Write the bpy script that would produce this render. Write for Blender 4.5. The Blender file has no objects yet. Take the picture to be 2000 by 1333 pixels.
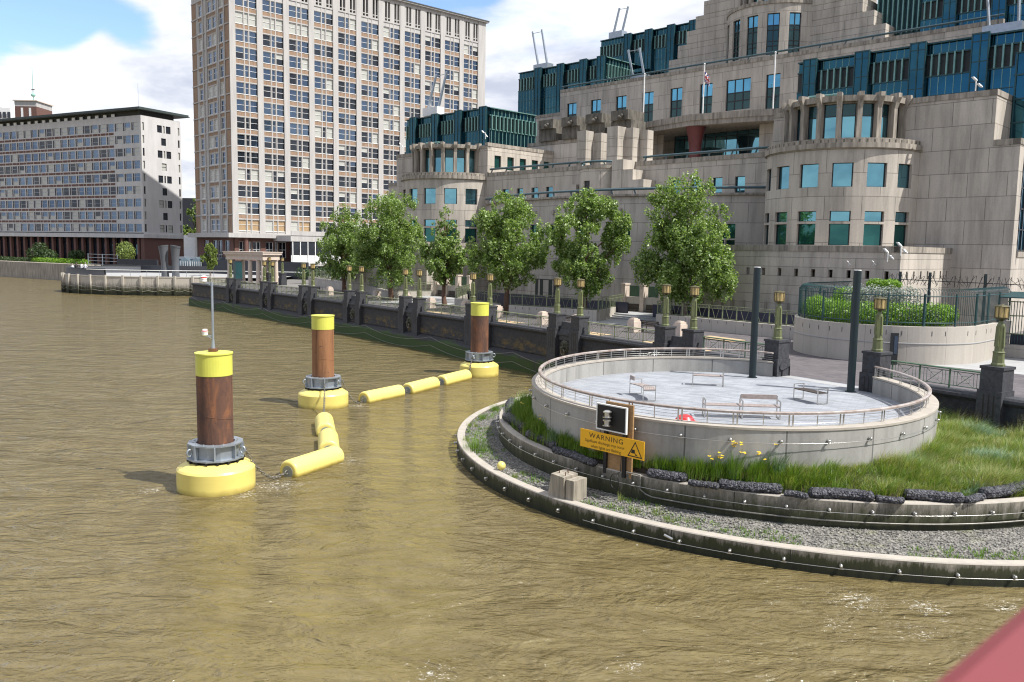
import bpy, bmesh, math, random
from mathutils import Vector, Matrix, Euler
import numpy as np
rnd = random.Random(7)
SC = bpy.context.scene
COL = SC.collection
PI = math.pi
# ------------------------------------------------------------------ camera model (a 30 mm lens on a bridge, 8.5 m above the river)
FOC = 1655.0; PITCH = math.radians(6.164); ROLL = math.radians(-0.951); CH = 8.5
_F = Vector((0, math.cos(PITCH), -math.sin(PITCH))); _X0 = Vector((1, 0, 0)); _U0 = _X0.cross(_F)
_X = math.cos(ROLL)*_X0 - math.sin(ROLL)*_U0; _U = math.sin(ROLL)*_X0 + math.cos(ROLL)*_U0
def ray(px, py): return _X*((px-1000)/FOC) + _F - _U*((py-666.5)/FOC)
def G(px, py, z=2.5):            # point on the level z seen at a pixel of the photograph
    d = ray(px, py); t = (z-CH)/d.z; return Vector((d.x*t, d.y*t, z))
def AT(px, py, dist):            # point at a forward distance
    d = ray(px, py); t = dist/d.y; return Vector((d.x*t, d.y*t, CH+d.z*t))
# ------------------------------------------------------------------ frames: u along, v inland, z up
class Fr:
    def __init__(s, org, az):
        s.o = Vector((org[0], org[1], 0)); a = math.radians(az)
        s.eu = Vector((math.sin(a), math.cos(a), 0)); s.ev = Vector((math.cos(a), -math.sin(a), 0))
    def __call__(s, u, v, z): return s.o + s.eu*u + s.ev*v + Vector((0, 0, z))
S = Fr((0, 0), -45)              # the stone office building and its terraces
def sv(px, py, v):
    d = ray(px, py); t = v/d.dot(S.ev); return d.dot(S.eu)*t, CH+d.z*t
# ------------------------------------------------------------------ mesh builder
class MB:
    def __init__(s): s.v = []; s.f = []; s.m = []; s.sm = []; s.uv = []
    def add(s, pts, faces, mi=0, smooth=False, uvs=None):
        b = len(s.v); s.v.extend([tuple(p) for p in pts])
        for k, f in enumerate(faces):
            s.f.append(tuple(b+i for i in f)); s.m.append(mi); s.sm.append(smooth)
            s.uv.append(uvs[k] if uvs else None)
    def quad(s, a, b, c, d, mi=0, uv=None, smooth=False): s.add((a, b, c, d), ((0, 1, 2, 3),), mi, smooth, [uv] if uv else None)
    def poly(s, pts, mi=0): s.add(pts, (tuple(range(len(pts))),), mi)
    def box8(s, P, mi=0, uvm=None):
        fs = ((0, 1, 5, 4), (1, 2, 6, 5), (2, 3, 7, 6), (3, 0, 4, 7), (4, 5, 6, 7), (3, 2, 1, 0))
        s.add(P, fs, mi, False, uvm)
    def box(s, c0, c1, T=None, mi=0):
        x0, y0, z0 = c0; x1, y1, z1 = c1
        c = [(x0, y0, z0), (x1, y0, z0), (x1, y1, z0), (x0, y1, z0), (x0, y0, z1), (x1, y0, z1), (x1, y1, z1), (x0, y1, z1)]
        dx, dy = abs(x1-x0), abs(y1-y0)
        ux = [(x0, z0), (x1, z0), (x1, z1), (x0, z1)]; uy = [(y0, z0), (y1, z0), (y1, z1), (y0, z1)]; ut = [(x0, y0), (x1, y0), (x1, y1), (x0, y1)]
        P = [T(*p) for p in c] if T else c
        s.box8(P, mi, [ux, uy, [ux[1], ux[0], ux[3], ux[2]], [uy[1], uy[0], uy[3], uy[2]], ut, ut])
    def tube(s, path, r, n=8, mi=0, closed=False, caps=True, smooth=True):
        path = [Vector(p) for p in path]; N = len(path); rings = []
        if not isinstance(r, (list, tuple)): r = [r]*N
        prev = None
        for i, p in enumerate(path):
            if closed: t = path[(i+1) % N]-path[i-1]
            else: t = path[min(i+1, N-1)]-path[max(i-1, 0)]
            t = t.normalized() if t.length > 1e-9 else Vector((0, 0, 1))
            if prev is None:
                a = Vector((0, 0, 1)) if abs(t.z) < .9 else Vector((1, 0, 0)); x = t.cross(a).normalized()
            else:
                x = prev - t*prev.dot(t); x = x.normalized() if x.length > 1e-6 else t.orthogonal().normalized()
            prev = x; y = t.cross(x)
            rings.append([p + (x*math.cos(2*PI*k/n)+y*math.sin(2*PI*k/n))*r[i] for k in range(n)])
        pts = [q for R in rings for q in R]; fs = []
        for i in range(N if closed else N-1):
            j = (i+1) % N
            for k in range(n): fs.append((i*n+k, i*n+(k+1) % n, j*n+(k+1) % n, j*n+k))
        s.add(pts, fs, mi, smooth)
        if caps and not closed: s.add(rings[0], (tuple(range(n-1, -1, -1)),), mi); s.add(rings[-1], (tuple(range(n)),), mi)
    def bar(s, a, b, w, h=None, mi=0, up=(0, 0, 1)):       # rectangular bar
        a = Vector(a); b = Vector(b); t = (b-a).normalized(); u = Vector(up)
        if abs(t.dot(u)) > .98: u = Vector((0, 1, 0))
        x = t.cross(u).normalized()*(w/2); y = x.cross(t).normalized()*((h or w)/2)
        s.box8([a-x-y, a+x-y, b+x-y, b-x-y, a-x+y, a+x+y, b+x+y, b-x+y], mi)
    def lathe(s, prof, n=24, T=None, mi=0, smooth=True, sharp=True, cap=True):   # prof: (r, z) list; T maps local to final
        T = T or (lambda x, y, z: (x, y, z))
        def ring(r, z): return [T(r*math.cos(2*PI*k/n), r*math.sin(2*PI*k/n), z) for k in range(n)]
        for (r0, z0), (r1, z1) in zip(prof[:-1], prof[1:]):
            A = ring(r0, z0); B = ring(r1, z1)
            s.add(A+B, [(k, (k+1) % n, n+(k+1) % n, n+k) for k in range(n)], mi, smooth)
        if cap:
            if prof[0][0] > 1e-4: s.add(ring(*prof[0]), (tuple(range(n-1, -1, -1)),), mi)
            if prof[-1][0] > 1e-4: s.add(ring(*prof[-1]), (tuple(range(n)),), mi)
    def prism(s, pts, z0, z1, mi=0, top=True, bot=False, T=None):
        T = T or (lambda x, y, z: (x, y, z)); n = len(pts); L = 0
        for i in range(n):
            a = pts[i]; b = pts[(i+1) % n]; d = math.hypot(b[0]-a[0], b[1]-a[1])
            s.quad(T(a[0], a[1], z0), T(b[0], b[1], z0), T(b[0], b[1], z1), T(a[0], a[1], z1), mi, [(L, z0), (L+d, z0), (L+d, z1), (L, z1)]); L += d
        if top: s.add([T(p[0], p[1], z1) for p in pts], (tuple(range(n)),), mi, False, [[(p[0], p[1]) for p in pts]])
        if bot: s.add([T(p[0], p[1], z0) for p in pts], (tuple(range(n-1, -1, -1)),), mi)
    def ribbon(s, A, B, mi=0, smooth=False, v0=0, v1=1):      # strip between two polylines
        L = 0
        for i in range(len(A)-1):
            d = (Vector(A[i+1])-Vector(A[i])).length
            s.quad(A[i], A[i+1], B[i+1], B[i], mi, [(L, v0), (L+d, v0), (L+d, v1), (L, v1)], smooth); L += d
    def sphere(s, c, r, mi=0, n=10, m=7, sc=(1, 1, 1)):
        c = Vector(c); pts = []; fs = []
        for i in range(m+1):
            a = PI*i/m
            for k in range(n): b = 2*PI*k/n; pts.append(c+Vector((r*sc[0]*math.sin(a)*math.cos(b), r*sc[1]*math.sin(a)*math.sin(b), r*sc[2]*math.cos(a))))
        for i in range(m):
            for k in range(n): fs.append((i*n+k, (i+1)*n+k, (i+1)*n+(k+1) % n, i*n+(k+1) % n))
        s.add(pts, fs, mi, True)
    def mesh(s, name, mats, off=(0, 0, 0)):
        me = bpy.data.meshes.new(name); o = Vector(off)
        me.from_pydata([(p[0]-o.x, p[1]-o.y, p[2]-o.z) for p in s.v], [], s.f)
        for m in (mats if isinstance(mats, (list, tuple)) else [mats]): me.materials.append(m)
        me.polygons.foreach_set('material_index', s.m); me.polygons.foreach_set('use_smooth', s.sm)
        if s.f:
            l = me.uv_layers.new(name='UVMap'); d = []
            for f, u in zip(s.f, s.uv):
                if u: [d.extend(q) for q in u]
                else: d.extend([0.37, 0.41]*len(f))
            l.data.foreach_set('uv', d)
        me.update(); return me
    def build(s, name, mats, parent=None, base=None, weld=False):
        off = BASE.get(parent.name, Vector((0, 0, 0))) if parent else (Vector(base) if base is not None else Vector((0, 0, 0)))
        me = s.mesh(name, mats, off)
        if weld:
            bm = bmesh.new(); bm.from_mesh(me); bmesh.ops.remove_doubles(bm, verts=bm.verts, dist=.0005); bm.to_mesh(me); bm.free()
        o = bpy.data.objects.new(name, me); COL.objects.link(o)
        BASE[o.name] = off
        if parent: o.parent = parent
        else: o.location = off
        return o
BASE = {}
def tag(o, label=None, cat=None, group=None, kind=None):
    if label: o['label'] = label
    if cat: o['category'] = cat
    if group: o['group'] = group
    if kind: o['kind'] = kind
    return o
def thing(name, base, label, cat, group=None, rotz=0):
    o = bpy.data.objects.new(name, None); COL.objects.link(o); o.location = Vector(base); o.empty_display_size = .3
    o.rotation_euler = (0, 0, rotz); BASE[o.name] = Vector(base); return tag(o, label, cat, group)
def kids(o): return [c for c in bpy.data.objects if c.parent == o]
def copy_tree(o, parent=None, tree=None):
    c = o.copy(); COL.objects.link(c)
    if parent: c.parent = parent
    for ch in tree[o]: copy_tree(ch, c, tree)
    return c
def tree_of(o, out=None):
    out = {} if out is None else out; out[o] = kids(o)
    for c in out[o]: tree_of(c, out)
    return out
def place(tree, root, loc, rotz, label=None, group=None, scale=None):
    c = copy_tree(root, None, tree); c.location = Vector(loc); c.rotation_euler = (0, 0, rotz)
    if scale: c.scale = scale
    if label: c['label'] = label
    if group: c['group'] = group
    return c
# walls with openings; mp(u, d, z) -> point, d counted inward
def facade(mb, mp, u0, u1, z0, z1, holes=(), depth=.3, mi=0, cuts=(), mrev=None):
    us = sorted(set([u0, u1] + [c for c in cuts if u0 < c < u1] + [c for h in holes for c in h[:2] if u0 < c < u1]))
    zs = sorted(set([z0, z1] + [c for h in holes for c in h[2:4] if z0 < c < z1]))
    us = [u for i, u in enumerate(us) if i == 0 or u-us[i-1] > 1e-5]; zs = [z for i, z in enumerate(zs) if i == 0 or z-zs[i-1] > 1e-5]
    for a, b in zip(us[:-1], us[1:]):
        run = None
        for c, d in zip(zs[:-1], zs[1:]):
            um, zm = (a+b)/2, (c+d)/2
            inside = any(h[0] < um < h[1] and h[2] < zm < h[3] for h in holes)
            if not inside: run = [run[0] if run else c, d]
            if run and (inside or d == zs[-1]):
                c0, d0 = run
                mb.quad(mp(a, 0, c0), mp(b, 0, c0), mp(b, 0, d0), mp(a, 0, d0), mi, [(a, c0), (b, c0), (b, d0), (a, d0)]); run = None
    mr = mi if mrev is None else mrev
    for h in holes:
        a, b, c, d = h[:4]
        mb.quad(mp(a, 0, c), mp(a, depth, c), mp(a, depth, d), mp(a, 0, d), mr); mb.quad(mp(b, 0, c), mp(b, 0, d), mp(b, depth, d), mp(b, depth, c), mr)
        mb.quad(mp(a, 0, c), mp(b, 0, c), mp(b, depth, c), mp(a, depth, c), mr); mb.quad(mp(a, 0, d), mp(a, depth, d), mp(b, depth, d), mp(b, 0, d), mr)
def mbox(mb, mp, u0, u1, d0, d1, z0, z1, mi=0):
    P = [mp(u0, d0, z0), mp(u1, d0, z0), mp(u1, d1, z0), mp(u0, d1, z0), mp(u0, d0, z1), mp(u1, d0, z1), mp(u1, d1, z1), mp(u0, d1, z1)]
    ux = [(u0, z0), (u1, z0), (u1, z1), (u0, z1)]; uy = [(d0, z0), (d1, z0), (d1, z1), (d0, z1)]
    mb.box8(P, mi, [ux, uy, ux, uy, [(u0, d0), (u1, d0), (u1, d1), (u0, d1)], None])
def window(mp, a, b, c, d, dep=.22, nx=1, rows=(), fw=.07, glass=1, top=None):   # slots: 0 frame, 1.. glass; rows: heights of transoms
    mb = MB(); zs = [c]+list(rows)+[d]
    for k, (z0, z1) in enumerate(zip(zs[:-1], zs[1:])):
        g = glass if (top is None or k == len(zs)-2) else top
        mb.quad(mp(a, dep, z0), mp(b, dep, z0), mp(b, dep, z1), mp(a, dep, z1), g)
    for (x0, x1) in [(a, a+fw), (b-fw, b)]: mbox(mb, mp, x0, x1, dep-.06, dep+.03, c, d, 0)
    for z in zs: mbox(mb, mp, a+fw, b-fw, dep-.06, dep+.03, max(c, z-fw/2), min(d, z+fw/2), 0)
    for i in range(1, nx):
        x = a+(b-a)*i/nx; mbox(mb, mp, x-fw/2, x+fw/2, dep-.055, dep+.025, c+fw/2, d-fw/2, 0)
    return mb
# ------------------------------------------------------------------ materials
class N:
    def __init__(s, name):
        s.mat = bpy.data.materials.new(name); s.mat.use_nodes = True; s.t = s.mat.node_tree; s.t.nodes.clear()
        s.out = s.n('ShaderNodeOutputMaterial'); s.p = s.n('ShaderNodeBsdfPrincipled'); s.l(s.p.outputs[0], s.out.inputs[0])
    def n(s, t, **k):
        x = s.t.nodes.new(t)
        for a, b in k.items(): setattr(x, a, b)
        return x
    def l(s, a, b): s.t.links.new(a, b)
    def pos(s, stretch=(1, 1, 1), rot=(0, 0, 0)):
        g = s.n('ShaderNodeNewGeometry'); m = s.n('ShaderNodeMapping'); m.inputs['Scale'].default_value = stretch; m.inputs['Rotation'].default_value = rot
        s.l(g.outputs['Position'], m.inputs[0]); return m.outputs[0]
    def noise(s, scale, vec=None, detail=4, rough=.55, dist=0):
        x = s.n('ShaderNodeTexNoise'); x.inputs['Scale'].default_value = scale; x.inputs['Detail'].default_value = detail
        x.inputs['Roughness'].default_value = rough; x.inputs['Distortion'].default_value = dist
        if vec is not None: s.l(vec, x.inputs['Vector'])
        return x.outputs['Fac']
    def ramp(s, fac, stops):
        r = s.n('ShaderNodeValToRGB'); e = r.color_ramp.elements
        while len(e) < len(stops): e.new(.5)
        for k, (p, c) in enumerate(stops): e[k].position = p; e[k].color = (*c, 1) if len(c) == 3 else c
        s.l(fac, r.inputs[0]); return r.outputs[0]
    def rng(s, v, a, b, c=0, d=1):
        m = s.n('ShaderNodeMapRange'); m.inputs[1].default_value = a; m.inputs[2].default_value = b; m.inputs[3].default_value = c; m.inputs[4].default_value = d
        s.l(v, m.inputs[0]); return m.outputs[0]
    def mix(s, f, a, b, mode='MIX'):
        m = s.n('ShaderNodeMix'); m.data_type = 'RGBA'; m.blend_type = mode
        for k, x in ((0, f), (6, a), (7, b)):
            if hasattr(x, 'is_output') or hasattr(x, 'links'): s.l(x, m.inputs[k])
            elif isinstance(x, (int, float)): m.inputs[k].default_value = x
            else: m.inputs[k].default_value = (*x, 1)
        return m.outputs[2]
    def math(s, op, a, b=None):
        m = s.n('ShaderNodeMath', operation=op)
        for k, x in ((0, a), (1, b)):
            if x is None: continue
            if isinstance(x, (int, float)): m.inputs[k].default_value = x
            else: s.l(x, m.inputs[k])
        return m.outputs[0]
    def bump(s, h, strength=.3, dist=.02):
        b = s.n('ShaderNodeBump'); b.inputs['Strength'].default_value = strength; b.inputs['Distance'].default_value = dist
        s.l(h, b.inputs['Height']); s.l(b.outputs[0], s.p.inputs['Normal']); return b
    def set(s, col=None, rough=None, metal=None, spec=None):
        for k, x in (('Base Color', col), ('Roughness', rough), ('Metallic', metal), ('Specular IOR Level', spec)):
            if x is None: continue
            if hasattr(x, 'is_output'): s.l(x, s.p.inputs[k])
            elif isinstance(x, (int, float)): s.p.inputs[k].default_value = x
            else: s.p.inputs[k].default_value = (*x, 1)
        return s.mat
def dk(c, f): return tuple(min(1, x*f) for x in c)
def mat(name, col, rough=.6, metal=0, var=.15, vs=1.5, stretch=(1, 1, 1), bump=0, bs=20, spec=.5, col2=None, rng=(.3, .7)):
    m = N(name); v = m.pos(stretch); f = m.noise(vs, v, 5, .6)
    c = m.ramp(f, [(rng[0], dk(col, 1-var)), (rng[1], col2 or dk(col, 1+var))])
    if bump: m.bump(m.noise(bs, m.pos(), 4, .6), bump, .02)
    return m.set(c, rough, metal, spec)
def panel(name, col, bw, rh, mortar=.02, line=.35, var=.1, stain=.25, off=.5, rough=.8, bump=.3, sq=1, zst=.12):
    m = N(name); uv = m.n('ShaderNodeUVMap').outputs[0]
    b = m.n('ShaderNodeTexBrick'); b.offset = off; b.squash = sq; m.l(uv, b.inputs['Vector'])
    for k, x in (('Scale', 1), ('Mortar Size', mortar), ('Mortar Smooth', .1), ('Bias', 0), ('Brick Width', bw), ('Row Height', rh)): b.inputs[k].default_value = x
    b.inputs['Color1'].default_value = (*dk(col, 1-var*.5), 1); b.inputs['Color2'].default_value = (*dk(col, 1+var*.5), 1); b.inputs['Mortar'].default_value = (*dk(col, line), 1)
    st = m.rng(m.noise(1.2, m.pos((1, 1, zst)), 5, .65), .42, .68, 1, 1-stain)
    gr = m.rng(m.noise(9, m.pos(), 4, .7), .3, .7, 1-var*.5, 1+var*.5)
    big = m.rng(m.noise(.25, m.pos(), 3, .5), .3, .7, 1-var*.6, 1+var*.4)
    c = m.mix(1, b.outputs['Color'], m.math('MULTIPLY', m.math('MULTIPLY', st, gr), big), 'MULTIPLY')
    m.bump(m.math('SUBTRACT', m.math('MULTIPLY', m.noise(30, m.pos(), 3), .15), b.outputs['Fac']), bump, .02)
    return m.set(c, rough)
def glass(name, col, rough=.03, metal=.9, wob=.04):
    m = N(name); f = m.noise(.35, m.pos(), 2)
    m.bump(f, wob, .3)
    return m.set(m.mix(m.noise(.6, m.pos(), 2), dk(col, .75), dk(col, 1.2)), rough, metal)
M = {}
STONE = (.46, .415, .355)
M['stone'] = panel('cream_stone_panels', STONE, 2.9, 1.9, .026, .46, .15, .34)
M['stone_band'] = panel('cream_stone_courses', STONE, 4.2, .75, .02, .48, .14, .36)
M['stone_w'] = mat('weathered_stone', (.27, .24, .2), .9, var=.5, vs=2.2, stretch=(1.4, 1.4, .18), bump=.3, bs=14)
M['stone_d'] = mat('dark_weathered_stone', (.11, .1, .082), .9, var=.55, vs=2.0, stretch=(1, 1, .35), bump=.5, bs=6)
M['teal'] = glass('teal_glass', (.022, .085, .115), .05, .85)
M['teal_d'] = mat('teal_metal', (.015, .06, .066), .45, .2, .2)
M['teal_l'] = mat('pale_teal_fin', (.16, .3, .27), .4, .3, .12)
M['louvre'] = mat('dark_louvre', (.018, .024, .022), .6, 0, .3)
M['win'] = glass('sky_reflecting_glass', (.15, .345, .41), .03, .92)
M['win_b'] = glass('blue_reflecting_glass', (.1, .3, .45), .03, .92)
M['win_d'] = glass('dark_glass', (.02, .06, .065), .04, .5)
M['win_g'] = glass('deep_green_glass', (.03, .13, .12), .04, .7)
M['frame_d'] = mat('dark_window_frame', (.02, .022, .024), .45, .2, .15)
M['rail_t'] = mat('blue_grey_rail_paint', (.05, .095, .11), .4, .1, .15)
M['red_stone'] = mat('oxblood_column', (.11, .022, .02), .5, 0, .15)
M['white_paint'] = mat('white_paint', (.72, .72, .70), .4, 0, .05)
M['steel'] = mat('stainless_steel', (.55, .54, .52), .28, .9, .06)
M['galv'] = mat('galvanised_steel', (.36, .4, .44), .42, .65, .12, 3)
M['tower_w'] = mat('pale_precast', (.41, .393, .372), .75, 0, .12, 1.1, (1.5, 1.5, .15), bump=.1)
M['tower_b'] = None
m = N('ochre_brick_spandrel'); st = m.rng(m.noise(2.5, m.pos((1, 1, .12)), 5, .7), .45, .75, 1, .55)
m.set(m.mix(1, m.ramp(m.noise(14, m.pos((1, 1, 3)), 4, .7), [(.3, (.255, .16, .105)), (.7, (.345, .238, .16))]), st, 'MULTIPLY'), .85); M['tower_b'] = m.mat
M['block'] = mat('pale_block_stone', (.5, .485, .47), .8, 0, .1, .8, (1, 1, .2))
M['brick_d'] = mat('brown_brick', (.13, .065, .05), .85, 0, .25, 6, (1, 1, 2.5), bump=.2)
M['slate_blue'] = mat('dark_recess_panel', (.028, .03, .055), .5, 0, .2)
M['tw_dark'] = glass('dark_office_glass', (.03, .035, .045), .05, .35)
M['tw_blue'] = glass('blue_office_glass', (.11, .155, .22), .05, .85)
M['tw_blind'] = mat('pale_blind_glass', (.42, .42, .38), .25, 0, .08, 3)
M['tw_tan'] = mat('tan_blind', (.36, .25, .14), .4, 0, .1, 3)
M['roof'] = mat('dark_roof_felt', (.06, .065, .06), .8, 0, .2)
M['copper'] = mat('green_canopy', (.035, .05, .045), .55, 0, .2, 1, (1, 1, 1))
# granite river wall: black stone, ochre lichen and weed low down
m = N('dark_granite_wall'); g = m.n('ShaderNodeNewGeometry'); sp = m.n('ShaderNodeSeparateXYZ'); m.l(g.outputs['Position'], sp.inputs[0]); z = sp.outputs[2]
nb = m.noise(5, m.pos(), 6, .7); base = m.ramp(nb, [(.3, (.014, .015, .018)), (.7, (.042, .043, .048))])
li = m.math('MULTIPLY', m.rng(m.noise(1.1, m.pos((1, 1, 2)), 6, .75), .47, .62), m.math('MULTIPLY', m.rng(z, 1.2, 1.5), m.rng(z, 2.45, 1.9)))
base = m.mix(m.math('MULTIPLY', li, .8), base, (.15, .1, .025))
wd = m.rng(m.math('ADD', z, m.math('MULTIPLY', m.noise(.35, m.pos(), 4), 1.3)), 1.72, 1.5)
wp = m.rng(m.noise(.22, m.pos((1, 1, .3)), 3), .62, .66, 1, .15)
base = m.mix(m.math('MULTIPLY', wd, wp), base, m.mix(m.noise(6, m.pos(), 5, .8), (.012, .028, .004), (.05, .095, .014)))
m.bump(nb, .5, .03); M['granite'] = m.set(base, .75)
M['ped'] = mat('dark_granite_pier', (.038, .039, .044), .7, 0, .45, 7, bump=.35, bs=40)
M['lamp_g'] = mat('sage_green_iron', (.125, .14, .058), .45, 0, .16, 5, bump=.05)
M['lamp_glass'] = mat('amber_lantern_glass', (.5, .37, .16), .2, 0, .1, 8)
M['lamp_cap'] = mat('bronze_lantern_frame', (.085, .075, .032), .45, .3, .2)
M['rail_g'] = mat('green_iron_rail', (.06, .115, .065), .45, 0, .25, 4)
M['rail_s'] = mat('sage_iron_rail', (.16, .185, .1), .5, 0, .2, 4)
M['fence'] = mat('dark_teal_fence', (.02, .06, .062), .4, .1, .15)
M['pole'] = mat('deep_teal_mast_paint', (.007, .018, .022), .42, .1, .12, 3)
M['conc'] = panel('pale_precast_concrete', (.345, .335, .31), 3.05, 4, .028, .42, .12, .3, 0, .85, .15)
# tide walls: concrete with algae darkening towards the water
def tide(name, z0, z1, z2, col):
    m = N(name); g = m.n('ShaderNodeNewGeometry'); sp = m.n('ShaderNodeSeparateXYZ'); m.l(g.outputs['Position'], sp.inputs[0]); z = sp.outputs[2]
    st = m.noise(4.5, m.pos((1, 1, .2)), 7, .78); jit = m.math('ADD', z, m.math('MULTIPLY', m.math('SUBTRACT', st, .5), (z2-z0)*1.3))
    c = m.ramp(m.rng(jit, z0, z2), [(.0, (.006, .009, .003)), (max(.05, (z1-z0)/(z2-z0)), (.04, .043, .016)), (.75, dk(col, .5)), (1, col)])
    uv = m.n('ShaderNodeUVMap').outputs[0]; b = m.n('ShaderNodeTexBrick'); b.offset = 0; m.l(uv, b.inputs['Vector'])
    for k, x in (('Scale', 1), ('Mortar Size', .012), ('Mortar Smooth', .1), ('Brick Width', 3.3), ('Row Height', 9)): b.inputs[k].default_value = x
    c = m.mix(b.outputs['Fac'], c, (.015, .014, .012)); c = m.mix(1, c, m.rng(m.noise(14, m.pos(), 5, .7), .3, .7, .8, 1.15), 'MULTIPLY')
    m.bump(m.noise(24, m.pos(), 4, .7), .25, .02); return m.set(c, .8)
M['tide_low'] = tide('lower_tide_wall_concrete', -.02, .42, .70, (.34, .31, .25))
M['tide_mid'] = tide('middle_tide_wall_concrete', .5, 1.0, 1.62, (.32, .29, .235))
M['coping'] = mat('pale_coping_concrete', (.37, .335, .285), .8, 0, .12, 3, bump=.15, bs=30)
M['deck'] = None
m = N('grey_deck_paving'); b = m.n('ShaderNodeTexBrick'); b.offset = .5; m.l(m.pos((1, 1, 1), (0, 0, .45)), b.inputs['Vector'])
for k, x in (('Scale', 1), ('Mortar Size', .006), ('Brick Width', .6), ('Row Height', .15), ('Bias', .1)): b.inputs[k].default_value = x
b.inputs['Color1'].default_value = (.22, .235, .26, 1); b.inputs['Color2'].default_value = (.32, .335, .36, 1); b.inputs['Mortar'].default_value = (.18, .185, .19, 1)
m.set(m.mix(1, b.outputs['Color'], m.rng(m.noise(.8, m.pos(), 5, .65), .3, .7, .82, 1.1), 'MULTIPLY'), .75); M['deck'] = m.mat
m = N('promenade_paving'); b = m.n('ShaderNodeTexBrick'); b.offset = .5; m.l(m.pos((1, 1, 1), (0, 0, .78)), b.inputs['Vector'])
for k, x in (('Scale', 1), ('Mortar Size', .008), ('Brick Width', .45), ('Row Height', .22)): b.inputs[k].default_value = x
b.inputs['Color1'].default_value = (.085, .075, .08, 1); b.inputs['Color2'].default_value = (.125, .11, .113, 1); b.inputs['Mortar'].default_value = (.06, .054, .056, 1)
m.set(m.mix(1, b.outputs['Color'], m.rng(m.noise(.5, m.pos(), 5, .65), .3, .7, .8, 1.15), 'MULTIPLY'), .8); M['prom'] = m.mat
M['pale_pave'] = mat('pale_stone_paving', (.33, .33, .325), .8, 0, .1, .8)
M['sand_pave'] = mat('sandy_paving', (.45, .33, .19), .85, 0, .12, 2)
M['ground'] = mat('city_ground', (.16, .15, .14), .9, 0, .2, .1)
M['ramp_stone'] = panel('ramp_wall_stone', (.43, .395, .34), 2.2, 3, .012, .55, .08, .15, 0, .8, .15)
M['timber_rail'] = mat('weathered_sunlit_hardwood', (.27, .185, .14), .5, 0, .3, 2.2, (1, 1, 1), bump=.1, col2=(.4, .37, .35))  # weathered brown; the paler second tone puts sunlight into the rail colour
M['bench_w'] = mat('silvered_bench_timber', (.3, .25, .23), .7, 0, .25, 9, bump=.15)
M['bench_d'] = mat('dark_bench_timber', (.05, .038, .03), .6, 0, .25, 6)
M['yellow'] = None
m = N('yellow_ring_float'); g = m.n('ShaderNodeNewGeometry'); sp = m.n('ShaderNodeSeparateXYZ'); m.l(g.outputs['Position'], sp.inputs[0])
f = m.rng(m.math('ADD', sp.outputs[2], m.math('MULTIPLY', m.noise(2.5, m.pos(), 4), .18)), .08, .3)
sc = m.rng(m.noise(5, m.pos((1, 1, .35)), 7, .8), .6, .72, 0, .4)
m.set(m.mix(sc, m.mix(f, (.3, .23, .055), m.mix(m.noise(1.4, m.pos((1, 1, 6)), 4), (.66, .54, .14), (.72, .61, .18))), (.5, .41, .16)), .4); M['yfloat'] = m.mat
m = N('yellow_barrel_plastic'); g = m.n('ShaderNodeNewGeometry'); sp = m.n('ShaderNodeSeparateXYZ'); m.l(g.outputs['Position'], sp.inputs[0])
f = m.rng(m.math('ADD', sp.outputs[2], m.math('MULTIPLY', m.noise(3.5, m.pos(), 5, .7), .16)), .09, .24); sc = m.rng(m.noise(4, m.pos(), 7, .8), .6, .75, 0, .35)
m.set(m.mix(sc, m.mix(f, (.33, .25, .05), m.mix(m.noise(1.1, m.pos(), 4), (.68, .56, .15), (.75, .64, .2))), (.52, .43, .17)), .4); M['yellow'] = m.mat
M['ycap'] = mat('lime_yellow_paint', (.6, .6, .1), .38, 0, .05, 2)
m = N('rusted_steel_pile'); n1 = m.noise(1.8, m.pos((1, 1, .3)), 6, .7, .6); n2 = m.noise(9, m.pos(), 5, .75)
c = m.ramp(n1, [(.3, (.05, .028, .022)), (.5, (.12, .056, .034)), (.66, (.25, .1, .04))])
m.bump(n2, .25, .02); M['rust'] = m.set(m.mix(m.rng(n2, .55, .75), c, (.05, .028, .022)), .8)
m = N('rusted_timber_toned_pile'); n1 = m.noise(2.6, m.pos((1, 1, .06)), 6, .7, .3); n2 = m.noise(4, m.pos(), 5, .75)
c = m.ramp(n1, [(.3, (.12, .052, .022)), (.52, (.28, .13, .055)), (.72, (.17, .075, .035))])
m.bump(n2, .2, .02); M['rust2'] = m.set(m.mix(m.rng(n2, .62, .68), c, (.035, .02, .014)), .75)
M['chain'] = mat('worn_chain_steel', (.2, .19, .17), .5, .6, .3, 12)
M['black'] = mat('black_rubber', (.012, .012, .012), .5, 0, .2)
M['red'] = mat('red_plastic', (.62, .03, .035), .35, 0, .06)
M['sign_y'] = mat('amber_sign_face', (.8, .42, .012), .5, 0, .04)
M['ink'] = mat('black_sign_ink', (.012, .011, .01), .6, 0, .05)
M['ply'] = mat('plywood_backing', (.3, .175, .075), .75, 0, .25, 5, (1, 1, 4))
M['leaf'] = None
def leafmat(name, a, b, c, rough=.42, trans=.25):
    m = N(name); g = m.n('ShaderNodeNewGeometry'); r = m.ramp(g.outputs['Random Per Island'], [(0, a), (.55, b), (1, c)])
    m.set(r, rough, 0, .5)
    t = m.n('ShaderNodeBsdfTranslucent'); m.l(m.mix(1, r, (1.2, 1.3, .5), 'MULTIPLY'), t.inputs[0]); x = m.n('ShaderNodeMixShader'); x.inputs[0].default_value = trans
    m.l(m.p.outputs[0], x.inputs[1]); m.l(t.outputs[0], x.inputs[2]); m.l(x.outputs[0], m.out.inputs[0]); return m.mat
M['leaf'] = leafmat('plane_tree_leaf', (.09, .16, .03), (.185, .285, .06), (.42, .5, .24), .36, .4)
M['leaf_y'] = leafmat('pale_young_leaf', (.11, .16, .03), (.19, .25, .05), (.27, .33, .1))
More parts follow.
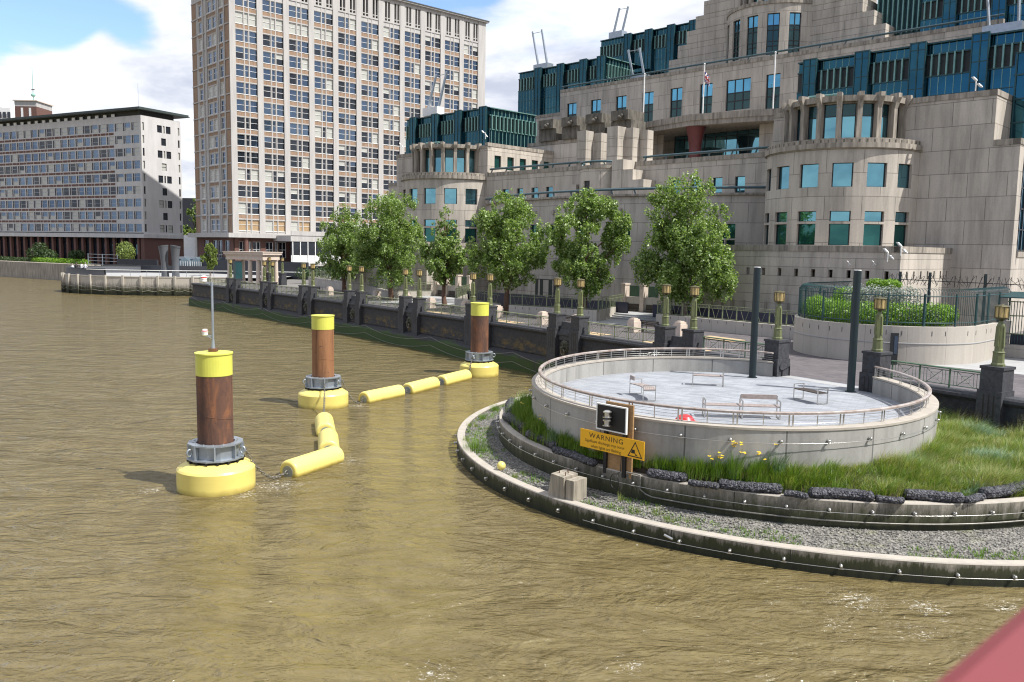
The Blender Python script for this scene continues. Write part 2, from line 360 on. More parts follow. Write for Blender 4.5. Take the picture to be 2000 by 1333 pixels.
M['leaf_d'] = leafmat('dark_shrub_leaf', (.02, .045, .01), (.04, .08, .018), (.07, .11, .03))
M['leaf_h'] = leafmat('clipped_hedge_leaf', (.1, .2, .008), (.15, .29, .012), (.22, .38, .03))
M['leaf_s'] = leafmat('silver_shrub_leaf', (.14, .17, .14), (.26, .29, .25), (.42, .44, .4), .6, .1)
M['grass'] = leafmat('meadow_grass', (.075, .14, .016), (.19, .27, .04), (.4, .39, .15), .5, .4)
M['grass_y'] = leafmat('straw_grass', (.2, .2, .06), (.32, .29, .11), (.45, .4, .2), .6, .3)
M['grass_b'] = leafmat('blue_green_sedge', (.09, .16, .09), (.15, .25, .14), (.26, .36, .22), .45, .25)
M['iris'] = leafmat('iris_leaf', (.06, .14, .01), (.12, .22, .02), (.2, .31, .05), .4, .3)
M['petal'] = mat('yellow_iris_petal', (.85, .6, .02), .5, 0, .1)
M['bark'] = mat('brown_bark', (.13, .075, .05), .9, 0, .35, 6, (1, 1, .3), bump=.6, bs=18)
M['bark_g'] = mat('grey_bark', (.17, .14, .11), .9, 0, .35, 6, (1, 1, .3), bump=.6, bs=18)
m = N('loose_grey_gravel'); vo = m.n('ShaderNodeTexVoronoi'); vo.inputs['Scale'].default_value = 14; m.l(m.pos(), vo.inputs['Vector'])
c = m.ramp(vo.outputs['Color'], [(0, (.08, .076, .066)), (.5, (.175, .166, .147)), (1, (.3, .285, .25))])
gm = m.rng(m.noise(.7, m.pos(), 5, .7), .55, .7); c = m.mix(m.math('MULTIPLY', gm, .6), c, (.16, .17, .05))
m.bump(vo.outputs['Distance'], 1, .05); M['gravel'] = m.set(c, .85)
def stonemat(name, a, b, c):
    m = N(name); g = m.n('ShaderNodeNewGeometry'); return m.set(m.mix(1, m.ramp(g.outputs['Random Per Island'], [(0, a), (.5, b), (1, c)]), m.rng(m.noise(30, m.pos(), 3), .3, .7, .8, 1.15), 'MULTIPLY'), .8)
M['pebble'] = stonemat('grey_pebble', (.09, .086, .076), (.185, .176, .158), (.32, .305, .27))
m = N('dark_gabion_stone'); vo = m.n('ShaderNodeTexVoronoi'); vo.inputs['Scale'].default_value = 17; m.l(m.pos(), vo.inputs['Vector'])
m.bump(vo.outputs['Distance'], 1, -.05); M['gabion'] = m.set(m.ramp(vo.outputs['Color'], [(0, (.015, .015, .019)), (.6, (.045, .045, .055)), (1, (.13, .13, .145))]), .6)
M['soil'] = mat('planting_soil', (.045, .035, .022), .95, 0, .4, 8, bump=.6, bs=20)
M['timber_b'] = mat('old_pale_timber', (.27, .24, .19), .9, 0, .4, 2.5, (3, 3, .35), bump=.4, bs=14)
M['bridge_red'] = mat('red_bridge_paint', (.19, .036, .04), .45, 0, .06, 3)
M['skin'] = mat('skin', (.5, .3, .22), .6); M['cloth_w'] = mat('pale_shirt', (.6, .62, .66), .8); M['cloth_b'] = mat('blue_denim', (.08, .13, .26), .85); M['cloth_k'] = mat('dark_cloth', (.02, .02, .025), .85); M['hair'] = mat('dark_hair', (.03, .02, .015), .7)
M['vent'] = mat('grey_cast_vent', (.085, .09, .1), .6, 0, .25, 6, (1, 1, 6), bump=.2)
M['dark_wall'] = mat('charcoal_cladding', (.025, .027, .034), .55, 0, .2)
M['glasshouse'] = glass('pale_pavilion_glass', (.2, .27, .32), .1, .5)
M['portland'] = mat('cream_portland_stone', (.55, .46, .38), .75, 0, .12, 3, bump=.1)
M['algae_rib'] = tide('ribbed_wall_concrete', .0, .9, 2.0, (.42, .385, .33))
M['rope'] = mat('pale_rope', (.25, .24, .2), .8)
M['verdigris'] = mat('verdigris_copper', (.22, .42, .36), .6, 0, .1)
# ================================================================== camera, light, sky
cam = bpy.data.objects.new('camera', bpy.data.cameras.new('camera')); COL.objects.link(cam); SC.camera = cam
cam.data.sensor_width = 36; cam.data.lens = FOC/2000*36; cam.data.clip_end = 6000; cam.data.clip_start = .05
cam.matrix_world = Matrix(((_X.x, _U.x, -_F.x, 0), (_X.y, _U.y, -_F.y, 0), (_X.z, _U.z, -_F.z, CH), (0, 0, 0, 1)))
cam.data.dof.use_dof = True; cam.data.dof.focus_distance = 45; cam.data.dof.aperture_fstop = 3.5
SUN_AZ = math.radians(113); SUN_EL = math.radians(54)
sd = Vector((math.sin(SUN_AZ)*math.cos(SUN_EL), math.cos(SUN_AZ)*math.cos(SUN_EL), math.sin(SUN_EL)))
sun = bpy.data.objects.new('sun', bpy.data.lights.new('sun', 'SUN')); COL.objects.link(sun)
sun.data.energy = 3.8; sun.data.angle = math.radians(.53); sun.data.color = (1, .97, .925)
sun.rotation_euler = sd.to_track_quat('Z', 'Y').to_euler()
W = bpy.data.worlds.new('World'); SC.world = W; W.use_nodes = True; t = W.node_tree; t.nodes.clear()
def wn(ty, **k):
    x = t.nodes.new(ty)
    for a, b in k.items(): setattr(x, a, b)
    return x
sky = wn('ShaderNodeTexSky'); sky.sky_type = 'NISHITA'; sky.sun_disc = False; sky.sun_elevation = SUN_EL; sky.sun_rotation = SUN_AZ
sky.air_density = 1.0; sky.dust_density = .6; sky.ozone_density = 1.6
tc = wn('ShaderNodeTexCoord'); sep = wn('ShaderNodeSeparateXYZ'); t.links.new(tc.outputs['Generated'], sep.inputs[0])
def wm(op, a, b=None):
    x = wn('ShaderNodeMath', operation=op)
    for k, y in ((0, a), (1, b)):
        if y is None: continue
        if isinstance(y, (int, float)): x.inputs[k].default_value = y
        else: t.links.new(y, x.inputs[k])
    return x.outputs[0]
zc = wm('ADD', wm('MAXIMUM', sep.outputs[2], 0), .16)
cv = wn('ShaderNodeCombineXYZ'); t.links.new(wm('DIVIDE', sep.outputs[0], zc), cv.inputs[0]); t.links.new(wm('DIVIDE', sep.outputs[1], zc), cv.inputs[1])
def wnoise(scale, off, det=8, rough=.56, dist=.25):
    mp = wn('ShaderNodeMapping'); mp.inputs['Location'].default_value = off; t.links.new(cv.outputs[0], mp.inputs[0])
    x = wn('ShaderNodeTexNoise'); x.inputs['Scale'].default_value = scale; x.inputs['Detail'].default_value = det; x.inputs['Roughness'].default_value = rough; x.inputs['Distortion'].default_value = dist
    t.links.new(mp.outputs[0], x.inputs['Vector']); return x.outputs['Fac']
def wrng(v, a, b, c=0, d=1, sm=True):
    x = wn('ShaderNodeMapRange'); x.interpolation_type = 'SMOOTHSTEP' if sm else 'LINEAR'
    for k, y in ((1, a), (2, b), (3, c), (4, d)): x.inputs[k].default_value = y
    t.links.new(v, x.inputs[0]); return x.outputs[0]
def hole(az, el, wide, amt):                        # a gap in the cloud cover around a bearing
    d = Vector((math.sin(math.radians(az))*math.cos(math.radians(el)), math.cos(math.radians(az))*math.cos(math.radians(el)), math.sin(math.radians(el))))
    x = wn('ShaderNodeVectorMath', operation='DOT_PRODUCT'); t.links.new(tc.outputs['Generated'], x.inputs[0]); x.inputs[1].default_value = d
    return wrng(x.outputs['Value'], math.cos(math.radians(wide)), 1, 0, amt)
den = wnoise(.9, (3.1, 1.7, 0))
den = wm('ADD', den, .045)
for hl in ((-25.5, 13.2, 5.2, .36), (-29.5, 12.8, 4.6, .32), (-22.3, 11.6, 3.4, .18), (-20, 17.6, 7, -.62), (-26, 18.6, 5, -.5), (-25, 8.2, 6.5, -.4), (-31.5, 17, 3, -.25), (-32, 15.4, 2.2, .22), (-2.5, 17.8, 2.8, .2), (18, 17.5, 2.5, .3), (60, 25, 25, .15), (-150, 40, 40, .12), (-120, 25, 25, .16)): den = wm('SUBTRACT', den, hole(*hl))
den = wm('ADD', den, wrng(sep.outputs[2], .16, .03, 0, .16))
cover = wrng(den, .33, .47)
shade = wrng(wnoise(1.5, (7.7, 2.2, 0), 6), .36, .6)
mixc = wn('ShaderNodeMix'); mixc.data_type = 'RGBA'; t.links.new(shade, mixc.inputs[0]); mixc.inputs[6].default_value = (2.35, 2.5, 2.95, 1); mixc.inputs[7].default_value = (4.1, 4.15, 4.3, 1)
skb = wn('ShaderNodeMix'); skb.data_type = 'RGBA'; skb.blend_type = 'MULTIPLY'; skb.inputs[0].default_value = 1; t.links.new(sky.outputs[0], skb.inputs[6]); skb.inputs[7].default_value = (.76, .8, .93, 1)
fin = wn('ShaderNodeMix'); fin.data_type = 'RGBA'; t.links.new(wm('MULTIPLY', cover, .96), fin.inputs[0]); t.links.new(skb.outputs[2], fin.inputs[6]); t.links.new(mixc.outputs[2], fin.inputs[7])
bg = wn('ShaderNodeBackground'); bg.inputs[1].default_value = .148; t.links.new(fin.outputs[2], bg.inputs[0])
wo = wn('ShaderNodeOutputWorld'); t.links.new(bg.outputs[0], wo.inputs[0])
SC.view_settings.view_transform = 'Standard'; SC.view_settings.look = 'None'; SC.view_settings.exposure = .88; SC.view_settings.gamma = 1
SC.cycles.max_bounces = 6; SC.cycles.transparent_max_bounces = 6; SC.cycles.caustics_reflective = False; SC.cycles.caustics_refractive = False
SC.cycles.use_denoising = True; SC.cycles.filter_width = 1.15
# ================================================================== river
WC = (38.5563, -.562807, -.00116822)
def wx(y): return WC[0]+WC[1]*y+WC[2]*y*y      # river face of the embankment wall
def wtan(y): return Vector((WC[1]+2*WC[2]*y, 1, 0)).normalized()
PILES = [Vector((-10.35, 29.2, 0)), Vector((-10.1, 45.0, 0)), Vector((-2.2, 57.0, 0))]
m = N('turbid_river_water')
h1 = m.noise(.42, m.pos((.55, 1.15, 1), (0, 0, .7)), 4, .6, 1.5); h2 = m.noise(1.7, m.pos((.6, 1.3, 1), (0, 0, -.15)), 4, .6, 1.6); h3 = m.noise(7, m.pos((.7, 1.2, 1), (0, 0, .4)), 3, .6, .3)
b1 = m.n('ShaderNodeBump'); b1.inputs['Strength'].default_value = 1; b1.inputs['Distance'].default_value = .5; m.l(h1, b1.inputs['Height'])
b2 = m.n('ShaderNodeBump'); b2.inputs['Strength'].default_value = 1; b2.inputs['Distance'].default_value = .14; m.l(h2, b2.inputs['Height']); m.l(b1.outputs[0], b2.inputs['Normal'])
b3 = m.n('ShaderNodeBump'); b3.inputs['Strength'].default_value = .8; b3.inputs['Distance'].default_value = .016; m.l(h3, b3.inputs['Height']); m.l(b2.outputs[0], b3.inputs['Normal'])
m.l(b3.outputs[0], m.p.inputs['Normal'])
mud = m.ramp(m.noise(.3, m.pos((1, 1.8, 1), (0, 0, .5)), 7, .7, 2.2), [(.3, (.108, .083, .034)), (.7, (.178, .142, .065))])
g = m.n('ShaderNodeNewGeometry')
def near(c, r0, r1):
    v = m.n('ShaderNodeVectorMath', operation='DISTANCE'); m.l(g.outputs['Position'], v.inputs[0]); v.inputs[1].default_value = c
    return m.rng(v.outputs['Value'], r0, r1, 1, 0)
zone = near((-8.2, 29.4, 0), .3, 2.6)
for c, r0, r1 in (((-9, 28.2, 0), .2, 2), ((-6.5, 33, 0), .2, 1.8), ((-8.3, 45, 0), .2, 1.5), ((-12.5, 28.6, 0), .1, 1.5), ((8.6, 20.2, 0), .3, 1.5), ((10.2, 19.8, 0), .2, 1.3), ((12.2, 20, 0), .1, 1.2), ((9.4, 18.4, 0), .1, 1.2), ((10.2, 17.2, 0), .1, 1.3), ((9.6, 15.6, 0), .2, 1.2), ((-1.5, 16.2, 0), .1, 1.3), ((7.6, 18.8, 0), .1, 1), ((2.5, 16.6, 0), .1, 1)):
    zone = m.math('MAXIMUM', zone, near(c, r0, r1))
fz = m.noise(6.5, m.pos((1, 1.6, 1), (0, 0, -.5)), 8, .75, 1.5)
foam = m.math('MULTIPLY', m.rng(m.math('ADD', fz, m.math('MULTIPLY', zone, .17)), .72, .76), m.rng(zone, 0, .25))
spk = m.math('MULTIPLY', m.rng(m.noise(1.1, m.pos((1, 1.3, 1)), 9, .8, .5), .74, .78), .35)
fo = m.math('MAXIMUM', foam, spk)
m.set(m.mix(fo, mud, (.62, .6, .54)), m.math('ADD', m.math('MULTIPLY', fo, .5), .09)); m.p.inputs['IOR'].default_value = 1.33; m.p.inputs['Specular IOR Level'].default_value = .5
M['water'] = m.mat
w = MB(); w.quad((-2500, -1500, 0), (2500, -1500, 0), (2500, 3500, 0), (-2500, 3500, 0))
tag(w.build('water', M['water']), 'muddy olive brown tidal river with ripples and flecks of foam', 'river', kind='structure')
# ================================================================== land
edge = [(wx(y)+.35, y) for y in (-40, -20, 0, 10, 20, 26, 31, 36, 41, 48, 56, 64, 72, 80, 88, 96, 104, 112, 119)]
land = edge+[(-47, 131), (-46, 150), (-62, 163), (-82, 168), (-100, 203), (-128, 212), (-420, 320), (-1500, 800), (-1500, 3300), (2400, 3300), (2400, -1400), (500, -1400)]
gm_ = MB(); gm_.poly([(x, y, 2.48) for x, y in land]); tag(gm_.build('ground', M['ground']), 'flat grey city ground behind the river wall', 'ground', kind='structure')
pv = MB(); inner = [S(120, 66, 0), S(60, 66, 0), S(24, 66, 0), S(10, 60, 0), S(-6, 60, 0)]
pp = edge[4:]+[(p.x, p.y) for p in inner]; pv.poly([(x, y, 2.486) for x, y in pp])
tag(pv.build('promenade', M['prom']), 'dark brick paved riverside walk behind the granite wall', 'promenade', kind='structure')
# ================================================================== oval viewing terrace
TC = Vector((8.63, 34.1, 0)); E1 = Vector((.2, .98, 0)).normalized(); E2 = Vector((.98, -.2, 0)).normalized()
def te(a, off=0, z=0):
    a = math.radians(a); p = TC+E2*((7.42+off)*math.cos(a))+E1*((8.58+off)*math.sin(a)); return Vector((p.x, p.y, z))
A0, A1 = 75.0, 387.0; AN = [A0+(A1-A0)*k/150 for k in range(151)]
fl = MB(); ring = [te(a, -.1, 2.5) for a in AN]
fl.poly(ring+[Vector((16.42, 38.1, 2.5)), Vector((13.58, 42.1, 2.5))])
tag(fl.build('terrace_paving', M['deck']), 'pale blue grey brick paving of the oval terrace', 'terrace floor', kind='structure')
th = MB(); th.poly([(13.21, 41.26, 2.504), (15.74, 37.47, 2.504), (16.26, 37.84, 2.504), (13.74, 41.68, 2.504)])
tag(th.build('threshold_strip', M['pale_pave']), 'pale stone strip where terrace meets the walk', 'paving', kind='structure')
RETL = [te(A0), Vector((12.79, 41.2, 0))]; RETR = [te(A1), Vector((16.16, 37.63, 0))]
def path_off(z, off):           # whole parapet line, both short returns included
    P0 = [te(a, off, z) for a in AN]; nl = E2*0
    a = RETL[1]+Vector((-.05, 1, 0)).normalized()*off; b = RETR[1]+Vector((.95, -.2, 0)).normalized()*off
    return [Vector((a.x, a.y, z))]+P0+[Vector((b.x, b.y, z))]
tw = thing('terrace_wall', te(225, 0, 1.3), 'tall curved pale concrete parapet wall of the oval terrace with cable anchors', 'wall')
mb = MB(); mb.ribbon(path_off(1.2, .32), path_off(3.17, .32), 0, True, 0, 2.2); mb.ribbon(path_off(3.17, -.1), path_off(2.4, -.1), 0, True, 0, .7)
for k in (0, -1):
    q = [path_off(z, o)[k] for z, o in ((2.4, -.1), (2.4, .32), (3.17, .32), (3.17, -.1))]; mb.quad(*q)
mb.build('wall', M['conc'], tw)
mb = MB(); mb.ribbon(path_off(3.17, .345), path_off(3.24, .345)); mb.ribbon(path_off(3.24, .345), path_off(3.24, -.12)); mb.ribbon(path_off(3.24, -.12), path_off(3.17, -.12)); mb.ribbon(path_off(3.17, .345), path_off(3.17, -.12)); mb.build('coping', M['coping'], tw)
def anchor(p, n):
    mb = MB(); n = n.normalized(); mb.tube([p, p+n*.05], .05, 8); mb.tube([p+n*.04, p+n*.1], .03, 8); s = n.cross(Vector((0, 0, 1)))
    mb.sphere(p+n*.1, .045, 0, 8, 5); mb.bar(p+n*.09-s*.07+Vector((0, 0, -.07)), p+n*.09+s*.07+Vector((0, 0, -.07)), .03, .02); return mb
for a in range(170, 372, 11):
    p = te(a, .32, 2.86); q = te(a, 1.32, 2.86); anchor(p, q-p).build('cable_anchor', M['steel'], tw)
mb = MB(); mb.tube([te(a, .42, 2.8) for a in range(165, 372, 3)], .008, 5); mb.build('safety_cable', M['steel'], tw)
rl = thing('terrace_railing', te(225, 0, 3.24), 'curved timber handrail on short steel posts around the oval terrace', 'railing')
def sweep(mb, line, w, h, mi=0, closed=False):
    R = []
    for i, p in enumerate(line):
        tg = (line[min(i+1, len(line)-1)]-line[max(i-1, 0)]).normalized(); x = tg.cross(Vector((0, 0, 1))).normalized()*w/2
        R.append([p-x+Vector((0, 0, -h/2)), p+x+Vector((0, 0, -h/2)), p+x*1.02+Vector((0, 0, h*.2)), p+x*.5+Vector((0, 0, h/2)), p-x*.5+Vector((0, 0, h/2)), p-x*1.02+Vector((0, 0, h*.2))])
    n = 6; pts = [q for r in R for q in r]; mb.add(pts, [(i*n+k, i*n+(k+1) % n, (i+1)*n+(k+1) % n, (i+1)*n+k) for i in range(len(R)-1) for k in range(n)], mi, False)
    mb.poly(R[0], mi); mb.poly(R[-1], mi)
mb = MB(); sweep(mb, path_off(3.66, 0.02), .13, .085); mb.build('handrail', M['timber_rail'], rl)
mb = MB()
for z in (3.34, 3.44, 3.54): mb.tube(path_off(z, 0), .007, 5)
mb.build('wires', M['steel'], rl)
k = 0; a = A0
while a < A1+.1:
    p0 = te(a, 0, 3.24); t0 = (te(a+.5)-te(a-.5)).normalized(); mb = MB()
    for s in ((-.06, .06) if k % 2 == 0 else (0,)):
        q = p0+t0*s; mb.bar(q, q+Vector((0, 0, .38)), .05 if k % 2 == 0 else .03, .012, 0, t0.cross(Vector((0, 0, 1))))
    mb.build('post', M['steel'], rl); k += 1; a += 6.5
# masts on the terrace
for p, lb in ((Vector((11.71, 40.8, 2.5)), 'tall deep teal mast standing at the left side of the terrace entrance'), (Vector((14.97, 36.95, 2.5)), 'tall deep teal mast standing nearer the camera at the right side of the terrace entrance')):
    t_ = thing('mast', p, lb, 'mast', 'masts at the terrace entrance')
    mb = MB(); mb.tube([p, p+Vector((0, 0, 5.33))], .165, 20); mb.build('shaft', M['pole'], t_)
    mb = MB(); mb.tube([p+Vector((0, 0, 5.33)), p+Vector((0, 0, 5.37))], .15, 20); mb.build('cap', M['white_paint'], t_)
    mb = MB(); mb.tube([p, p+Vector((0, 0, .03))], .24, 20); mb.build('base_plate', M['pole'], t_)
# benches: length along local x
def bench(loc, rot, L, lb, back=None, curve=0, dark=False):
    base = Vector(loc); t_ = thing('bench', base, lb, 'bench', 'benches on the oval terrace', rot)
    BASE[t_.name] = Vector((0, 0, 0)); D = .52
    def bend(x): return curve*((x/(L/2))**2-1)
    mb = MB()
    for k in range(6):
        y = -D/2+.05+k*.085; n = 10 if curve else 1
        for i in range(n):
            x0 = -L/2+L*i/n; x1 = -L/2+L*(i+1)/n; mb.bar((x0, y+bend(x0), .45), (x1, y+bend(x1), .45), .07, .035)
    mb.build('seat', M['bench_d'] if dark else M['bench_w'], t_)
    if back:
        mb = MB(); mb.bar((back[0], D/2-.02, .74), (back[1], D/2-.02, .74), .05, .17); mb.build('backrest', M['bench_w'], t_)
    fx = [-L/2, L/2]+([0] if L > 2 else [])
    for x in fx:
        mb = MB(); b = bend(x); pth = [(x, -D/2, .02), (x, -D/2, .64), (x, D/2, .64), (x, D/2, .02), (x, -D/2, .02)]
        for p, q in zip(pth[:-1], pth[1:]): mb.bar(Vector(p)+Vector((0, b, 0)), Vector(q)+Vector((0, b, 0)), .022, .05, 0, (1, 0, 0))
        mb.bar((x, -D/2+b, .43), (x, D/2+b, .43), .03, .03)
        if back and abs(x-back[0]) < .1 or back and abs(x-back[1]) < .1: mb.bar((x, D/2+b-.02, .6), (x, D/2+b-.02, .78), .022, .05)
        mb.build('frame', M['steel'], t_)
    return t_
bench((5.42, 34.6, 2.5), math.radians(100), 1.75, 'curved slatted bench with a short backrest at the left of the terrace', (.35, .85), .22)
bench((8.95, 38.2, 2.5), math.radians(-12), 1.35, 'plain backless bench at the back of the terrace left of the far mast')
bench((12.26, 34.3, 2.5), math.radians(-66), 1.35, 'dark slatted backless bench on the right of the terrace', None, 0, True)
bench((8.47, 30.75, 2.5), math.radians(-4), 2.7, 'long bench with a backrest on its right half behind the front rail', (0.02, 1.33))
b_ = MB(); c0 = te(257.5, -.42, 3.0); prof = [(.02, .42), (.12, .41), (.22, .36), (.3, .26), (.33, .2), (.46, .17), (.47, .12), (.34, .1), (.3, 0), (.28, -.45)]
b_.lathe(prof, 20, lambda x, y, z: c0+Vector((x, y, z-.05)), 0); tag(b_.build('lifebuoy_housing', M['red'], None, c0), 'red domed lifebuoy housing just inside the front rail of the terrace', 'lifebuoy')
# ================================================================== tide walls, planting beds
LC, LR = Vector((12.94, 36.46, 0)), 15.25; MC, MR = Vector((11.53, 35.62, 0)), 12.03
def arc(C, R, a, z): a = math.radians(a); return Vector((C.x+R*math.cos(a), C.y+R*math.sin(a), z))
def ringwall(name, C, R, a0, a1, z0, z1, th_, mt, lb, zb, astep, az0, az1, cab):
    t_ = thing(name, arc(C, R, 235, z0), lb, 'wall'); an = [a0+(a1-a0)*k/140 for k in range(141)]
    mb = MB(); mb.ribbon([arc(C, R, a, z0) for a in an], [arc(C, R, a, z1-.03) for a in an], 0, True, 0, z1-z0)
    mb.ribbon([arc(C, R-th_, a, z1-.03) for a in an], [arc(C, R-th_, a, z0) for a in an], 0, True, 0, z1-z0); mb.build('wall', mt, t_)
    mb = MB(); mb.ribbon([arc(C, R, a, z1-.03) for a in an], [arc(C, R-.02, a, z1) for a in an]); mb.ribbon([arc(C, R-.02, a, z1) for a in an], [arc(C, R-th_, a, z1) for a in an]); mb.ribbon([arc(C, R-th_, a, z1) for a in an], [arc(C, R-th_, a, z1-.03) for a in an]); mb.build('coping', M['coping'], t_)
    a = az0
    while a < az1: p = arc(C, R, a, zb); anchor(p, p-Vector((C.x, C.y, zb))).build('cable_anchor', M['steel'], t_); a += astep
    mb = MB(); mb.tube([arc(C, R+.1, a, zb-.06) for a in np.linspace(cab[0], cab[1], 60)], .008, 5); mb.build('safety_cable', M['steel'], t_)
    return t_
ringwall('lower_tide_wall', LC, LR, 138, 322, -.6, .6, .34, M['tide_low'], 'low outer curved concrete wall stained with algae at the water', .3, 5.4, 168, 318, (226, 320))
ringwall('middle_tide_wall', MC, MR, 152, 318, .3, 1.47, .3, M['tide_mid'], 'middle curved concrete wall between gravel shelf and planting bed', 1.2, 5.6, 175, 316, (178, 316))
def between(C0, R0, C1, f1, a0, a1, z0, z1, n=90):     # sheet between two curves
    mb = MB(); A = [arc(C0, R0, a0+(a1-a0)*k/n, z0) for k in range(n+1)]; B = [f1(a0+(a1-a0)*k/n, z1) for k in range(n+1)]; mb.ribbon(A, B, 0, True); return mb
gv = between(LC, LR-.3, MC, lambda a, z: arc(MC, MR-.1, a, z), 140, 320, .5, .68); tag(gv.build('gravel_shelf', M['gravel']), 'sloping shelf of grey gravel between the two tide walls', 'gravel', kind='structure')
so = between(MC, MR-.25, TC, lambda a, z: te(a+11, .2, z), 150, 330, 1.36, 2.02); tag(so.build('planting_soil', M['soil']), 'dark soil of the planting bed under the terrace wall', 'soil', kind='structure')
def low_ok(x, y): return math.hypot(x-LC.x, y-LC.y) < LR-.38 and math.hypot(x-MC.x, y-MC.y) > MR+.03 and x < wx(y)+.2
def mid_ok(x, y, mrg=.3):
    if math.hypot(x-MC.x, y-MC.y) > MR-mrg or x > wx(y)-.1: return False
    d = Vector((x, y, 0))-TC; return (d.dot(E2)/7.78)**2+(d.dot(E1)/8.94)**2 > 1
def bedz(x, y):
    d = Vector((x, y, 0))-TC; e = max(0, math.sqrt((d.dot(E2)/7.74)**2+(d.dot(E1)/8.9)**2)-1)*8.3; g_ = max(0, MR-.25-math.hypot(x-MC.x, y-MC.y)); return 1.36+.6*g_/(g_+e+.01)
def gz(x, y): f = (LR-math.hypot(x-LC.x, y-LC.y))/max(.3, (LR-math.hypot(x-LC.x, y-LC.y))+(math.hypot(x-MC.x, y-MC.y)-MR)); return .5+.18*f
mb = MB(); r = random.Random(3)
cnt = 0
while cnt < 14000:
    x = r.uniform(-2.5, 26); y = r.uniform(20.5, 48)
    if not low_ok(x, y) or x > 21: continue
    cnt += 1; s = r.uniform(.014, .036)*(1.5 if r.random() < .12 else 1); z = gz(x, y); a = r.uniform(0, 6.28); c = Vector((x, y, z+s*.3))
    e = [Vector((math.cos(a), math.sin(a), r.uniform(-.2, .2)))*s*r.uniform(.9, 1.5), Vector((-math.sin(a), math.cos(a), r.uniform(-.2, .2)))*s*r.uniform(.6, 1), Vector((0, 0, s*r.uniform(.4, .7)))]
    mb.add([c+e[0], c+e[1], c-e[0], c-e[1], c+e[2]+e[0]*r.uniform(-.3, .3), c-e[2]], [(0, 1, 4), (1, 2, 4), (2, 3, 4), (3, 0, 4), (1, 0, 5), (2, 1, 5), (3, 2, 5), (0, 3, 5)], 0)
tag(mb.build('loose_stones', M['pebble']), 'loose grey stones strewn over the gravel shelf', 'stones', kind='stuff')
mb = MB(); r = random.Random(23); cnt = 0
while cnt < 900:
    x = r.uniform(-2.3, 22); y = r.uniform(20.8, 46)
    if not low_ok(x, y): continue
    if math.sin(x*1.3+y*.8)+math.sin(x*.5-y*1.7)+(1.2 if math.hypot(x-LC.x, y-LC.y) > LR-1.2 else -.6) < .75: continue
    cnt += 1; q_ = Vector((x, y, gz(x, y)))
    for _ in range(7):
        a = r.uniform(0, 6.28); d = Vector((math.cos(a), math.sin(a), 0)); b_ = q_+d*r.uniform(0, .1); t_ = b_+d*.05+Vector((0, 0, r.uniform(.03, .12))); s_ = Vector((-d.y, d.x, 0))*.012; mb.add([b_-s_, b_+s_, t_], ((0, 1, 2),))
tag(mb.build('gravel_weeds', M['iris']), 'tiny weeds sprouting through the gravel near the outer wall', 'weeds', kind='stuff')
# gabion rolls along the middle wall
def roll(a, b, rad, lb, seed):
    a = Vector(a); b = Vector(b); r = random.Random(seed); L = (b-a).length; n = max(10, int(L/.05)); K = 14; ax = (b-a).normalized(); x = ax.cross(Vector((0, 0, 1))).normalized(); y = Vector((0, 0, 1))
    pts = []
    for i in range(n+1):
        f = i/n; e = min(f, 1-f)*L; rr = rad*math.sqrt(max(.02, 1-max(0, 1-e/(rad*.7))**2))
        c = a.lerp(b, f)+x*(.06*math.sin(f*5+seed))
        for k in range(K):
            th_ = 2*PI*k/K; q = rr*(1+r.uniform(-.11, .13)); pts.append(c+(x*math.cos(th_)*1.15+y*math.sin(th_)*.85)*q)
    mb = MB(); mb.add(pts, [(i*K+k, i*K+(k+1) % K, (i+1)*K+(k+1) % K, (i+1)*K+k) for i in range(n) for k in range(K)], 0, False); mb.poly(pts[:K]); mb.poly(pts[-K:])
    return tag(mb.build('gabion_roll', M['gabion'], None, a.lerp(b, .5)-Vector((0, 0, rad))), lb, 'gabion roll', 'dark stone gabion rolls edging the planting bed')
ROL = [((1001, 782), (993, 808), .2, 'dark gabion roll at the far left end of the planting bed'), ((992, 812), (1026, 838), .24, 'dark gabion roll below the leftmost yellow irises'), ((1036, 846), (1094, 873), .24, 'dark gabion roll below the pale sedge tuft'),
 ((1082, 878), (1166, 906), .17, 'low flat gabion roll just left of the warning sign posts'), ((1114, 877), (1140, 888), .2, 'short gabion roll half hidden behind the warning sign'), ((1262, 923), (1343, 934), .2, 'gabion roll just right of the warning sign'),
 ((1402, 945), (1530, 957), .2, 'long gabion roll below the iris clumps right of the sign'), ((1345, 941), (1404, 952), .13, 'half buried gabion roll between the first two rolls right of the sign'), ((1577, 961), (1708, 970), .21, 'gabion roll below the meadow just left of the trailing weed'), ((1530, 963), (1580, 970), .13, 'half buried gabion roll next to the blue green iris leaves'),
 ((1765, 966), (1882, 972), .21, 'gabion roll right of the trailing weed'), ((1708, 974), (1768, 978), .13, 'half buried gabion roll under the trailing weed'), ((1920, 965), (2010, 947), .22, 'gabion roll rising at the right edge of the view'), ((1880, 976), (1925, 971), .14, 'half buried gabion roll beside the dead brown tuft'), ((1255, 884), (1335, 900), .16, 'gabion roll close under the terrace wall right of the sign'), ((1110, 852), (1140, 862), .15, 'small gabion roll close under the terrace wall left of the sign')]
for i, (p, q, rr, lb) in enumerate(ROL): roll(G(p[0], p[1], 1.5+rr*.5), G(q[0], q[1], 1.5+rr*.5), rr*.86, lb, i)
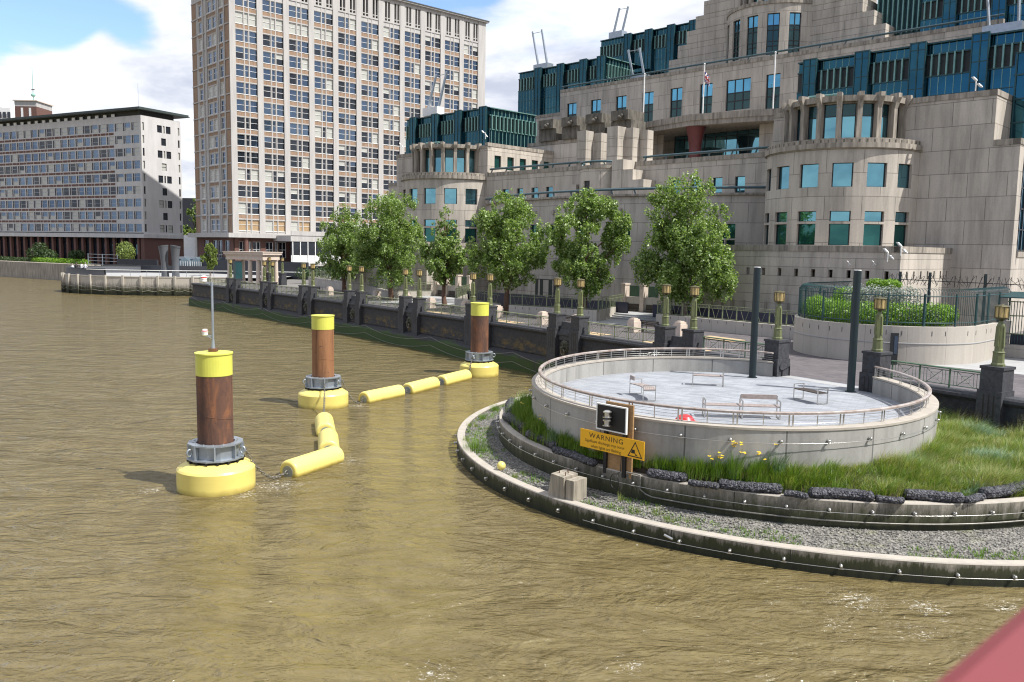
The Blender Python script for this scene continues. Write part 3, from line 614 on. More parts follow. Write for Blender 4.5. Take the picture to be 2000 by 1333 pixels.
# blades
def blades(mb, base, n, h, spread, lean, w, r, mi=0, seg=3, out=.5):
    base = Vector(base)
    for _ in range(n):
        a = r.uniform(0, 6.28); d = Vector((math.cos(a), math.sin(a), 0)); p = base+d*spread*math.sqrt(r.random()); hh = h*r.uniform(.55, 1.1)
        bend = d*out*hh*r.uniform(.3, 1)+lean*hh*r.uniform(.5, 1.2); s = Vector((-d.y, d.x, 0)).normalized()*w/2*r.uniform(.7, 1.2); pts = []
        for k in range(seg+1):
            f = k/seg; c = p+bend*f*f+Vector((0, 0, hh*(f-.28*f*f*out))); q = s*(1-f*.96); pts += [c-q, c+q]
        mb.add(pts, [(2*k, 2*k+1, 2*k+3, 2*k+2) for k in range(seg)], mi, True)
WIND = Vector((.42, .12, 0))
r = random.Random(11); mb = MB(); cnt = 0
while cnt < 2300:
    x = r.uniform(3.5, 24); y = r.uniform(22.5, 42)
    if not mid_ok(x, y, .5): continue
    dr = math.hypot(x-MC.x, y-MC.y); ang = math.degrees(math.atan2(y-MC.y, x-MC.x)) % 360
    if ang < 228 and ang > 100: continue
    if 228 <= ang < 250 and r.random() < .5: continue
    cnt += 1; edgef = min(1, (MR-dr)/1.2); hh = r.uniform(.5, .9)*(.6+.4*edgef); blue = (math.sin(x*1.7+y*.9)+math.sin(x*.6-y*2.1)) > 1.25
    if math.hypot((x-TC.x)/9.0, (y-TC.y)/10.1) < 1: hh *= .85
    k_ = .55+.6*(.5+.5*math.sin(x*2.3+1.7*math.sin(y*1.9)))*(.5+.5*math.sin(y*2.9+x*.7)); hh *= k_*1.12
    blades(mb, (x, y, bedz(x, y)), 30, hh, .17, WIND*.75, .016 if not blue else .021, r, 1 if blue else (2 if r.random() < .13 else (3 if r.random() < .25 else 0)), 3, .95)
    if r.random() < .3: blades(mb, (x, y, bedz(x, y)), 4, hh*1.35, .12, WIND*.9, .009, r, 2, 3, .4)
r = random.Random(17)
for _ in range(3000):
    a = r.uniform(166, 262); rr = MR-.3
    while rr > 6 and mid_ok(*arc(MC, rr-.04, a, 0)[:2], .3): rr -= .04
    den_ = .5+.5*math.sin(a*.9)*math.sin(a*.37+1)+.35*math.sin(a*2.3)
    if r.random() > .25+.75*den_: continue
    f = r.random()**.7; q = arc(MC, MR-.32-(MR-.32-rr)*f, a, 0); hh = r.uniform(.36, .72)*(.6+.6*den_)
    blades(mb, (q.x, q.y, bedz(q.x, q.y)), 9, hh, .13, WIND*.6, .02, r, 3 if r.random() < .75 else 0, 3, .6)
tag(mb.build('meadow_grass', [M['grass'], M['grass_b'], M['grass_y'], M['iris']]), 'long windblown green and straw coloured grass filling the planting bed', 'grass', kind='stuff')
def bedpt(px, py, zz):
    if zz < 1: return G(px, py, zz)
    y = 20.0; ya = None
    while y < 45:
        p = AT(px, 900, y)
        if ya is None and math.hypot(p.x-MC.x, p.y-MC.y) < MR-.35: ya = y
        if ya and not mid_ok(p.x, p.y, .3): break
        y += .03
    q = G(px, py, zz+.1)
    if mid_ok(q.x, q.y, .5): return Vector((q.x, q.y, zz+.05))
    p = AT(px, 900, ya+(y-ya)*.55); p.z = zz+.05; return p
def iris(px, py, n, h, lb, fl_, mt='iris', spread=.24, w=.026, cat='iris', grp='clumps of leaves in the planting bed', nm='iris_clump', zz=1.45, lean=.45):
    p = bedpt(px, py, zz); p.z = bedz(p.x, p.y) if zz > 1 else p.z; t_ = thing(nm, p, lb, cat, grp); rr = random.Random(int(px*7+py)); mb = MB(); blades(mb, p, int(n*1.3), h, spread, WIND*lean, w, rr, 0, 4, .35); mb.build('leaves', M[mt], t_)
    for _ in range(fl_):
        a = rr.uniform(0, 6.28); q = p+Vector((math.cos(a), math.sin(a), 0))*rr.uniform(0, spread)+WIND*lean*h*.8+Vector((0, 0, h*rr.uniform(.75, 1.1))); fb = MB()
        for k in range(5):
            b = k*1.257+a; d = Vector((math.cos(b), math.sin(b), rr.uniform(-.1, .5)))*.065; s = Vector((-math.sin(b), math.cos(b), 0))*.035; fb.add([q, q+d*.5+s, q+d, q+d*.5-s], ((0, 1, 2, 3),))
        fb.build('flower', M['petal'], t_)
for a in [(1024, 800, 80, .75, 'tall iris clump at the far left corner of the terrace wall', 3), (1012, 812, 50, .6, 'iris clump behind the second gabion roll', 2), (1034, 822, 90, .85, 'iris clump with the most yellow flowers left of the pale sedge', 6), (1056, 838, 70, .7, 'iris clump with yellow flowers touching the pale sedge', 4), (1110, 865, 80, .55, 'yellow green clump below the terrace wall left of the warning sign', 0),
          (1128, 880, 40, .4, 'small yellow green tuft beside the sign edge', 0), (1290, 915, 80, .55, 'leafy clump just right of the warning sign', 0), (1330, 918, 80, .6, 'second leafy clump right of the warning sign', 1), (1400, 930, 80, .7, 'iris clump with scattered yellow flowers below the lifebuoy', 5), (1435, 922, 110, 1.0, 'tallest iris clump with upright leaves and yellow flowers', 8), (1375, 908, 50, .6, 'iris clump close under the terrace wall below the lifebuoy', 2), (1475, 935, 80, .8, 'iris clump with yellow flowers right of the tallest clump', 4)]: iris(*a)
iris(1082, 848, 110, .55, 'pale sedge tuft with arching silvery leaves left of the sign', 0, 'grass_b', .28, .02, 'sedge', nm='sedge_tuft')
iris(1515, 945, 120, .85, 'blue green iris clump leaning right beside the meadow', 1, 'grass_b', .3, .026)
iris(1738, 972, 90, .45, 'leafy weed trailing over the gabion rolls', 0, 'iris', .3, .03, 'weed', nm='trailing_weed')
iris(1896, 955, 60, .35, 'dead brown tuft between two gabion rolls at the right', 0, 'bark', .25, .02, 'tuft', nm='dead_tuft')
for k, (px, py, n, h, sp, lb) in enumerate([(966, 803, 120, .42, .3, 'dark green tuft at the far tip of the gravel shelf'), (942, 820, 80, .4, .2, 'upright green tuft near the far tip of the gravel shelf'), (931, 834, 50, .25, .18, 'small dark tuft beside the upright tuft'), (917, 833, 40, .25, .15, 'small tuft against the outer wall at the left'), (955, 842, 70, .3, .26, 'olive tuft in the shade of the middle wall'), (932, 880, 260, .55, .62, 'broad clump of bright green grass on the gravel shelf'), (911, 862, 50, .3, .16, 'tuft hugging the leftmost bend of the outer wall'),
        (1006, 934, 40, .22, .12, 'round tuft on gravel right of the yellow ball'), (1029, 928, 40, .18, .2, 'flat weed patch on gravel left of the timber block'), (1212, 983, 40, .4, .1, 'straw coloured tuft right of the timber block'), (1242, 1001, 40, .22, .2, 'low weed patch below the conduit bend'), (1284, 1006, 60, .3, .2, 'green tuft on gravel right of the weed patch'), (1306, 1018, 50, .22, .2, 'low tuft near the outer wall at the middle'), (1348, 1020, 40, .18, .2, 'smallest tuft at the right of the row on gravel'), (1225, 984, 30, .12, .15, 'tiny weed behind the straw coloured tuft')]):
    iris(px, py, n, h, lb, 0, 'grass' if k not in (5, 0, 1) else 'iris', sp, .012, 'tuft', 'tufts growing on the gravel shelf', 'grass_tuft', .56, .15)
q = G(979, 917, .62); mb = MB(); mb.sphere(q+Vector((0, 0, .13)), .16, 0, 18, 12); tag(mb.build('float_ball', M['yellow'], None, q), 'washed up orange yellow ball on the gravel shelf', 'ball')
tb = thing('timber_block', (1.85, 26.95, .55), 'squat pair of old pale timber blocks on the outer tide wall', 'timber block'); ux = Vector((.72, -.69, 0)); uy = Vector((.69, .72, 0))
def T2(x, y, z): p = Vector((1.82, 26.75, .5))+ux*x+uy*y; return Vector((p.x, p.y, p.z+z))
mb = MB(); P8 = [T2(-.48, -.35, 0), T2(.2, -.35, 0), T2(.2, .35, 0), T2(-.48, .35, 0), T2(-.34, -.35, .84), T2(.2, -.35, .8), T2(.2, .35, .82), T2(-.34, .35, .86)]; mb.box8(P8); mb.build('front_timber', M['timber_b'], tb)
mb = MB(); mb.box((.23, -.28, 0), (.56, .38, .74), T2); mb.build('rear_timber', M['timber_b'], tb)
for x, y in ((-.2, -.1), (0, .1), (.1, -.15), (-.1, .2)): mb = MB(); mb.tube([T2(x, y, .8), T2(x, y, .93)], .016, 6); mb.build('bolt', M['rust'], tb)
# warning sign: u along the board (to the right when read), n towards the reader
SG = Vector((3.36, 26.72, 0)); su = Vector((math.sin(math.radians(136.4)), math.cos(math.radians(136.4)), 0)); sn = Vector((-su.y, su.x, 0))
if sn.dot(-SG) < 0: sn = -sn
def TS(u, z, n=0): return SG+su*u+sn*n+Vector((0, 0, z))
sg = thing('warning_sign', TS(0, 1.47), 'amber warning sign below a black lamp panel on timber backed posts', 'sign')
def plate(mb, u0, u1, z0, z1, n0, n1, mi=0): mb.box8([TS(u0, z0, n0), TS(u1, z0, n0), TS(u1, z0, n1), TS(u0, z0, n1), TS(u0, z1, n0), TS(u1, z1, n0), TS(u1, z1, n1), TS(u0, z1, n1)], mi)
mb = MB(); plate(mb, -.5, .62, 1.3, 3.66, -.16, -.1); mb.build('backing_board', M['ply'], sg)
for u in (-.42, .36): mb = MB(); plate(mb, u-.06, u+.06, 1.3, 3.5, -.1, -.01); mb.build('post', M['ink'], sg)
SZ0, SZ1 = 2.02, 2.62
sgp = MB(); plate(sgp, -1.47, 1.19, SZ0, SZ1, .0, .02); sp_ = sgp.build('sign_panel', M['sign_y'], sg)
def text(body, size, u, z, n=.024, space=1.0, sx=1.0, shear=0):
    cu = bpy.data.curves.new('lettering', 'FONT'); cu.body = body; cu.size = size; cu.space_character = space; cu.align_x = 'CENTER'; cu.offset = .0
    ob = bpy.data.objects.new('lettering', cu); COL.objects.link(ob); bpy.context.view_layer.update(); me = bpy.data.meshes.new_from_object(ob); bpy.data.objects.remove(ob)
    mb = MB(); mb.add([TS(u+v.co.x*sx, z+v.co.y, n) for v in me.vertices], [tuple(p.vertices) for p in me.polygons]); return mb.build('lettering', M['ink'], sp_)
BASE[sp_.name] = BASE[sg.name]
text('WARNING', .23, -.36, SZ1-.235, space=1.18, sx=1.16); text('Significant discharge may occur', .135, -.42, SZ1-.39, sx=.98); text('when lights are flashing', .135, -.36, SZ1-.55, sx=1.0)
mb = MB(); c = [(.54, SZ0+.045), (1.13, SZ0+.045), (.835, SZ1-.05)]; ctr = (sum(p[0] for p in c)/3, sum(p[1] for p in c)/3); ci = [(ctr[0]+(p[0]-ctr[0])*.8, ctr[1]+(p[1]-ctr[1])*.8) for p in c]
for k in range(3): a, b = k, (k+1) % 3; mb.quad(TS(*c[a], .023), TS(*c[b], .023), TS(*ci[b], .023), TS(*ci[a], .023))
mb.poly([TS(u, z, .023) for u, z in ((.68, SZ0+.16), (.83, SZ0+.16), (.83, SZ0+.28), (.71, SZ0+.28))])
for k in range(4): mb.poly([TS(u, z, .023) for u, z in ((.84+k*.028, SZ0+.17-k*.02), (.86+k*.028, SZ0+.18-k*.022), (.875+k*.03, SZ0+.1), (.855+k*.03, SZ0+.1))])
mb.build('pictogram', M['ink'], sp_)
lp = MB(); plate(lp, -.73, .46, 2.76, 3.56, .0, .05); pn = lp.build('lamp_panel', M['ink'], sg); BASE[pn.name] = BASE[sg.name]
mb = MB()
for b in ((-.76, -.72, 2.73, 3.59), (.45, .49, 2.73, 3.59), (-.72, .45, 2.73, 2.77), (-.72, .45, 3.55, 3.59)): plate(mb, *b, -.01, .07)
mb.build('panel_frame', M['white_paint'], pn)
for z in (2.93, 3.2):
    mb = MB(); T_ = lambda x, y, zz: TS(-.18+x, z+zz, .2+y); mb.lathe([(.05, 0), (.15, .01), (.15, .03), (.09, .04), (.09, .16), (.14, .17), (.14, .2), (.07, .24), (0.001, .25)], 16, T_); mb.box8([TS(-.21, z, .05), TS(-.15, z, .05), TS(-.15, z, .2), TS(-.21, z, .2), TS(-.21, z+.03, .05), TS(-.15, z+.03, .05), TS(-.15, z+.03, .2), TS(-.21, z+.03, .2)]); mb.build('beacon_lamp', M['steel'], pn)
cb = MB(); p0 = TS(.3, 1.5, .05); lo = [TS(.3+.17*math.sin(a)-.14, 1.18+.24*math.cos(a), .16) for a in np.linspace(.3, 6.0, 26)]; cb.tube([TS(.3, 2.0, .03), p0]+lo+[TS(.3, 1.44, .1)], .014, 6); tag(cb.build('cable_loop', M['black'], None, p0), 'black cable hanging in a loop below the warning sign', 'cable')
cd = MB(); aa = math.degrees(math.atan2(26.2-MC.y, 4.2-MC.x)) % 360; pth = [TS(.5, 1.52, .0), arc(MC, MR+.03, aa, 1.5), arc(MC, MR+.05, aa, 1.44), arc(MC, MR+.05, aa, 1.05), arc(MC, MR+.05, aa+1, .93)]+[arc(MC, MR+.05, a, .88) for a in np.linspace(aa+2, 316, 60)]
cd.tube(pth, .026, 7); tag(cd.build('conduit', M['chain'], None, pth[3]), 'thin metal conduit running along the face of the middle tide wall', 'conduit')
fx = MB(); q = arc(LC, LR+.08, 236.5, .4); fx.tube([q, arc(LC, LR+.1, 237.5, .33)], .04, 8); tag(fx.build('cable_tensioner', M['steel'], None, q), 'bright steel tensioner on the outer tide wall face', 'tensioner')
# ================================================================== mooring piles, ring floats, barrier floats
for k, (p, r0, zt, zc, mt) in enumerate(((PILES[0], .6, 4.78, 4.0, 'rust'), (PILES[1], .58, 4.86, 4.12, 'rust2'), (PILES[2], .6, 4.9, 4.05, 'rust'))):
    lb = ['nearest rusty steel pile with yellow top carrying a thin light mast', 'middle pile of smooth orange brown steel with yellow top', 'farthest rusty pile with yellow top near the embankment wall'][k]
    t_ = thing('mooring_pile', p, lb, 'pile', 'yellow topped mooring piles')
    mb = MB(); mb.lathe([(r0, -1), (r0, zc+.01)], 40, lambda x, y, z: p+Vector((x, y, z)), 0, cap=False)
    for kk in range(2):
        mb.tube([p+Vector(((r0+.002)*math.cos(a+kk*2), (r0+.002)*math.sin(a+kk*2), 1.6+kk*1.3-.11*a)) for a in np.linspace(2.6, 6.2, 24)], .008, 4)
    mb.build('shaft', M[mt], t_)
    mb = MB(); mb.lathe([(r0+.012, zc), (r0+.012, zt-.05), (r0+.04, zt-.045), (r0+.04, zt), (0.001, zt+.015)], 40, lambda x, y, z: p+Vector((x, y, z)), 0, smooth=False, cap=False); mb.build('cap', M['ycap'], t_)
    lb = ['nearest floating yellow ring with grey steel collar around the mast pile', 'middle floating yellow ring with two chains on its collar', 'farthest floating yellow ring beside the embankment'][k]
    t2 = thing('ring_float', p, lb, 'float', 'yellow ring floats around the piles'); zf = (.98, .93, .93)[k]; R = 1.32
    mb = MB(); mb.lathe([(R-.06, -.4), (R, -.3), (R, zf-.27), (R-.05, zf-.2), (R-.33, zf-.04), (R-.4, zf), (.66, zf)], 56, lambda x, y, z: p+Vector((x, y, z)), 0, cap=False); mb.build('float', M['yfloat'], t2)
    mb = MB(); mb.lathe([(.66, zf), (.84, zf+.0), (.86, zf+.1), (.66, zf+.1)], 40, lambda x, y, z: p+Vector((x, y, z)), 0, smooth=False)
    for a in range(16): d = Vector((math.cos(a*PI/8), math.sin(a*PI/8), 0)); mb.bar(p+d*.8+Vector((0, 0, zf+.05)), p+d*.97+Vector((0, 0, zf+.05)), .07, .09)
    mb.build('rubber_seat', M['black'], t2)
    mb = MB(); z0 = zf+.1; mb.lathe([(.66, z0), (.98, z0), (.98, z0+.05), (.8, z0+.06), (.8, z0+.5), (.94, z0+.51), (.94, z0+.56), (.66, z0+.56), (.66, z0)], 12, lambda x, y, z: p+Vector((x, y, z)), 0, smooth=False, cap=False)
    col_ = mb.build('collar', M['galv'], t2); BASE[col_.name] = BASE[t2.name]
    for a in range(8):
        b = a*PI/4+.3; d = Vector((math.cos(b), math.sin(b), 0)); e = Vector((-d.y, d.x, 0)); mb = MB(); mb.box8([p+d*x+e*y+Vector((0, 0, z)) for z in (z0+.05, z0+.51) for x, y in ((.8, -.025), (.95, -.025), (.93, .025), (.8, .025))])
        mb.build('stiffener', M['galv'], col_)
    for a in range(3):
        b = a*2.09+[-.15, -.5, -1.9][k]; d = Vector((math.cos(b), math.sin(b), 0)); mb = MB(); e = Vector((-d.y, d.x, 0)); c = p+d*1.0+Vector((0, 0, z0+.3)); mb.tube([c+d*(.09*math.cos(q))+Vector((0, 0, .12*math.sin(q))) for q in np.linspace(0, 6.28, 13)[:-1]], .03, 6, closed=True); mb.build('lifting_eye', M['galv'], col_)
    for a in range(14): b = a*2*PI/14; mb = MB(); c = p+Vector((math.cos(b)*.74, math.sin(b)*.74, z0+.56)); mb.tube([c, c+Vector((0, 0, .035))], .03, 6); mb.build('bolt', M['steel'], col_)
bp = PILES[0]+Vector((-.05, .1, 4.79)); bm_ = thing('light_mast', bp, 'thin galvanised mast with two small navigation lights on the nearest pile', 'mast')
mb = MB(); mb.tube([bp+Vector((0, 0, z)) for z in (.12, .42)], [.07, .045], 12); mb.tube([bp+Vector((0, 0, .4)), bp+Vector((0, 0, 2.42))], .04, 12); mb.build('pole', M['galv'], bm_)
mb = MB(); mb.box((-.13, -.13, 0), (.13, .13, .12), lambda x, y, z: bp+Vector((x, y, z))); mb.build('base', M['rust'], bm_)
for z in (.55, 2.4):
    mb = MB(); q = bp+Vector((0, 0, z)); e = q+Vector((-.26, -.05, .0)); mb.bar(q, e, .03, .05); mb.bar(q+Vector((0, 0, -.12)), e+Vector((.08, 0, 0)), .02, .02); mb.build('bracket', M['galv'], bm_)
    mb = MB(); mb.lathe([(.07, 0), (.1, .04), (.1, .12), (.11, .13), (.11, .16)], 14, lambda x, y, zz: e+Vector((x, y, zz))); mb.lathe([(.1, .16), (.1, .2)], 14, lambda x, y, zz: e+Vector((x, y, zz)), 1); mb.lathe([(.1, .2), (.06, .24), (.001, .24)], 14, lambda x, y, zz: e+Vector((x, y, zz))); mb.build('navigation_light', [M['white_paint'], M['red']], bm_)
def barrel(a, b, lb):
    a = Vector((a[0], a[1], .17)); b = Vector((b[0], b[1], .17)); L = (b-a).length; c = (a+b)/2; ax = (b-a)/L; t_ = thing('barrier_float', c, lb, 'float', 'yellow barrier floats chained between the piles'); x = ax.cross(Vector((0, 0, 1))); R = .44
    T_ = lambda X, Y, Z: c+x*X+Vector((0, 0, 1))*Y+ax*Z; h = L/2; cv = [(R-.12+.12*math.sin(q), -h+.12-.12*math.cos(q)) for q in np.linspace(0, PI/2, 6)]
    prof = [(.2, -h)]+cv+[(r_, -z) for r_, z in reversed(cv)]+[(.2, h)]
    mb = MB(); mb.lathe(prof, 32, T_, 0); mb.build('float', M['yellow'], t_)
    for s in (-1, 1):
        mb = MB(); mb.lathe([(.24, s*(h+.0)), (.24, s*(h+.015)), (.001, s*(h+.016))], 20, T_); mb.build('end_plate', M['galv'], t_)
        mb = MB(); q = c+ax*s*(h+.07); mb.tube([q+ax*(.08*math.cos(w_))*s+Vector((0, 0, .07*math.sin(w_))) for w_ in np.linspace(0, 6.28, 11)[:-1]], .022, 6, closed=True); mb.build('shackle', M['chain'], t_)
        mb = MB(); q = c+ax*s*(h-.05)+Vector((0, 0, R*.72)); mb.sphere(q, .03, 0, 8, 5); mb.build('plug', M['ink'], t_)
    return a, b
F1 = barrel((-8.22, 30.65), (-6.95, 33.25), 'nearest barrier float lying diagonally right of the nearest pile')
F2 = barrel((-7.42, 34.0), (-8.0, 36.5), 'barrier float seen end on between the two near piles')
F3 = barrel((-8.32, 37.5), (-8.98, 40.1), 'barrier float seen end on closest to the middle ring float')
F4 = barrel((-8.1, 45.9), (-6.45, 48.6), 'long barrier float right of the middle pile'); F5 = barrel((-6.1, 49.1), (-4.75, 51.9), 'barrier float halfway to the farthest pile'); F6 = barrel((-4.4, 52.4), (-2.95, 55.3), 'barrier float touching the farthest ring float')
def chain(path, lb):
    path = [Vector(p) for p in path]; mb = MB(); L = [0]
    for p, q in zip(path[:-1], path[1:]): L.append(L[-1]+(q-p).length)
    def at(s):
        for i in range(len(L)-1):
            if s <= L[i+1]: f = (s-L[i])/(L[i+1]-L[i]); return path[i].lerp(path[i+1], f), (path[i+1]-path[i]).normalized()
        return path[-1], (path[-1]-path[-2]).normalized()
    s = 0; k = 0
    while s < L[-1]:
        c, d = at(s); x = d.cross(Vector((0, 0, 1))); x = x.normalized() if x.length > .1 else Vector((1, 0, 0)); y = d.cross(x); n_ = x if k % 2 else y
        mb.tube([c+d*(.085*math.cos(q))+n_*(.045*math.sin(q)) for q in np.linspace(0, 6.28, 11)[:-1]], .016, 5, closed=True); s += .125; k += 1
    return tag(mb.build('chain', M['chain'], None, path[0]), lb, 'chain', 'mooring chains of the float barrier')
def cat(a, b, sag, n=14): a = Vector(a); b = Vector(b); return [a.lerp(b, k/n)-Vector((0, 0, sag*4*(k/n)*(1-k/n))) for k in range(n+1)]
chain(cat(PILES[0]+Vector((1.0, .1, 1.35)), F1[0]+Vector((-.1, -.15, -.0)), .5), 'rusty chain drooping from the nearest ring float to its barrier float')
chain(cat(PILES[1]+Vector((.3, -1.0, 1.3)), F3[1]+Vector((-.05, .1, .1)), .25), 'chain hanging down the front of the middle ring float')
chain(cat(PILES[1]+Vector((1.0, .2, 1.3)), F4[0]+Vector((-.05, -.15, -.1)), .45), 'chain sagging right of the middle ring float')
chain(cat(PILES[2]+Vector((-.45, -.95, 1.3)), F6[1]+Vector((.05, .1, .0)), .2), 'chain hanging on the left of the farthest ring float')
# red bridge parapet under the photographer
br = thing('bridge_parapet', (2, 1, 7.0), 'blurred red painted bridge parapet at the lower right corner', 'parapet'); d = Vector((math.sin(math.radians(47)), math.cos(math.radians(47)), 0)); n_ = Vector((d.y, -d.x, 0)); o_ = G(1808, 1335, 8.12)
o_ = o_-n_*.012; o_.z = 0
def TB(x, y, z): p = o_+d*x+n_*y; return Vector((p.x, p.y, z))
mb = MB(); pr = [(.0, 8.0), (.0, 8.09), (.012, 8.112), (.03, 8.12), (.42, 8.12), (.45, 8.1), (.45, 8.0)]
mb.ribbon([TB(-1.2, y, z) for y, z in pr], [TB(9, y, z) for y, z in pr]); mb.poly([TB(-1.2, y, z) for y, z in pr]); mb.poly([TB(9, y, z) for y, z in pr]); mb.quad(TB(-1.2, 0, 8), TB(9, 0, 8), TB(9, .45, 8), TB(-1.2, .45, 8)); mb.build('top_rail', M['bridge_red'], br)
mb = MB(); mb.box((-1.2, .12, 6.9), (9, .34, 7.998), TB); mb.build('panel', M['bridge_red'], br)
# ================================================================== embankment wall, piers, lamps, balustrades
def wp(y, off, z): n = Vector((wtan(y).y, -wtan(y).x, 0)); return Vector((wx(y), y, 0))+n*off+Vector((0, 0, z))   # off > 0: inland
def ycol(px, off=.2):             # where the pier line crosses a bearing
    lo, hi = 20.0, 140.0; k = (px-1000)/FOC
    for _ in range(50):
        m_ = (lo+hi)/2; p = wp(m_, off, 0); zc_ = 5.5
        u, v = (p-Vector((0, 0, CH-zc_)))@_X if False else (Vector((p.x, p.y, zc_-CH)).dot(_X), Vector((p.x, p.y, zc_-CH)).dot(_F))
        if u/v > k: lo = m_
        else: hi = m_
    return lo
ew = thing('embankment_wall', wp(60, 0, 0), 'long dark granite river wall with rolled coping, lichen and green weed', 'wall')
GA, GB = ycol(1718)+.45, ycol(1522)-.45; RUNS = [list(np.linspace(8, GA, 34)), list(np.linspace(GB, 119, 84))]; mb = MB()
prof = [(-.62, -.8), (-.56, .92), (-.5, 1.04), (-.08, 1.24), (0, 1.28), (0, 2.82)]
for ys in RUNS:
    for (o0, z0), (o1, z1) in zip(prof[:-1], prof[1:]): mb.ribbon([wp(y, o0, z0) for y in ys], [wp(y, o1, z1) for y in ys], 0, False, z0, z1)
    mb.ribbon([wp(y, .55, 3.0) for y in ys], [wp(y, .55, 2.4) for y in ys])
mb.quad(wp(119, 0, -.8), wp(119, .55, -.8), wp(119, .55, 3.0), wp(119, 0, 3.0)); mb.build('wall', M['granite'], ew)
mb = MB(); pc = [(0, 2.82), (-.12, 2.84), (-.19, 2.93), (-.18, 3.04), (-.1, 3.12), (.0, 3.13), (.55, 3.13), (.55, 3.0)]
for ys in RUNS:
    for (o0, z0), (o1, z1) in zip(pc[:-1], pc[1:]): mb.ribbon([wp(y, o0, z0) for y in ys], [wp(y, o1, z1) for y in ys], 0, o1 < 0)
    for y in (ys[0], ys[-1]): mb.poly([wp(y, o, z) for o, z in pc])
mb.build('coping', M['ped'], ew)
ys = RUNS[1]; mb = MB(); mb.ribbon([wp(y, -.001, 1.3) for y in ys], [wp(y, -.06, 1.34) for y in ys]); mb.ribbon([wp(y, -.06, 1.34) for y in ys], [wp(y, -.06, 1.44) for y in ys]); mb.ribbon([wp(y, -.06, 1.44) for y in ys], [wp(y, -.001, 1.47) for y in ys]); mb.build('string_course', M['granite'], ew)
# prototypes in local coordinates: x along the wall, y inland
def L3(x, y, z): return Vector((x, y, z))
def pier_proto(low):
    t_ = thing('granite_pier', (0, 0, 0), 'pier', 'pier', 'granite piers carrying the embankment lamps'); mb = MB()
    mb.box((-.48, -.46, low), (.48, .48, 3.35), L3); mb.box((-.56, -.52, low), (.56, .4, 1.25), L3); mb.box((-.43, -.37, 3.35), (.43, .43, 4.18), L3); mb.build('shaft', M['ped'], t_)
    mb = MB(); mb.box((-.47, -.41, 4.18), (.47, .47, 4.29), L3); mb.build('cap', M['ped'], t_)
    for x in (-.2, 0, .2): mb = MB(); mb.box((x-.03, -.464, 2.0), (x+.03, -.458, 3.2), L3); mb.build('flute', M['ink'], t_)
    return t_
def lamp_proto():
    t_ = thing('street_lamp', (0, 0, 0), 'lamp', 'lamp', 'sage green lamp standards along the embankment'); BASE[t_.name] = Vector((0, 0, 0))
    def sq(mb, prof, n=8, rot=PI/8):
        mb.lathe([(r_*1.08, z) for r_, z in prof], n, lambda x, y, z: Vector((x*math.cos(rot)-y*math.sin(rot), x*math.sin(rot)+y*math.cos(rot), z)), 0, False)
    mb = MB(); sq(mb, [(.23, 0), (.23, .08), (.2, .13), (.19, .5), (.21, .54), (.185, .58)]); mb.build('base', M['lamp_g'], t_)
    mb = MB(); sq(mb, [(.155, .58), (.128, 1.6), (.085, 1.72), (.06, 1.78)])
    for a in range(4): d = Vector((math.cos(a*PI/2), math.sin(a*PI/2), 0)); e = Vector((-d.y, d.x, 0)); mb.box8([d*.15+e*-.05+Vector((0, 0, .75)), d*.15+e*.05+Vector((0, 0, .75)), d*.19+e*.05+Vector((0, 0, .75)), d*.19+e*-.05+Vector((0, 0, .75)), d*.12+e*-.04+Vector((0, 0, 1.55)), d*.12+e*.04+Vector((0, 0, 1.55)), d*.16+e*.04+Vector((0, 0, 1.55)), d*.16+e*-.04+Vector((0, 0, 1.55))])
    mb.build('post', M['lamp_g'], t_)
    mb = MB(); sq(mb, [(.06, 1.76), (.1, 1.81), (.22, 1.85), (.245, 1.88), (.245, 1.91)]); sq(mb, [(.25, 2.31), (.262, 2.33), (.22, 2.37), (.05, 2.4), (.03, 2.42)])
    for a in range(8): b = a*PI/4; d = Vector((math.cos(b), math.sin(b), 0)); mb.bar(d*.245+Vector((0, 0, 1.9)), d*.25+Vector((0, 0, 2.32)), .022, .022)
    ln = mb.build('lantern', M['lamp_cap'], t_); BASE[ln.name] = Vector((0, 0, 0))
    mb = MB(); sq(mb, [(.215, 1.91), (.22, 2.31)]); mb.build('glass', M['lamp_glass'], ln)
    return t_
BASE_PIER = pier_proto(.9); BASE_LAMP = lamp_proto()
TP = tree_of(BASE_PIER); TL = tree_of(BASE_LAMP)
def rot_at(y): d = -wtan(y); return math.atan2(d.y, d.x)     # local +y then points inland
cols = [1955, 1718, 1522, 1357, 1302, 1135, 1090, 958, 925, 820, 793, 707, 683, 612, 594, 533, 517, 465, 451]
names = {1955: 'at the right edge beside the meadow', 1718: 'at the right side of the terrace entrance', 1522: 'at the left side of the terrace entrance', 1357: 'right one of the pair in front of the biggest tree', 1302: 'left one of the pair in front of the biggest tree', 1135: 'right one of the pair left of the terrace', 1090: 'left one of the pair left of the terrace',
 958: 'right one of the pair behind the farthest yellow pile', 925: 'left one of the pair behind the farthest yellow pile', 820: 'right one of the pair before the slimmest tree', 793: 'left one of the pair before the slimmest tree', 707: 'right one of the pair before the broad second tree', 683: 'left one of the pair before the broad second tree', 612: 'right one of the pair at the leftmost tree crown', 594: 'left one of the pair at the leftmost tree crown', 533: 'right one of the pair just right of the stone pavilion', 517: 'left one of the pair just right of the stone pavilion', 465: 'carrying the dark green cabinet before the pavilion', 451: 'leftmost one in front of the pavilion'}
YS = {}; first = True
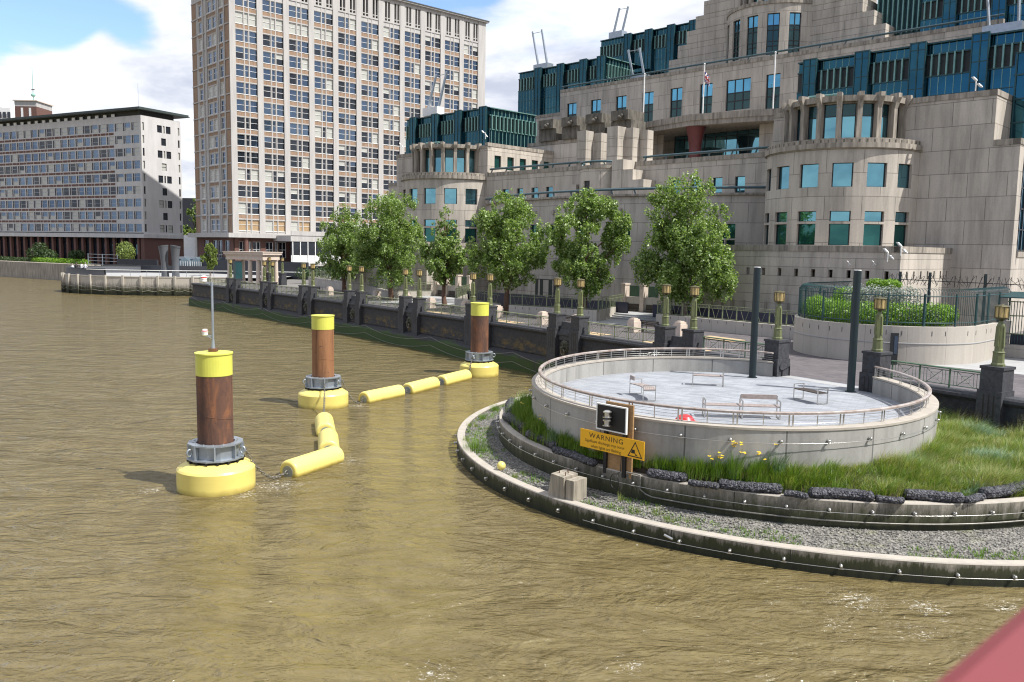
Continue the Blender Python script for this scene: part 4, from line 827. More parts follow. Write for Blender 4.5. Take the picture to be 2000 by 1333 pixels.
for px in cols:
    y = ycol(px); YS[px] = y; p = wp(y, .12, 0); rz = rot_at(y)
    if first: BASE_PIER.location = p; BASE_PIER.rotation_euler = (0, 0, rz); o = BASE_PIER
    else: o = place(TP, BASE_PIER, p, rz)
    o['label'] = 'dark granite pier '+names[px]
    if px != 465:
        q = wp(y, .15, 4.29)
        if first: BASE_LAMP.location = q; BASE_LAMP.rotation_euler = (0, 0, rz); l_ = BASE_LAMP
        else: l_ = place(TL, BASE_LAMP, q, rz)
        l_['label'] = 'sage lamp with amber lantern, '+names[px]
    first = False
gc = thing('service_cabinet', wp(YS[465], .15, 4.29), 'tall dark green cabinet standing on a pier before the stone pavilion', 'cabinet'); a_ = rot_at(YS[465]); BASE[gc.name] = Vector((0, 0, 0)); gc.rotation_euler = (0, 0, a_)
mb = MB(); mb.box((-.42, -.42, 0), (.42, .42, 2.1), L3); mb.build('body', M['teal_d'], gc); mb = MB(); mb.box((-.45, -.45, 2.1), (.45, .45, 2.16), L3); mb.build('top', M['pole'], gc)
pairs = [(1357, 1302), (1135, 1090), (958, 925), (820, 793), (707, 683), (612, 594), (533, 517), (465, 451)]
pn_ = ['in front of the biggest tree', 'left of the oval terrace', 'behind the farthest yellow pile', 'before the slimmest tree', 'before the broad second tree', 'before the leftmost tree', 'right of the stone pavilion', 'before the stone pavilion']
LION = None
for (a, b), nm_ in zip(pairs, pn_):
    ya, yb = YS[a], YS[b]; ym = (ya+yb)/2; n = 6; yy = [ya+.5+(yb-ya-1.0)*k/n for k in range(n+1)]
    mb = MB(); prof = [(-.14, 2.6), (-.14, 3.1), (0, 3.3), (.1, 3.78), (.35, 3.78), (.4, 2.6)]
    for (o0, z0), (o1, z1) in zip(prof[:-1], prof[1:]): mb.ribbon([wp(y, o0, z0) for y in yy], [wp(y, o1, z1) for y in yy])
    tag(mb.build('infill_block', M['ped'], None, wp(ym, .1, 2.6)), 'dark granite block between the pair of piers '+nm_, 'granite block', 'granite blocks between paired piers')
    if LION is None:
        LION = thing('lion_mooring_ring', (0, 0, 0), 'lion', 'lion head', 'lion heads with mooring rings on the river wall'); BASE[LION.name] = Vector((0, 0, 0))
        mb = MB(); rr = random.Random(5)
        for k in range(26): a_ = k*2*PI/13; r_ = .26+.07*(k > 12); mb.sphere((math.cos(a_)*r_, -.05-.05*(k <= 12), .25+math.sin(a_)*r_*1.15), .105+.02*rr.random(), 0, 7, 5, (1, .8, 1))
        mb.sphere((0, -.12, .28), .25, 0, 14, 9, (.95, .75, 1.1)); mb.sphere((0, -.3, .18), .14, 0, 12, 8, (1.05, 1, .85)); mb.sphere((0, -.38, .25), .055, 0, 8, 6, (1.3, 1, .8))
        for s in (-1, 1): mb.sphere((s*.1, -.29, .35), .05, 0, 8, 6); mb.sphere((s*.07, -.38, .14), .075, 0, 8, 6); mb.sphere((s*.2, -.12, .5), .08, 0, 8, 6, (1, .5, 1)); mb.sphere((s*.1, -.27, .43), .075, 0, 8, 6, (1.4, .8, .6))
        mb.sphere((0, -.3, .06), .08, 0, 8, 6); mb.build('head', mat('weathered_bronze_lion', (.075, .075, .05), .6, .3, .5, 9, bump=.3), LION)
        mb = MB(); mb.tube([(.19*math.cos(q), -.28-.05*math.sin(q), -.12+.23*math.sin(q)) for q in np.linspace(0, 6.28, 21)[:-1]], .035, 8, closed=True); mb.build('ring', M['chain'], LION)
        mb = MB(); mb.box((-.42, -.06, -.42), (.42, .1, .8), L3); mb.build('back_plate', M['granite'], LION); TLi = tree_of(LION); LION.location = wp(ym, 0, 1.95); LION.rotation_euler = (0, 0, rot_at(ym)); o = LION
    else: o = place(TLi, LION, wp(ym, 0, 1.95), rot_at(ym))
    o['label'] = 'lion head with mooring ring under the paired piers '+nm_
o = place(TLi, LION, wp(YS[1955]-1.2, 0, 2.0), rot_at(YS[1955]), 'lion head holding a mooring ring at the right edge above the meadow')
def balustrade(y0, y1, lb, mt, sp=1.25):
    L = abs(y1-y0)*wtan((y0+y1)/2).length; yl = abs(y1-y0); n = max(2, int(round(yl*1.17/sp))); lo = min(y0, y1); hi = max(y0, y1)
    t_ = thing('balustrade', wp((lo+hi)/2, .3, 3.13), lb, 'railing', 'iron balustrades between the granite piers')
    at = lambda f, z: wp(lo+(hi-lo)*f, .28, z)
    mb = MB(); sweep(mb, [at(f, 3.94) for f in np.linspace(0, 1, 12)], .14, .06); mb.build('top_rail', mt, t_)
    mb = MB(); mb.tube([at(f, 3.84) for f in np.linspace(0, 1, 8)], .016, 5); mb.tube([at(f, 3.26) for f in np.linspace(0, 1, 8)], .018, 5)
    for i in range(n):
        f0, f1 = i/n, (i+1)/n; fm = (f0+f1)/2; w_ = (f1-f0)
        for f in (f0+w_*.14, f0+w_*.24, f1-w_*.14, f1-w_*.24): mb.tube([at(f, 3.26), at(f, 3.84)], .011, 4)
        A, B = f0+w_*.24, f1-w_*.24
        mb.tube([at(A, 3.26), at(B, 3.84)], .012, 4); mb.tube([at(A, 3.84), at(B, 3.26)], .012, 4); h = (B-A)*.24
        mb.tube([at(fm-h, 3.41), at(fm+h, 3.41), at(fm+h, 3.69), at(fm-h, 3.69)], .01, 4, closed=True)
    mb.build('lattice', mt, t_)
    for i in range(n+1): f = min(max(i/n, .01), .99); mb = MB(); mb.bar(at(f, 3.13), at(f, 3.92), .06, .04); mb.build('post', mt, t_)
for a, b, lb, mt in [(1955, 1718, 'green iron balustrade right of the terrace above the meadow', 'rail_g'), (1522, 1357, 'green iron balustrade behind the back rail of the terrace', 'rail_g'), (1302, 1135, 'iron balustrade left of the biggest tree with sandy paving behind', 'rail_s'), (1090, 958, 'iron balustrade just right of the farthest yellow pile', 'rail_s'), (925, 820, 'iron balustrade just left of the farthest yellow pile', 'rail_s'),
                     (793, 707, 'iron balustrade right of the middle yellow pile', 'rail_s'), (683, 612, 'iron balustrade above the middle yellow pile', 'rail_s'), (594, 533, 'iron balustrade left of the leftmost tree trunk', 'rail_s'), (517, 465, 'iron balustrade in front of the stone pavilion columns', 'rail_s'), (451, 408, 'last iron balustrade where the granite wall meets the ribbed wall', 'rail_s')]:
    balustrade(YS[a]+.55, (YS[b] if b in YS else 118)-.55, lb, M[mt])
pk = [50, 60, 69.5, 79, 89, 99, 109, 118]
for k in range(len(pk)-1):
    for z, d_, nm_ in ((1.62, .8, 'upper'), (.95, .75, 'lower')):
        pts = [wp(pk[k]+(pk[k+1]-pk[k])*f, -.66, z-.35-d_*3.2*f*(1-f)*.9) for f in np.linspace(0, 1, 18)]
        pts = [p for p in pts if p.z > -.1]; mb = MB(); mb.tube(pts, .015, 5); tag(mb.build('grab_chain', M['rope'], None, pts[0]), nm_+' grab chain on the granite wall, '+['loop nearest the terrace', 'second loop from the terrace', 'third loop from the terrace', 'fourth loop from the terrace', 'fifth loop from the terrace', 'sixth loop from the terrace', 'loop below the stone pavilion'][k], 'grab chain', 'grab chains looping along the river wall')
# paving strips and loose boards
st = MB()
for y0, y1 in ((YS[1302]+.8, YS[1135]-.8), (YS[1090]+.8, YS[958]-.8), (YS[925]+.8, YS[820]-.8), (YS[793]+.8, YS[707]-.8)):
    yy = np.linspace(y0, y1, 6); st.ribbon([wp(y, 3.2, 2.494) for y in yy], [wp(y, 6.0, 2.494) for y in yy])
tag(st.build('sandy_strip', M['sand_pave']), 'sandy coloured paving strips behind the iron balustrades', 'paving', kind='structure')
bd = MB(); q = G(1405, 663); r_ = wtan(45); n_ = Vector((r_.y, -r_.x, 0)); bd.box8([q+r_*a+n_*b+Vector((0, 0, z)) for z in (0, .07) for a, b in ((-1.6, -.8), (1.6, -.8), (1.6, .8), (-1.6, .8))]); tag(bd.build('boarding', M['sand_pave'], None, q), 'pale plywood sheet lying on the walk behind the balustrade', 'board')
# ------------------------------------------------------------------ terraces in front of the stone building
PL = [((112, 68.5, 3.9), (103, 67.2, 3.75), (95, 65.3, 3.6), (87, 62.7, 3.5), (79.5, 59.6, 3.42), (77.5, 64.5, 3.42)), ((71.5, 64.5, 3.5), (64.5, 56.2, 3.5), (56.6, 54.7, 3.42)), ((55.2, 54.7, 3.42), (46.2, 56.4, 3.42), (49.6, 64.5, 3.42)), ((43.0, 64.5, 3.45), (40.6, 57.2, 3.45), (33, 56.6, 3.42), (26.2, 56.4, 3.4))]
PN = ['long pale ramp wall behind the two leftmost trees', 'pale ramp wall between the bench niche and the middle gap', 'pale ramp wall in front of the middle of the stone building', 'pale ramp wall running right to the planted bastion']
for P_, nm_ in zip(PL, PN):
    t_ = thing('ramp_wall', S(*P_[1][:2], 2.5), nm_, 'wall'); mb = MB(); A = [S(u, v, 2.4) for u, v, z in P_]; B = [S(u, v, z) for u, v, z in P_]
    mb.ribbon(A, B, 0, False, 0, 1); A2 = [S(u, v+.4, 2.4) for u, v, z in P_]; B2 = [S(u, v+.4, z) for u, v, z in P_]; mb.ribbon(A2, B2, 0, False, 0, 1); mb.ribbon(B, B2)
    mb.quad(A[0], A2[0], B2[0], B[0]); mb.quad(A[-1], A2[-1], B2[-1], B[-1]); mb.build('wall', M['ramp_stone'], t_)
    mb = MB()
    for (u0, v0, z0), (u1, v1, z1) in zip(P_[:-1], P_[1:]):
        L = math.hypot(u1-u0, v1-v0); k = int(L/.72)
        for i in range(1, k): f = i/k; mb.bar(S(u0+(u1-u0)*f, v0+(v1-v0)*f-.004, z0+(z1-z0)*f-.3), S(u0+(u1-u0)*f, v0+(v1-v0)*f-.004, z0+(z1-z0)*f-.1), .035, .01, 0, (1, 1, 0))
    mb.build('drain_slots', M['ink'], t_)
    rt = thing('ramp_railing', S(*P_[1][:2], 3.4), 'sage railing on the '+nm_, 'railing', 'sage railings on the ramp walls')
    top = MB(); bars = MB()
    for (u0, v0, z0), (u1, v1, z1) in zip(P_[:-1], P_[1:]):
        L = math.hypot(u1-u0, v1-v0); k = max(1, int(L/1.15)); at = lambda f, h: S(u0+(u1-u0)*f, v0+(v1-v0)*f+.2, z0+(z1-z0)*f+h)
        for h in (.08, .82, 1.05): top.tube([at(0, h), at(1, h)], .022, 5)
        for i in range(k):
            f0, f1 = i/k, (i+1)/k; w_ = f1-f0; pm = MB(); pm.bar(at(f0, 0), at(f0, 1.06), .09, .07); pm.build('post', M['rail_s'], rt)
            bars.tube([at(f0+w_*.25, .82), at(f0+w_*.45, .08)], .016, 4); bars.tube([at(f0+w_*.75, .82), at(f0+w_*.55, .08)], .016, 4)
            for h in range(4): a_ = at(f0+w_*(.2+h*.2), .82); bars.tube([a_, at(f0+w_*(.2+h*.2), 1.05)], .01, 4)
    top.build('rails', M['rail_s'], rt); bars.build('bars', M['rail_s'], rt)
for (u0, u1, v), lb in (((44, 26, 61.5), 'behind the ramp wall running to the bastion'), ((58, 47, 61.8), 'behind the middle ramp wall'), ((70, 58, 62.5), 'left of the middle gap'), ((108, 80, 68.2), 'behind the two leftmost trees')):
    dr = MB(); dr.quad(S(u0, v, 2.4), S(u1, v, 2.4), S(u1, v, 3.9), S(u0, v, 3.9)); dr.quad(S(u0, v+.1, 2.4), S(u1, v+.1, 2.4), S(u1, v+.1, 3.9), S(u0, v+.1, 3.9)); dr.quad(S(u0, v, 3.9), S(u1, v, 3.9), S(u1, v+.1, 3.9), S(u0, v+.1, 3.9))
    tag(dr.build('dark_recess_stand_in', M['slate_blue'], None, S((u0+u1)/2, v, 2.4)), 'dark blue screen in the sunken court '+lb, 'screen', 'screens in the sunken court')  # added dark panel stands in for the dark recess behind the rails
def niche(u0, u1, lb, ln):
    v = 64.5; t_ = thing('bench_niche', S((u0+u1)/2, v, 2.5), lb, 'niche'); mb = MB(); mbox(mb, lambda u, d, z: S(u, v+d, z), u1, u0, 0, .35, 2.4, 4.25); mb.build('wall', M['ramp_stone'], t_)
    for k in range(4): u = u0+(u1-u0)*k/3; mb = MB(); mbox(mb, lambda a, d, z: S(a, v+d, z), u-.22, u+.22, -.2, .5, 2.4, 5.35); mbox(mb, lambda a, d, z: S(a, v+d, z), u-.27, u+.27, -.25, .55, 5.35, 5.5); mb.build('pilaster', M['portland'], t_)
    for k in range(3):
        a = u0+(u1-u0)*(k+.2)/3; b = u0+(u1-u0)*(k+.8)/3; mb = MB(); mbox(mb, lambda u, d, z: S(u, v+d, z), b, a, -.06, -.005, 3.1, 3.6); mbox(mb, lambda u, d, z: S(u, v+d, z), b, a, -.45, -.06, 2.98, 3.05); st_ = mb.build('seat', M['bench_d'], t_); mb = MB(); mbox(mb, lambda u, d, z: S(u, v+d, z), b+.1, a-.1, .1, .15, 4.3, 5.3); mb.build('grille', M['rail_g'], t_)
    um = (u0+u1)/2; mb = MB()
    for k, (R, z0, z1) in enumerate(((4.6, 2.49, 2.62), (4.1, 2.62, 2.76), (3.6, 2.76, 2.9))):
        pts = [(um+R*math.cos(a)*1.0, v-.3-R*.95*math.sin(a)) for a in np.linspace(0, PI, 30)]; mb.prism(pts, z0, z1, 0, True, False, S)
    tag(mb.build('round_steps', M['pale_pave'], None, S(um, v-2, 2.5)), 'half round pale stone steps '+ln, 'steps')
    q = MB(); q.poly([S(um+a, b, 2.49) for a, b in ((-6, 64), (6, 64), (4.5, 55.5), (-4.5, 55.5))]); return q
p_ = niche(49.5, 43.0, 'pale niche with three dark backed seats left of the biggest tree', 'in front of the niche left of the biggest tree'); p2 = niche(77.4, 71.5, 'pale niche with dark backed seats behind the slimmest tree', 'in front of the niche behind the slimmest tree')
tag(p_.build('niche_paving', M['pale_pave']), 'pale grey paving before the right niche', 'paving', kind='structure'); tag(p2.build('niche_paving', M['pale_pave']), 'pale grey paving before the left niche', 'paving', kind='structure')
for (px, py), lb in zip(((644, 577), (736, 585), (793, 591), (842, 602), (910, 609), (972, 620), (1060, 634), (1127, 641), (1238, 649), (1328, 656)), ('beside the leftmost tree trunk', 'between the two leftmost tree trunks', 'behind the lamp before the slimmest tree', 'left of the slimmest tree trunk', 'right of the slimmest tree trunk', 'left of the fourth tree trunk', 'behind the balustrade right of the farthest pile', 'behind the lamp left of the terrace', 'in front of the round steps', 'between the lamp pair before the biggest tree')):
    q = G(px, py); t_ = thing('stone_bollard', q, 'squat pale stone bollard with stepped top '+lb, 'bollard', 'stone bollards along the walk'); a = rot_at(q.y); BASE[t_.name] = Vector((0, 0, 0)); t_.rotation_euler = (0, 0, a)
    mb = MB(); mb.box((-.36, -.36, 0), (.36, .36, .82), L3); mb.build('body', M['portland'], t_); mb = MB(); mb.box((-.3, -.3, .82), (.3, .3, .98), L3); mb.box((-.2, -.2, .98), (.2, .2, 1.06), L3); mb.build('top', M['portland'], t_)
for px, py, lb in ((1108, 637, 'dark slatted bench behind the lamp pair left of the terrace'), (1274, 650, 'dark slatted bench below the round steps'), (706, 583, 'dark slatted bench behind the lamp pair of the broad tree'), (622, 573, 'dark slatted bench beside the leftmost lamp pair')):
    q = G(px, py); a = rot_at(q.y)+PI; t_ = thing('park_bench', q, lb, 'bench', 'dark benches on the riverside walk'); BASE[t_.name] = Vector((0, 0, 0)); t_.rotation_euler = (0, 0, a)
    mb = MB(); [mb.bar((-.95, y, .45), (.95, y, .45), .09, .03) for y in (-.2, -.08, .04, .16)]; mb.build('seat', M['bench_d'], t_); mb = MB(); [mb.bar((-.95, .24+k*.03, .6+k*.12), (.95, .24+k*.03, .6+k*.12), .02, .09) for k in range(3)]; mb.build('backrest', M['bench_d'], t_)
    for x in (-.85, .85): mb = MB(); mb.bar((x, -.2, 0), (x, -.2, .66), .05); mb.bar((x, .2, 0), (x, .32, .9), .05); mb.bar((x, -.22, .66), (x, .26, .66), .05); mb.build('leg', M['frame_d'], t_)
# ------------------------------------------------------------------ planted bastion with security fence
bu, bv, br_ = 20.6, 53.3, 5.4
def bpt(s_, off=0, z=0):       # s_ 0..1 along left flank, half circle, right flank
    R = br_+off
    if s_ < .2: return S(bu+R, bv+6*(1-s_/.2), z)
    if s_ > .8: return S(bu-R, bv+6*(s_-.8)/.2, z)
    a = PI*(s_-.2)/.6; return S(bu+R*math.cos(a), bv-R*math.sin(a), z)
ba = thing('bastion', S(bu, bv, 2.5), 'round pale stone planter bastion in front of the right end of the building', 'planter'); SS = np.linspace(0, 1, 80)
mb = MB(); mb.ribbon([bpt(s, 0, 2.4) for s in SS], [bpt(s, 0, 3.62) for s in SS], 0, True, 0, 1.2); mb.ribbon([bpt(s, .0, 3.68) for s in SS], [bpt(s, 0, 4.6) for s in SS], 0, True, 1.3, 2.2); mb.ribbon([bpt(s, 0, 4.6) for s in SS], [bpt(s, -.4, 4.6) for s in SS]); mb.ribbon([bpt(s, -.4, 4.6) for s in SS], [bpt(s, -.4, 4.2) for s in SS]); mb.build('wall', M['ramp_stone'], ba)
mb = MB(); mb.ribbon([bpt(s, 0, 3.62) for s in SS], [bpt(s, .03, 3.63) for s in SS]); mb.ribbon([bpt(s, .03, 3.63) for s in SS], [bpt(s, .03, 3.67) for s in SS], 0, True); mb.ribbon([bpt(s, .03, 3.67) for s in SS], [bpt(s, 0, 3.68) for s in SS]); mb.build('string_course', M['pale_pave'], ba)
for s in np.linspace(.03, .97, 34):
    if int(s*100) % 9 < 7: mb = MB(); p = bpt(s, .004, 4.1); mb.bar(p, p+Vector((0, 0, .26)), .03, .012, 0, (bpt(s, 1)-bpt(s, 0))); mb.build('drain_slot', M['ink'], ba)
mb = MB(); mb.poly([bpt(s, -.35, 4.35) for s in SS]); mb.build('soil', M['soil'], ba)
fe = thing('security_fence', S(bu, bv-br_, 4.6), 'dark teal bar fence with inward curling spikes around the planted bastion', 'fence'); mb = MB(); n = 150
for k in range(n+1):
    s = k/n; q = lambda o, z: bpt(s, o, z); mb.tube([q(-.25, 4.62), q(-.25, 6.35), q(-.28, 6.5), q(-.4, 6.62), q(-.7, 6.7)], .016, 4)
mb.build('bars', M['fence'], fe); mb = MB(); [mb.tube([bpt(s, -.25, z) for s in SS], .03, 5) for z in (4.8, 6.3)]; mb.build('rails', M['fence'], fe)
for s in np.linspace(.0, 1, 15): mb = MB(); mb.tube([bpt(s, -.25, 4.5), bpt(s, -.25, 6.42)], .06, 8); mb.build('post', M['fence'], fe)
# crowns of shrubs as clouds of leaves
def foliage(mb, blobs, n, size, r, mi=0, upw=.3, fill=.55, tuft=0):
    if tuft:      # leaves gathered in sprays set over each bough
        sp = []; wt = [b[3]*b[4]*b[5] for b in blobs]
        for _ in range(n//tuft):
            b = r.choices(blobs, wt)[0]; d = Vector((r.gauss(0, 1), r.gauss(0, 1), r.gauss(.25, 1))).normalized(); k = .35+.7*r.random()**.6; t_ = b[3]*r.uniform(.2, .4)
            sp.append((b[0]+d.x*b[3]*k, b[1]+d.y*b[4]*k, b[2]+d.z*b[5]*k, t_*.8, t_*.8, t_*1.25))
        blobs = sp; fill = .15
    ws = [b[3]*b[4]*b[5] for b in blobs]
    for _ in range(n):
        b = r.choices(blobs, ws)[0]
        while True:
            d = Vector((r.gauss(0, 1), r.gauss(0, 1), r.gauss(0, 1)))
            if d.length > .1: break
        d.normalize(); rad = (fill+(1-fill)*r.random()**.5)*(1+r.gauss(0, .06)); c = Vector((b[0]+d.x*b[3]*rad, b[1]+d.y*b[4]*rad, b[2]+d.z*b[5]*rad))
        nn = (d+Vector((r.gauss(0, .55), r.gauss(0, .55), r.gauss(upw, .55)))).normalized(); x = nn.orthogonal().normalized(); a = r.uniform(0, 6.28); y = nn.cross(x); x, y = x*math.cos(a)+y*math.sin(a), y*math.cos(a)-x*math.sin(a); s = size*r.uniform(.6, 1.3)
        mb.add([c-x*s*.5, c+y*s*.34+nn*s*.08, c+x*s*.6, c-y*s*.34+nn*s*.08], ((0, 1, 2, 3),), mi)
def shrub(name, lb, cat, blobs, n, size, mt, seed, group=None):
    r = random.Random(seed); mb = MB(); foliage(mb, blobs, n, size, r); b0 = blobs[0]
    zc = min(b[2]-b[5] for b in blobs); t_ = thing(name, (b0[0], b0[1], zc), lb, cat, group); mb.build('foliage', M[mt], t_)
    mb = MB(); [mb.tube([(b[0], b[1], zc), (b[0], b[1], b[2])], .05, 5) for b in blobs[:1]]; mb.build('stem', M['bark'], t_); return t_
def sblob(u, v, z, a, b, c): p = S(u, v, z); return (p.x, p.y, p.z, a, b, c)
shrub('hedge', 'long low bright green clipped hedge inside the bastion fence', 'hedge', [sblob(bu+4.2*math.cos(a), bv-4.2*math.sin(a), 5.1, .85, .85, .82) for a in np.linspace(.15, 2.55, 14)], 17000, .11, 'leaf_h', 1)
shrub('hedge', 'small bright green hedge behind the left part of the bastion', 'hedge', [sblob(bu+3.2, bv+1.0+k*.7, 5.75, .8, .8, .7) for k in range(3)], 3500, .11, 'leaf_h', 2)
shrub('hedge', 'bright green round hedge at the right inside the bastion', 'hedge', [sblob(bu-3.4, bv-1.2+k*.5, 5.1, .8, .8, .65) for k in range(3)], 3000, .11, 'leaf_h', 8)
shrub('hedge', 'topmost bright green hedge pad against the stone podium', 'hedge', [sblob(bu+1.2, bv+3.4, 6.6, .7, .7, .4), sblob(bu+2.2, bv+3.6, 6.6, .7, .7, .4)], 2500, .11, 'leaf_h', 9)
shrub('silver_shrub', 'broad silver leaved shrub behind the hedge on the bastion', 'shrub', [sblob(bu+1.8-k*1.1, bv-.4-.2*k, 6.0, .85, .8, .75) for k in range(4)], 5000, .1, 'leaf_s', 3)
shrub('silver_shrub', 'small silver shrub at the right front of the bastion', 'shrub', [sblob(bu-2.6, bv-3.0, 4.95, .75, .7, .5), sblob(bu-3.3, bv-2.2, 4.95, .6, .6, .5)], 2500, .09, 'leaf_s', 4)
# tall security fence and screens right of the bastion
sf = thing('spiked_barrier', S(14, 62, 2.5), 'tall dark barrier with star spikes behind the bastion', 'fence')
for u in (23.2, 21.2, 17.7, 14.6, 11): mb = MB(); mb.bar(S(u, 62, 2.5), S(u, 62, 7.4), .14, .14); mb.build('post', M['pole'], sf)
mb = MB(); mb.bar(S(24, 62, 6.85), S(9, 62, 6.7), .05, .05); rr = random.Random(2)
for k in range(58):
    u = 24-k*.26; c = S(u, 62, 6.85+rr.uniform(-.05, .05))
    for j in range(2): d = Vector((rr.gauss(0, .5), rr.gauss(0, .5), 1)).normalized()*.42; mb.bar(c-d, c+d, .022, .022)
mb.build('spikes', M['frame_d'], sf)
mb = MB(); [mb.bar(S(u, 58, 2.5), S(u, 58, 5.9), .03, .03) for u in np.linspace(15.0, 6, 60)]; mb.build('bars', M['fence'], sf); mb = MB(); [mb.bar(S(15.2, 58, z), S(6, 58, z), .06, .06) for z in (3.9, 5.0, 5.85)]; mb.build('rails', M['rail_s'], sf)
mb = MB(); mb.box8([S(15.4, 57, 6.1), S(5, 57, 6.1), S(5, 59.5, 6.35), S(15.4, 59.5, 6.35), S(15.4, 57, 6.16), S(5, 57, 6.16), S(5, 59.5, 6.41), S(15.4, 59.5, 6.41)]); mb.build('canopy', M['fence'], sf); mb = MB(); mbox(mb, lambda u, d, z: S(u, 58.2+d, z), 6, 15, 0, .1, 3.2, 3.9); mb.build('screen', M['slate_blue'], sf)
lw = MB(); mbox(lw, lambda u, d, z: S(u, 57.6+d, z), 4, 15.2, 0, .5, 2.4, 3.25); tag(lw.build('low_wall', M['ramp_stone'], None, S(10, 58, 2.5)), 'low pale wall below the dark screens at the right edge', 'wall')
pq = MB(); pq.poly([S(17, 49.5, 2.492), S(3, 49.5, 2.492), S(3, 57.4, 2.492), S(15.5, 57.4, 2.492), S(15.4, 53, 2.492)]); tag(pq.build('pale_paving', M['pale_pave']), 'pale paving at the right edge beyond the bastion', 'paving', kind='structure')
q = G(1743, 712); to = thing('totem', q, 'slim dark information totem in front of the bastion', 'totem'); mb = MB(); mb.box8([q+Vector((x, y, z)) for z in (0, 1.75) for x, y in ((-.2, -.06), (.2, -.12), (.22, .0), (-.18, .06))]); mb.build('body', M['frame_d'], to); mb = MB(); mb.box8([q+Vector((x, y, z)) for z in (.6, 1.6) for x, y in ((-.02, -.1), (.16, -.125), (.16, -.12), (-.02, -.09))]); mb.build('panel', M['tw_blue'], to)
# ------------------------------------------------------------------ trees on the walk
def tree(px, py, hw, zt, zb, lb, seed, nleaf, group='plane trees along the riverside walk', mt='leaf', bark='bark', size=.21, shape=None, dens=1, nm='plane_tree', base=None):
    hw *= 1.02; zt += .35; r = random.Random(seed); p = Vector(base) if base is not None else G(px, py); t_ = thing(nm, p, lb, 'tree', group); H = zt-p.z; zb -= p.z
    mb = MB(); tr = .26*H/11; pth = [(p+Vector((.1*math.sin(k*1.3+seed), .1*math.cos(k+seed), k*H*.7/6))) for k in range(7)]; mb.tube(pth, [tr*(1.25 if k == 0 else 1-.12*k) for k in range(7)], 9)
    shape = shape or [(0, .5), (.12, .82), (.3, 1), (.5, .92), (.68, .7), (.84, .45), (1, .14)]; ht = H-zb
    def env(f):
        for (a, b), (c, d) in zip(shape[:-1], shape[1:]):
            if f <= c: return b+(d-b)*(f-a)/(c-a)
        return .1
    blobs = []
    nb = int(38*dens)
    for k in range(nb):
        f = (k+.5)/nb; e = env(f)*hw; a = k*2.4+r.uniform(-.4, .4); rr = e*(r.uniform(.5, .92) if k % 4 else r.uniform(0, .35)); b = max(.5, hw*r.uniform(.2, .34)*(.55+.6*e/hw))
        rr = min(rr, max(0, e*1.08-b*.75)); c = p+Vector((rr*math.cos(a), rr*math.sin(a), zb+f*ht*.97)); blobs.append((c.x, c.y, c.z, b, b, b*r.uniform(.75, 1.05)))
        if k % 2 == 0:
            i = min(5, max(2, int(6*(zb+f*ht-ht*.25)/(H*.75)))); q = pth[i]; mid = q.lerp(c, .5)+Vector((0, 0, -.05*ht*.2)); mb.tube([q, mid, c], [tr*.38, tr*.22, .02], 5, caps=False)
    mb.build('trunk', M[bark], t_); mb = MB(); foliage(mb, blobs, int(nleaf*3.6), size, r, 0, .45, .35, 34); mb.build('crown', M[mt], t_); return t_
tree(671, 574, 3.5, 14.0, 4.6, 'leftmost tree of the row with a rounded dark crown', 1, 8500)
tree(763, 587, 4.15, 14.2, 4.4, 'broad second tree of the row with two tops', 2, 10500, shape=[(0, .45), (.12, .8), (.3, 1), (.55, 1), (.75, .95), (.88, .75), (1, .35)])
tree(868, 598, 2.75, 12.6, 5.0, 'slimmest tree of the row with a thin pale top', 3, 5500, shape=[(0, .45), (.15, .9), (.35, 1), (.5, .85), (.6, .5), (.8, .4), (1, .15)])
tree(990, 612, 3.7, 13.5, 4.9, 'fourth tree of the row with a full pointed crown', 4, 9500, shape=[(0, .4), (.1, .65), (.3, .95), (.5, 1), (.68, .92), (.82, .6), (1, .2)])
tree(1141, 622, 3.6, 13.5, 4.8, 'loose wide crowned tree left of the biggest tree', 5, 8500, shape=[(0, .3), (.12, .6), (.35, .9), (.55, 1), (.7, .98), (.84, .6), (1, .2)])
tree(1334, 635, 3.95, 14.6, 4.5, 'biggest and densest tree of the row right of the niche', 6, 12500, bark='bark_g', shape=[(0, .55), (.12, .85), (.3, 1), (.5, .95), (.7, .85), (.85, .6), (1, .25)])
# ------------------------------------------------------------------ stone pavilion
pa, pb = G(449, 553), G(514, 556); px_ = (pb-pa).normalized(); py_ = Vector((-px_.y, px_.x, 0)); Lp = (pb-pa).length
def TPv(x, y, z): return pa+px_*x+py_*y+Vector((0, 0, z))
pv_ = thing('stone_pavilion', TPv(Lp/2, 1.5, 0), 'open cream stone pavilion with fluted columns at the far end of the walk', 'pavilion')
for x, y in ((0, 0), (0, 2.8), (Lp*.62, 0), (Lp*.74, 2.4), (Lp*.86, 0), (Lp, 0), (Lp, 2.8)):
    mb = MB(); mb.lathe([(.42, 0), (.42, .25), (.34, .3), (.3, 3.5), (.36, 3.6), (.4, 3.75)], 16, lambda a, b, z: TPv(x+a, y+b, z)); mb.build('column', M['portland'], pv_)
mb = MB()
for e, z0, z1 in ((.4, 3.75, 4.35), (.5, 4.35, 4.55), (.65, 4.55, 4.9), (.75, 4.9, 5.0)): mb.box8([TPv(x, y, z) for z in (z0, z1) for x, y in ((-e, -e), (Lp+e, -e), (Lp+e, 2.8+e), (-e, 2.8+e))])
mb.build('entablature', M['portland'], pv_)
for px, py, lb in ((527, 556, 'far sage lamp behind the pavilion, left one of two'), (552, 557, 'far sage lamp behind the pavilion, right one of two')):
    q = G(px, py); o = place(TP, BASE_PIER, q-Vector((0, 0, 2.5)), -.8, 'dark pier below the '+lb); place(TL, BASE_LAMP, q+Vector((0, 0, 1.79)), -.8, lb)
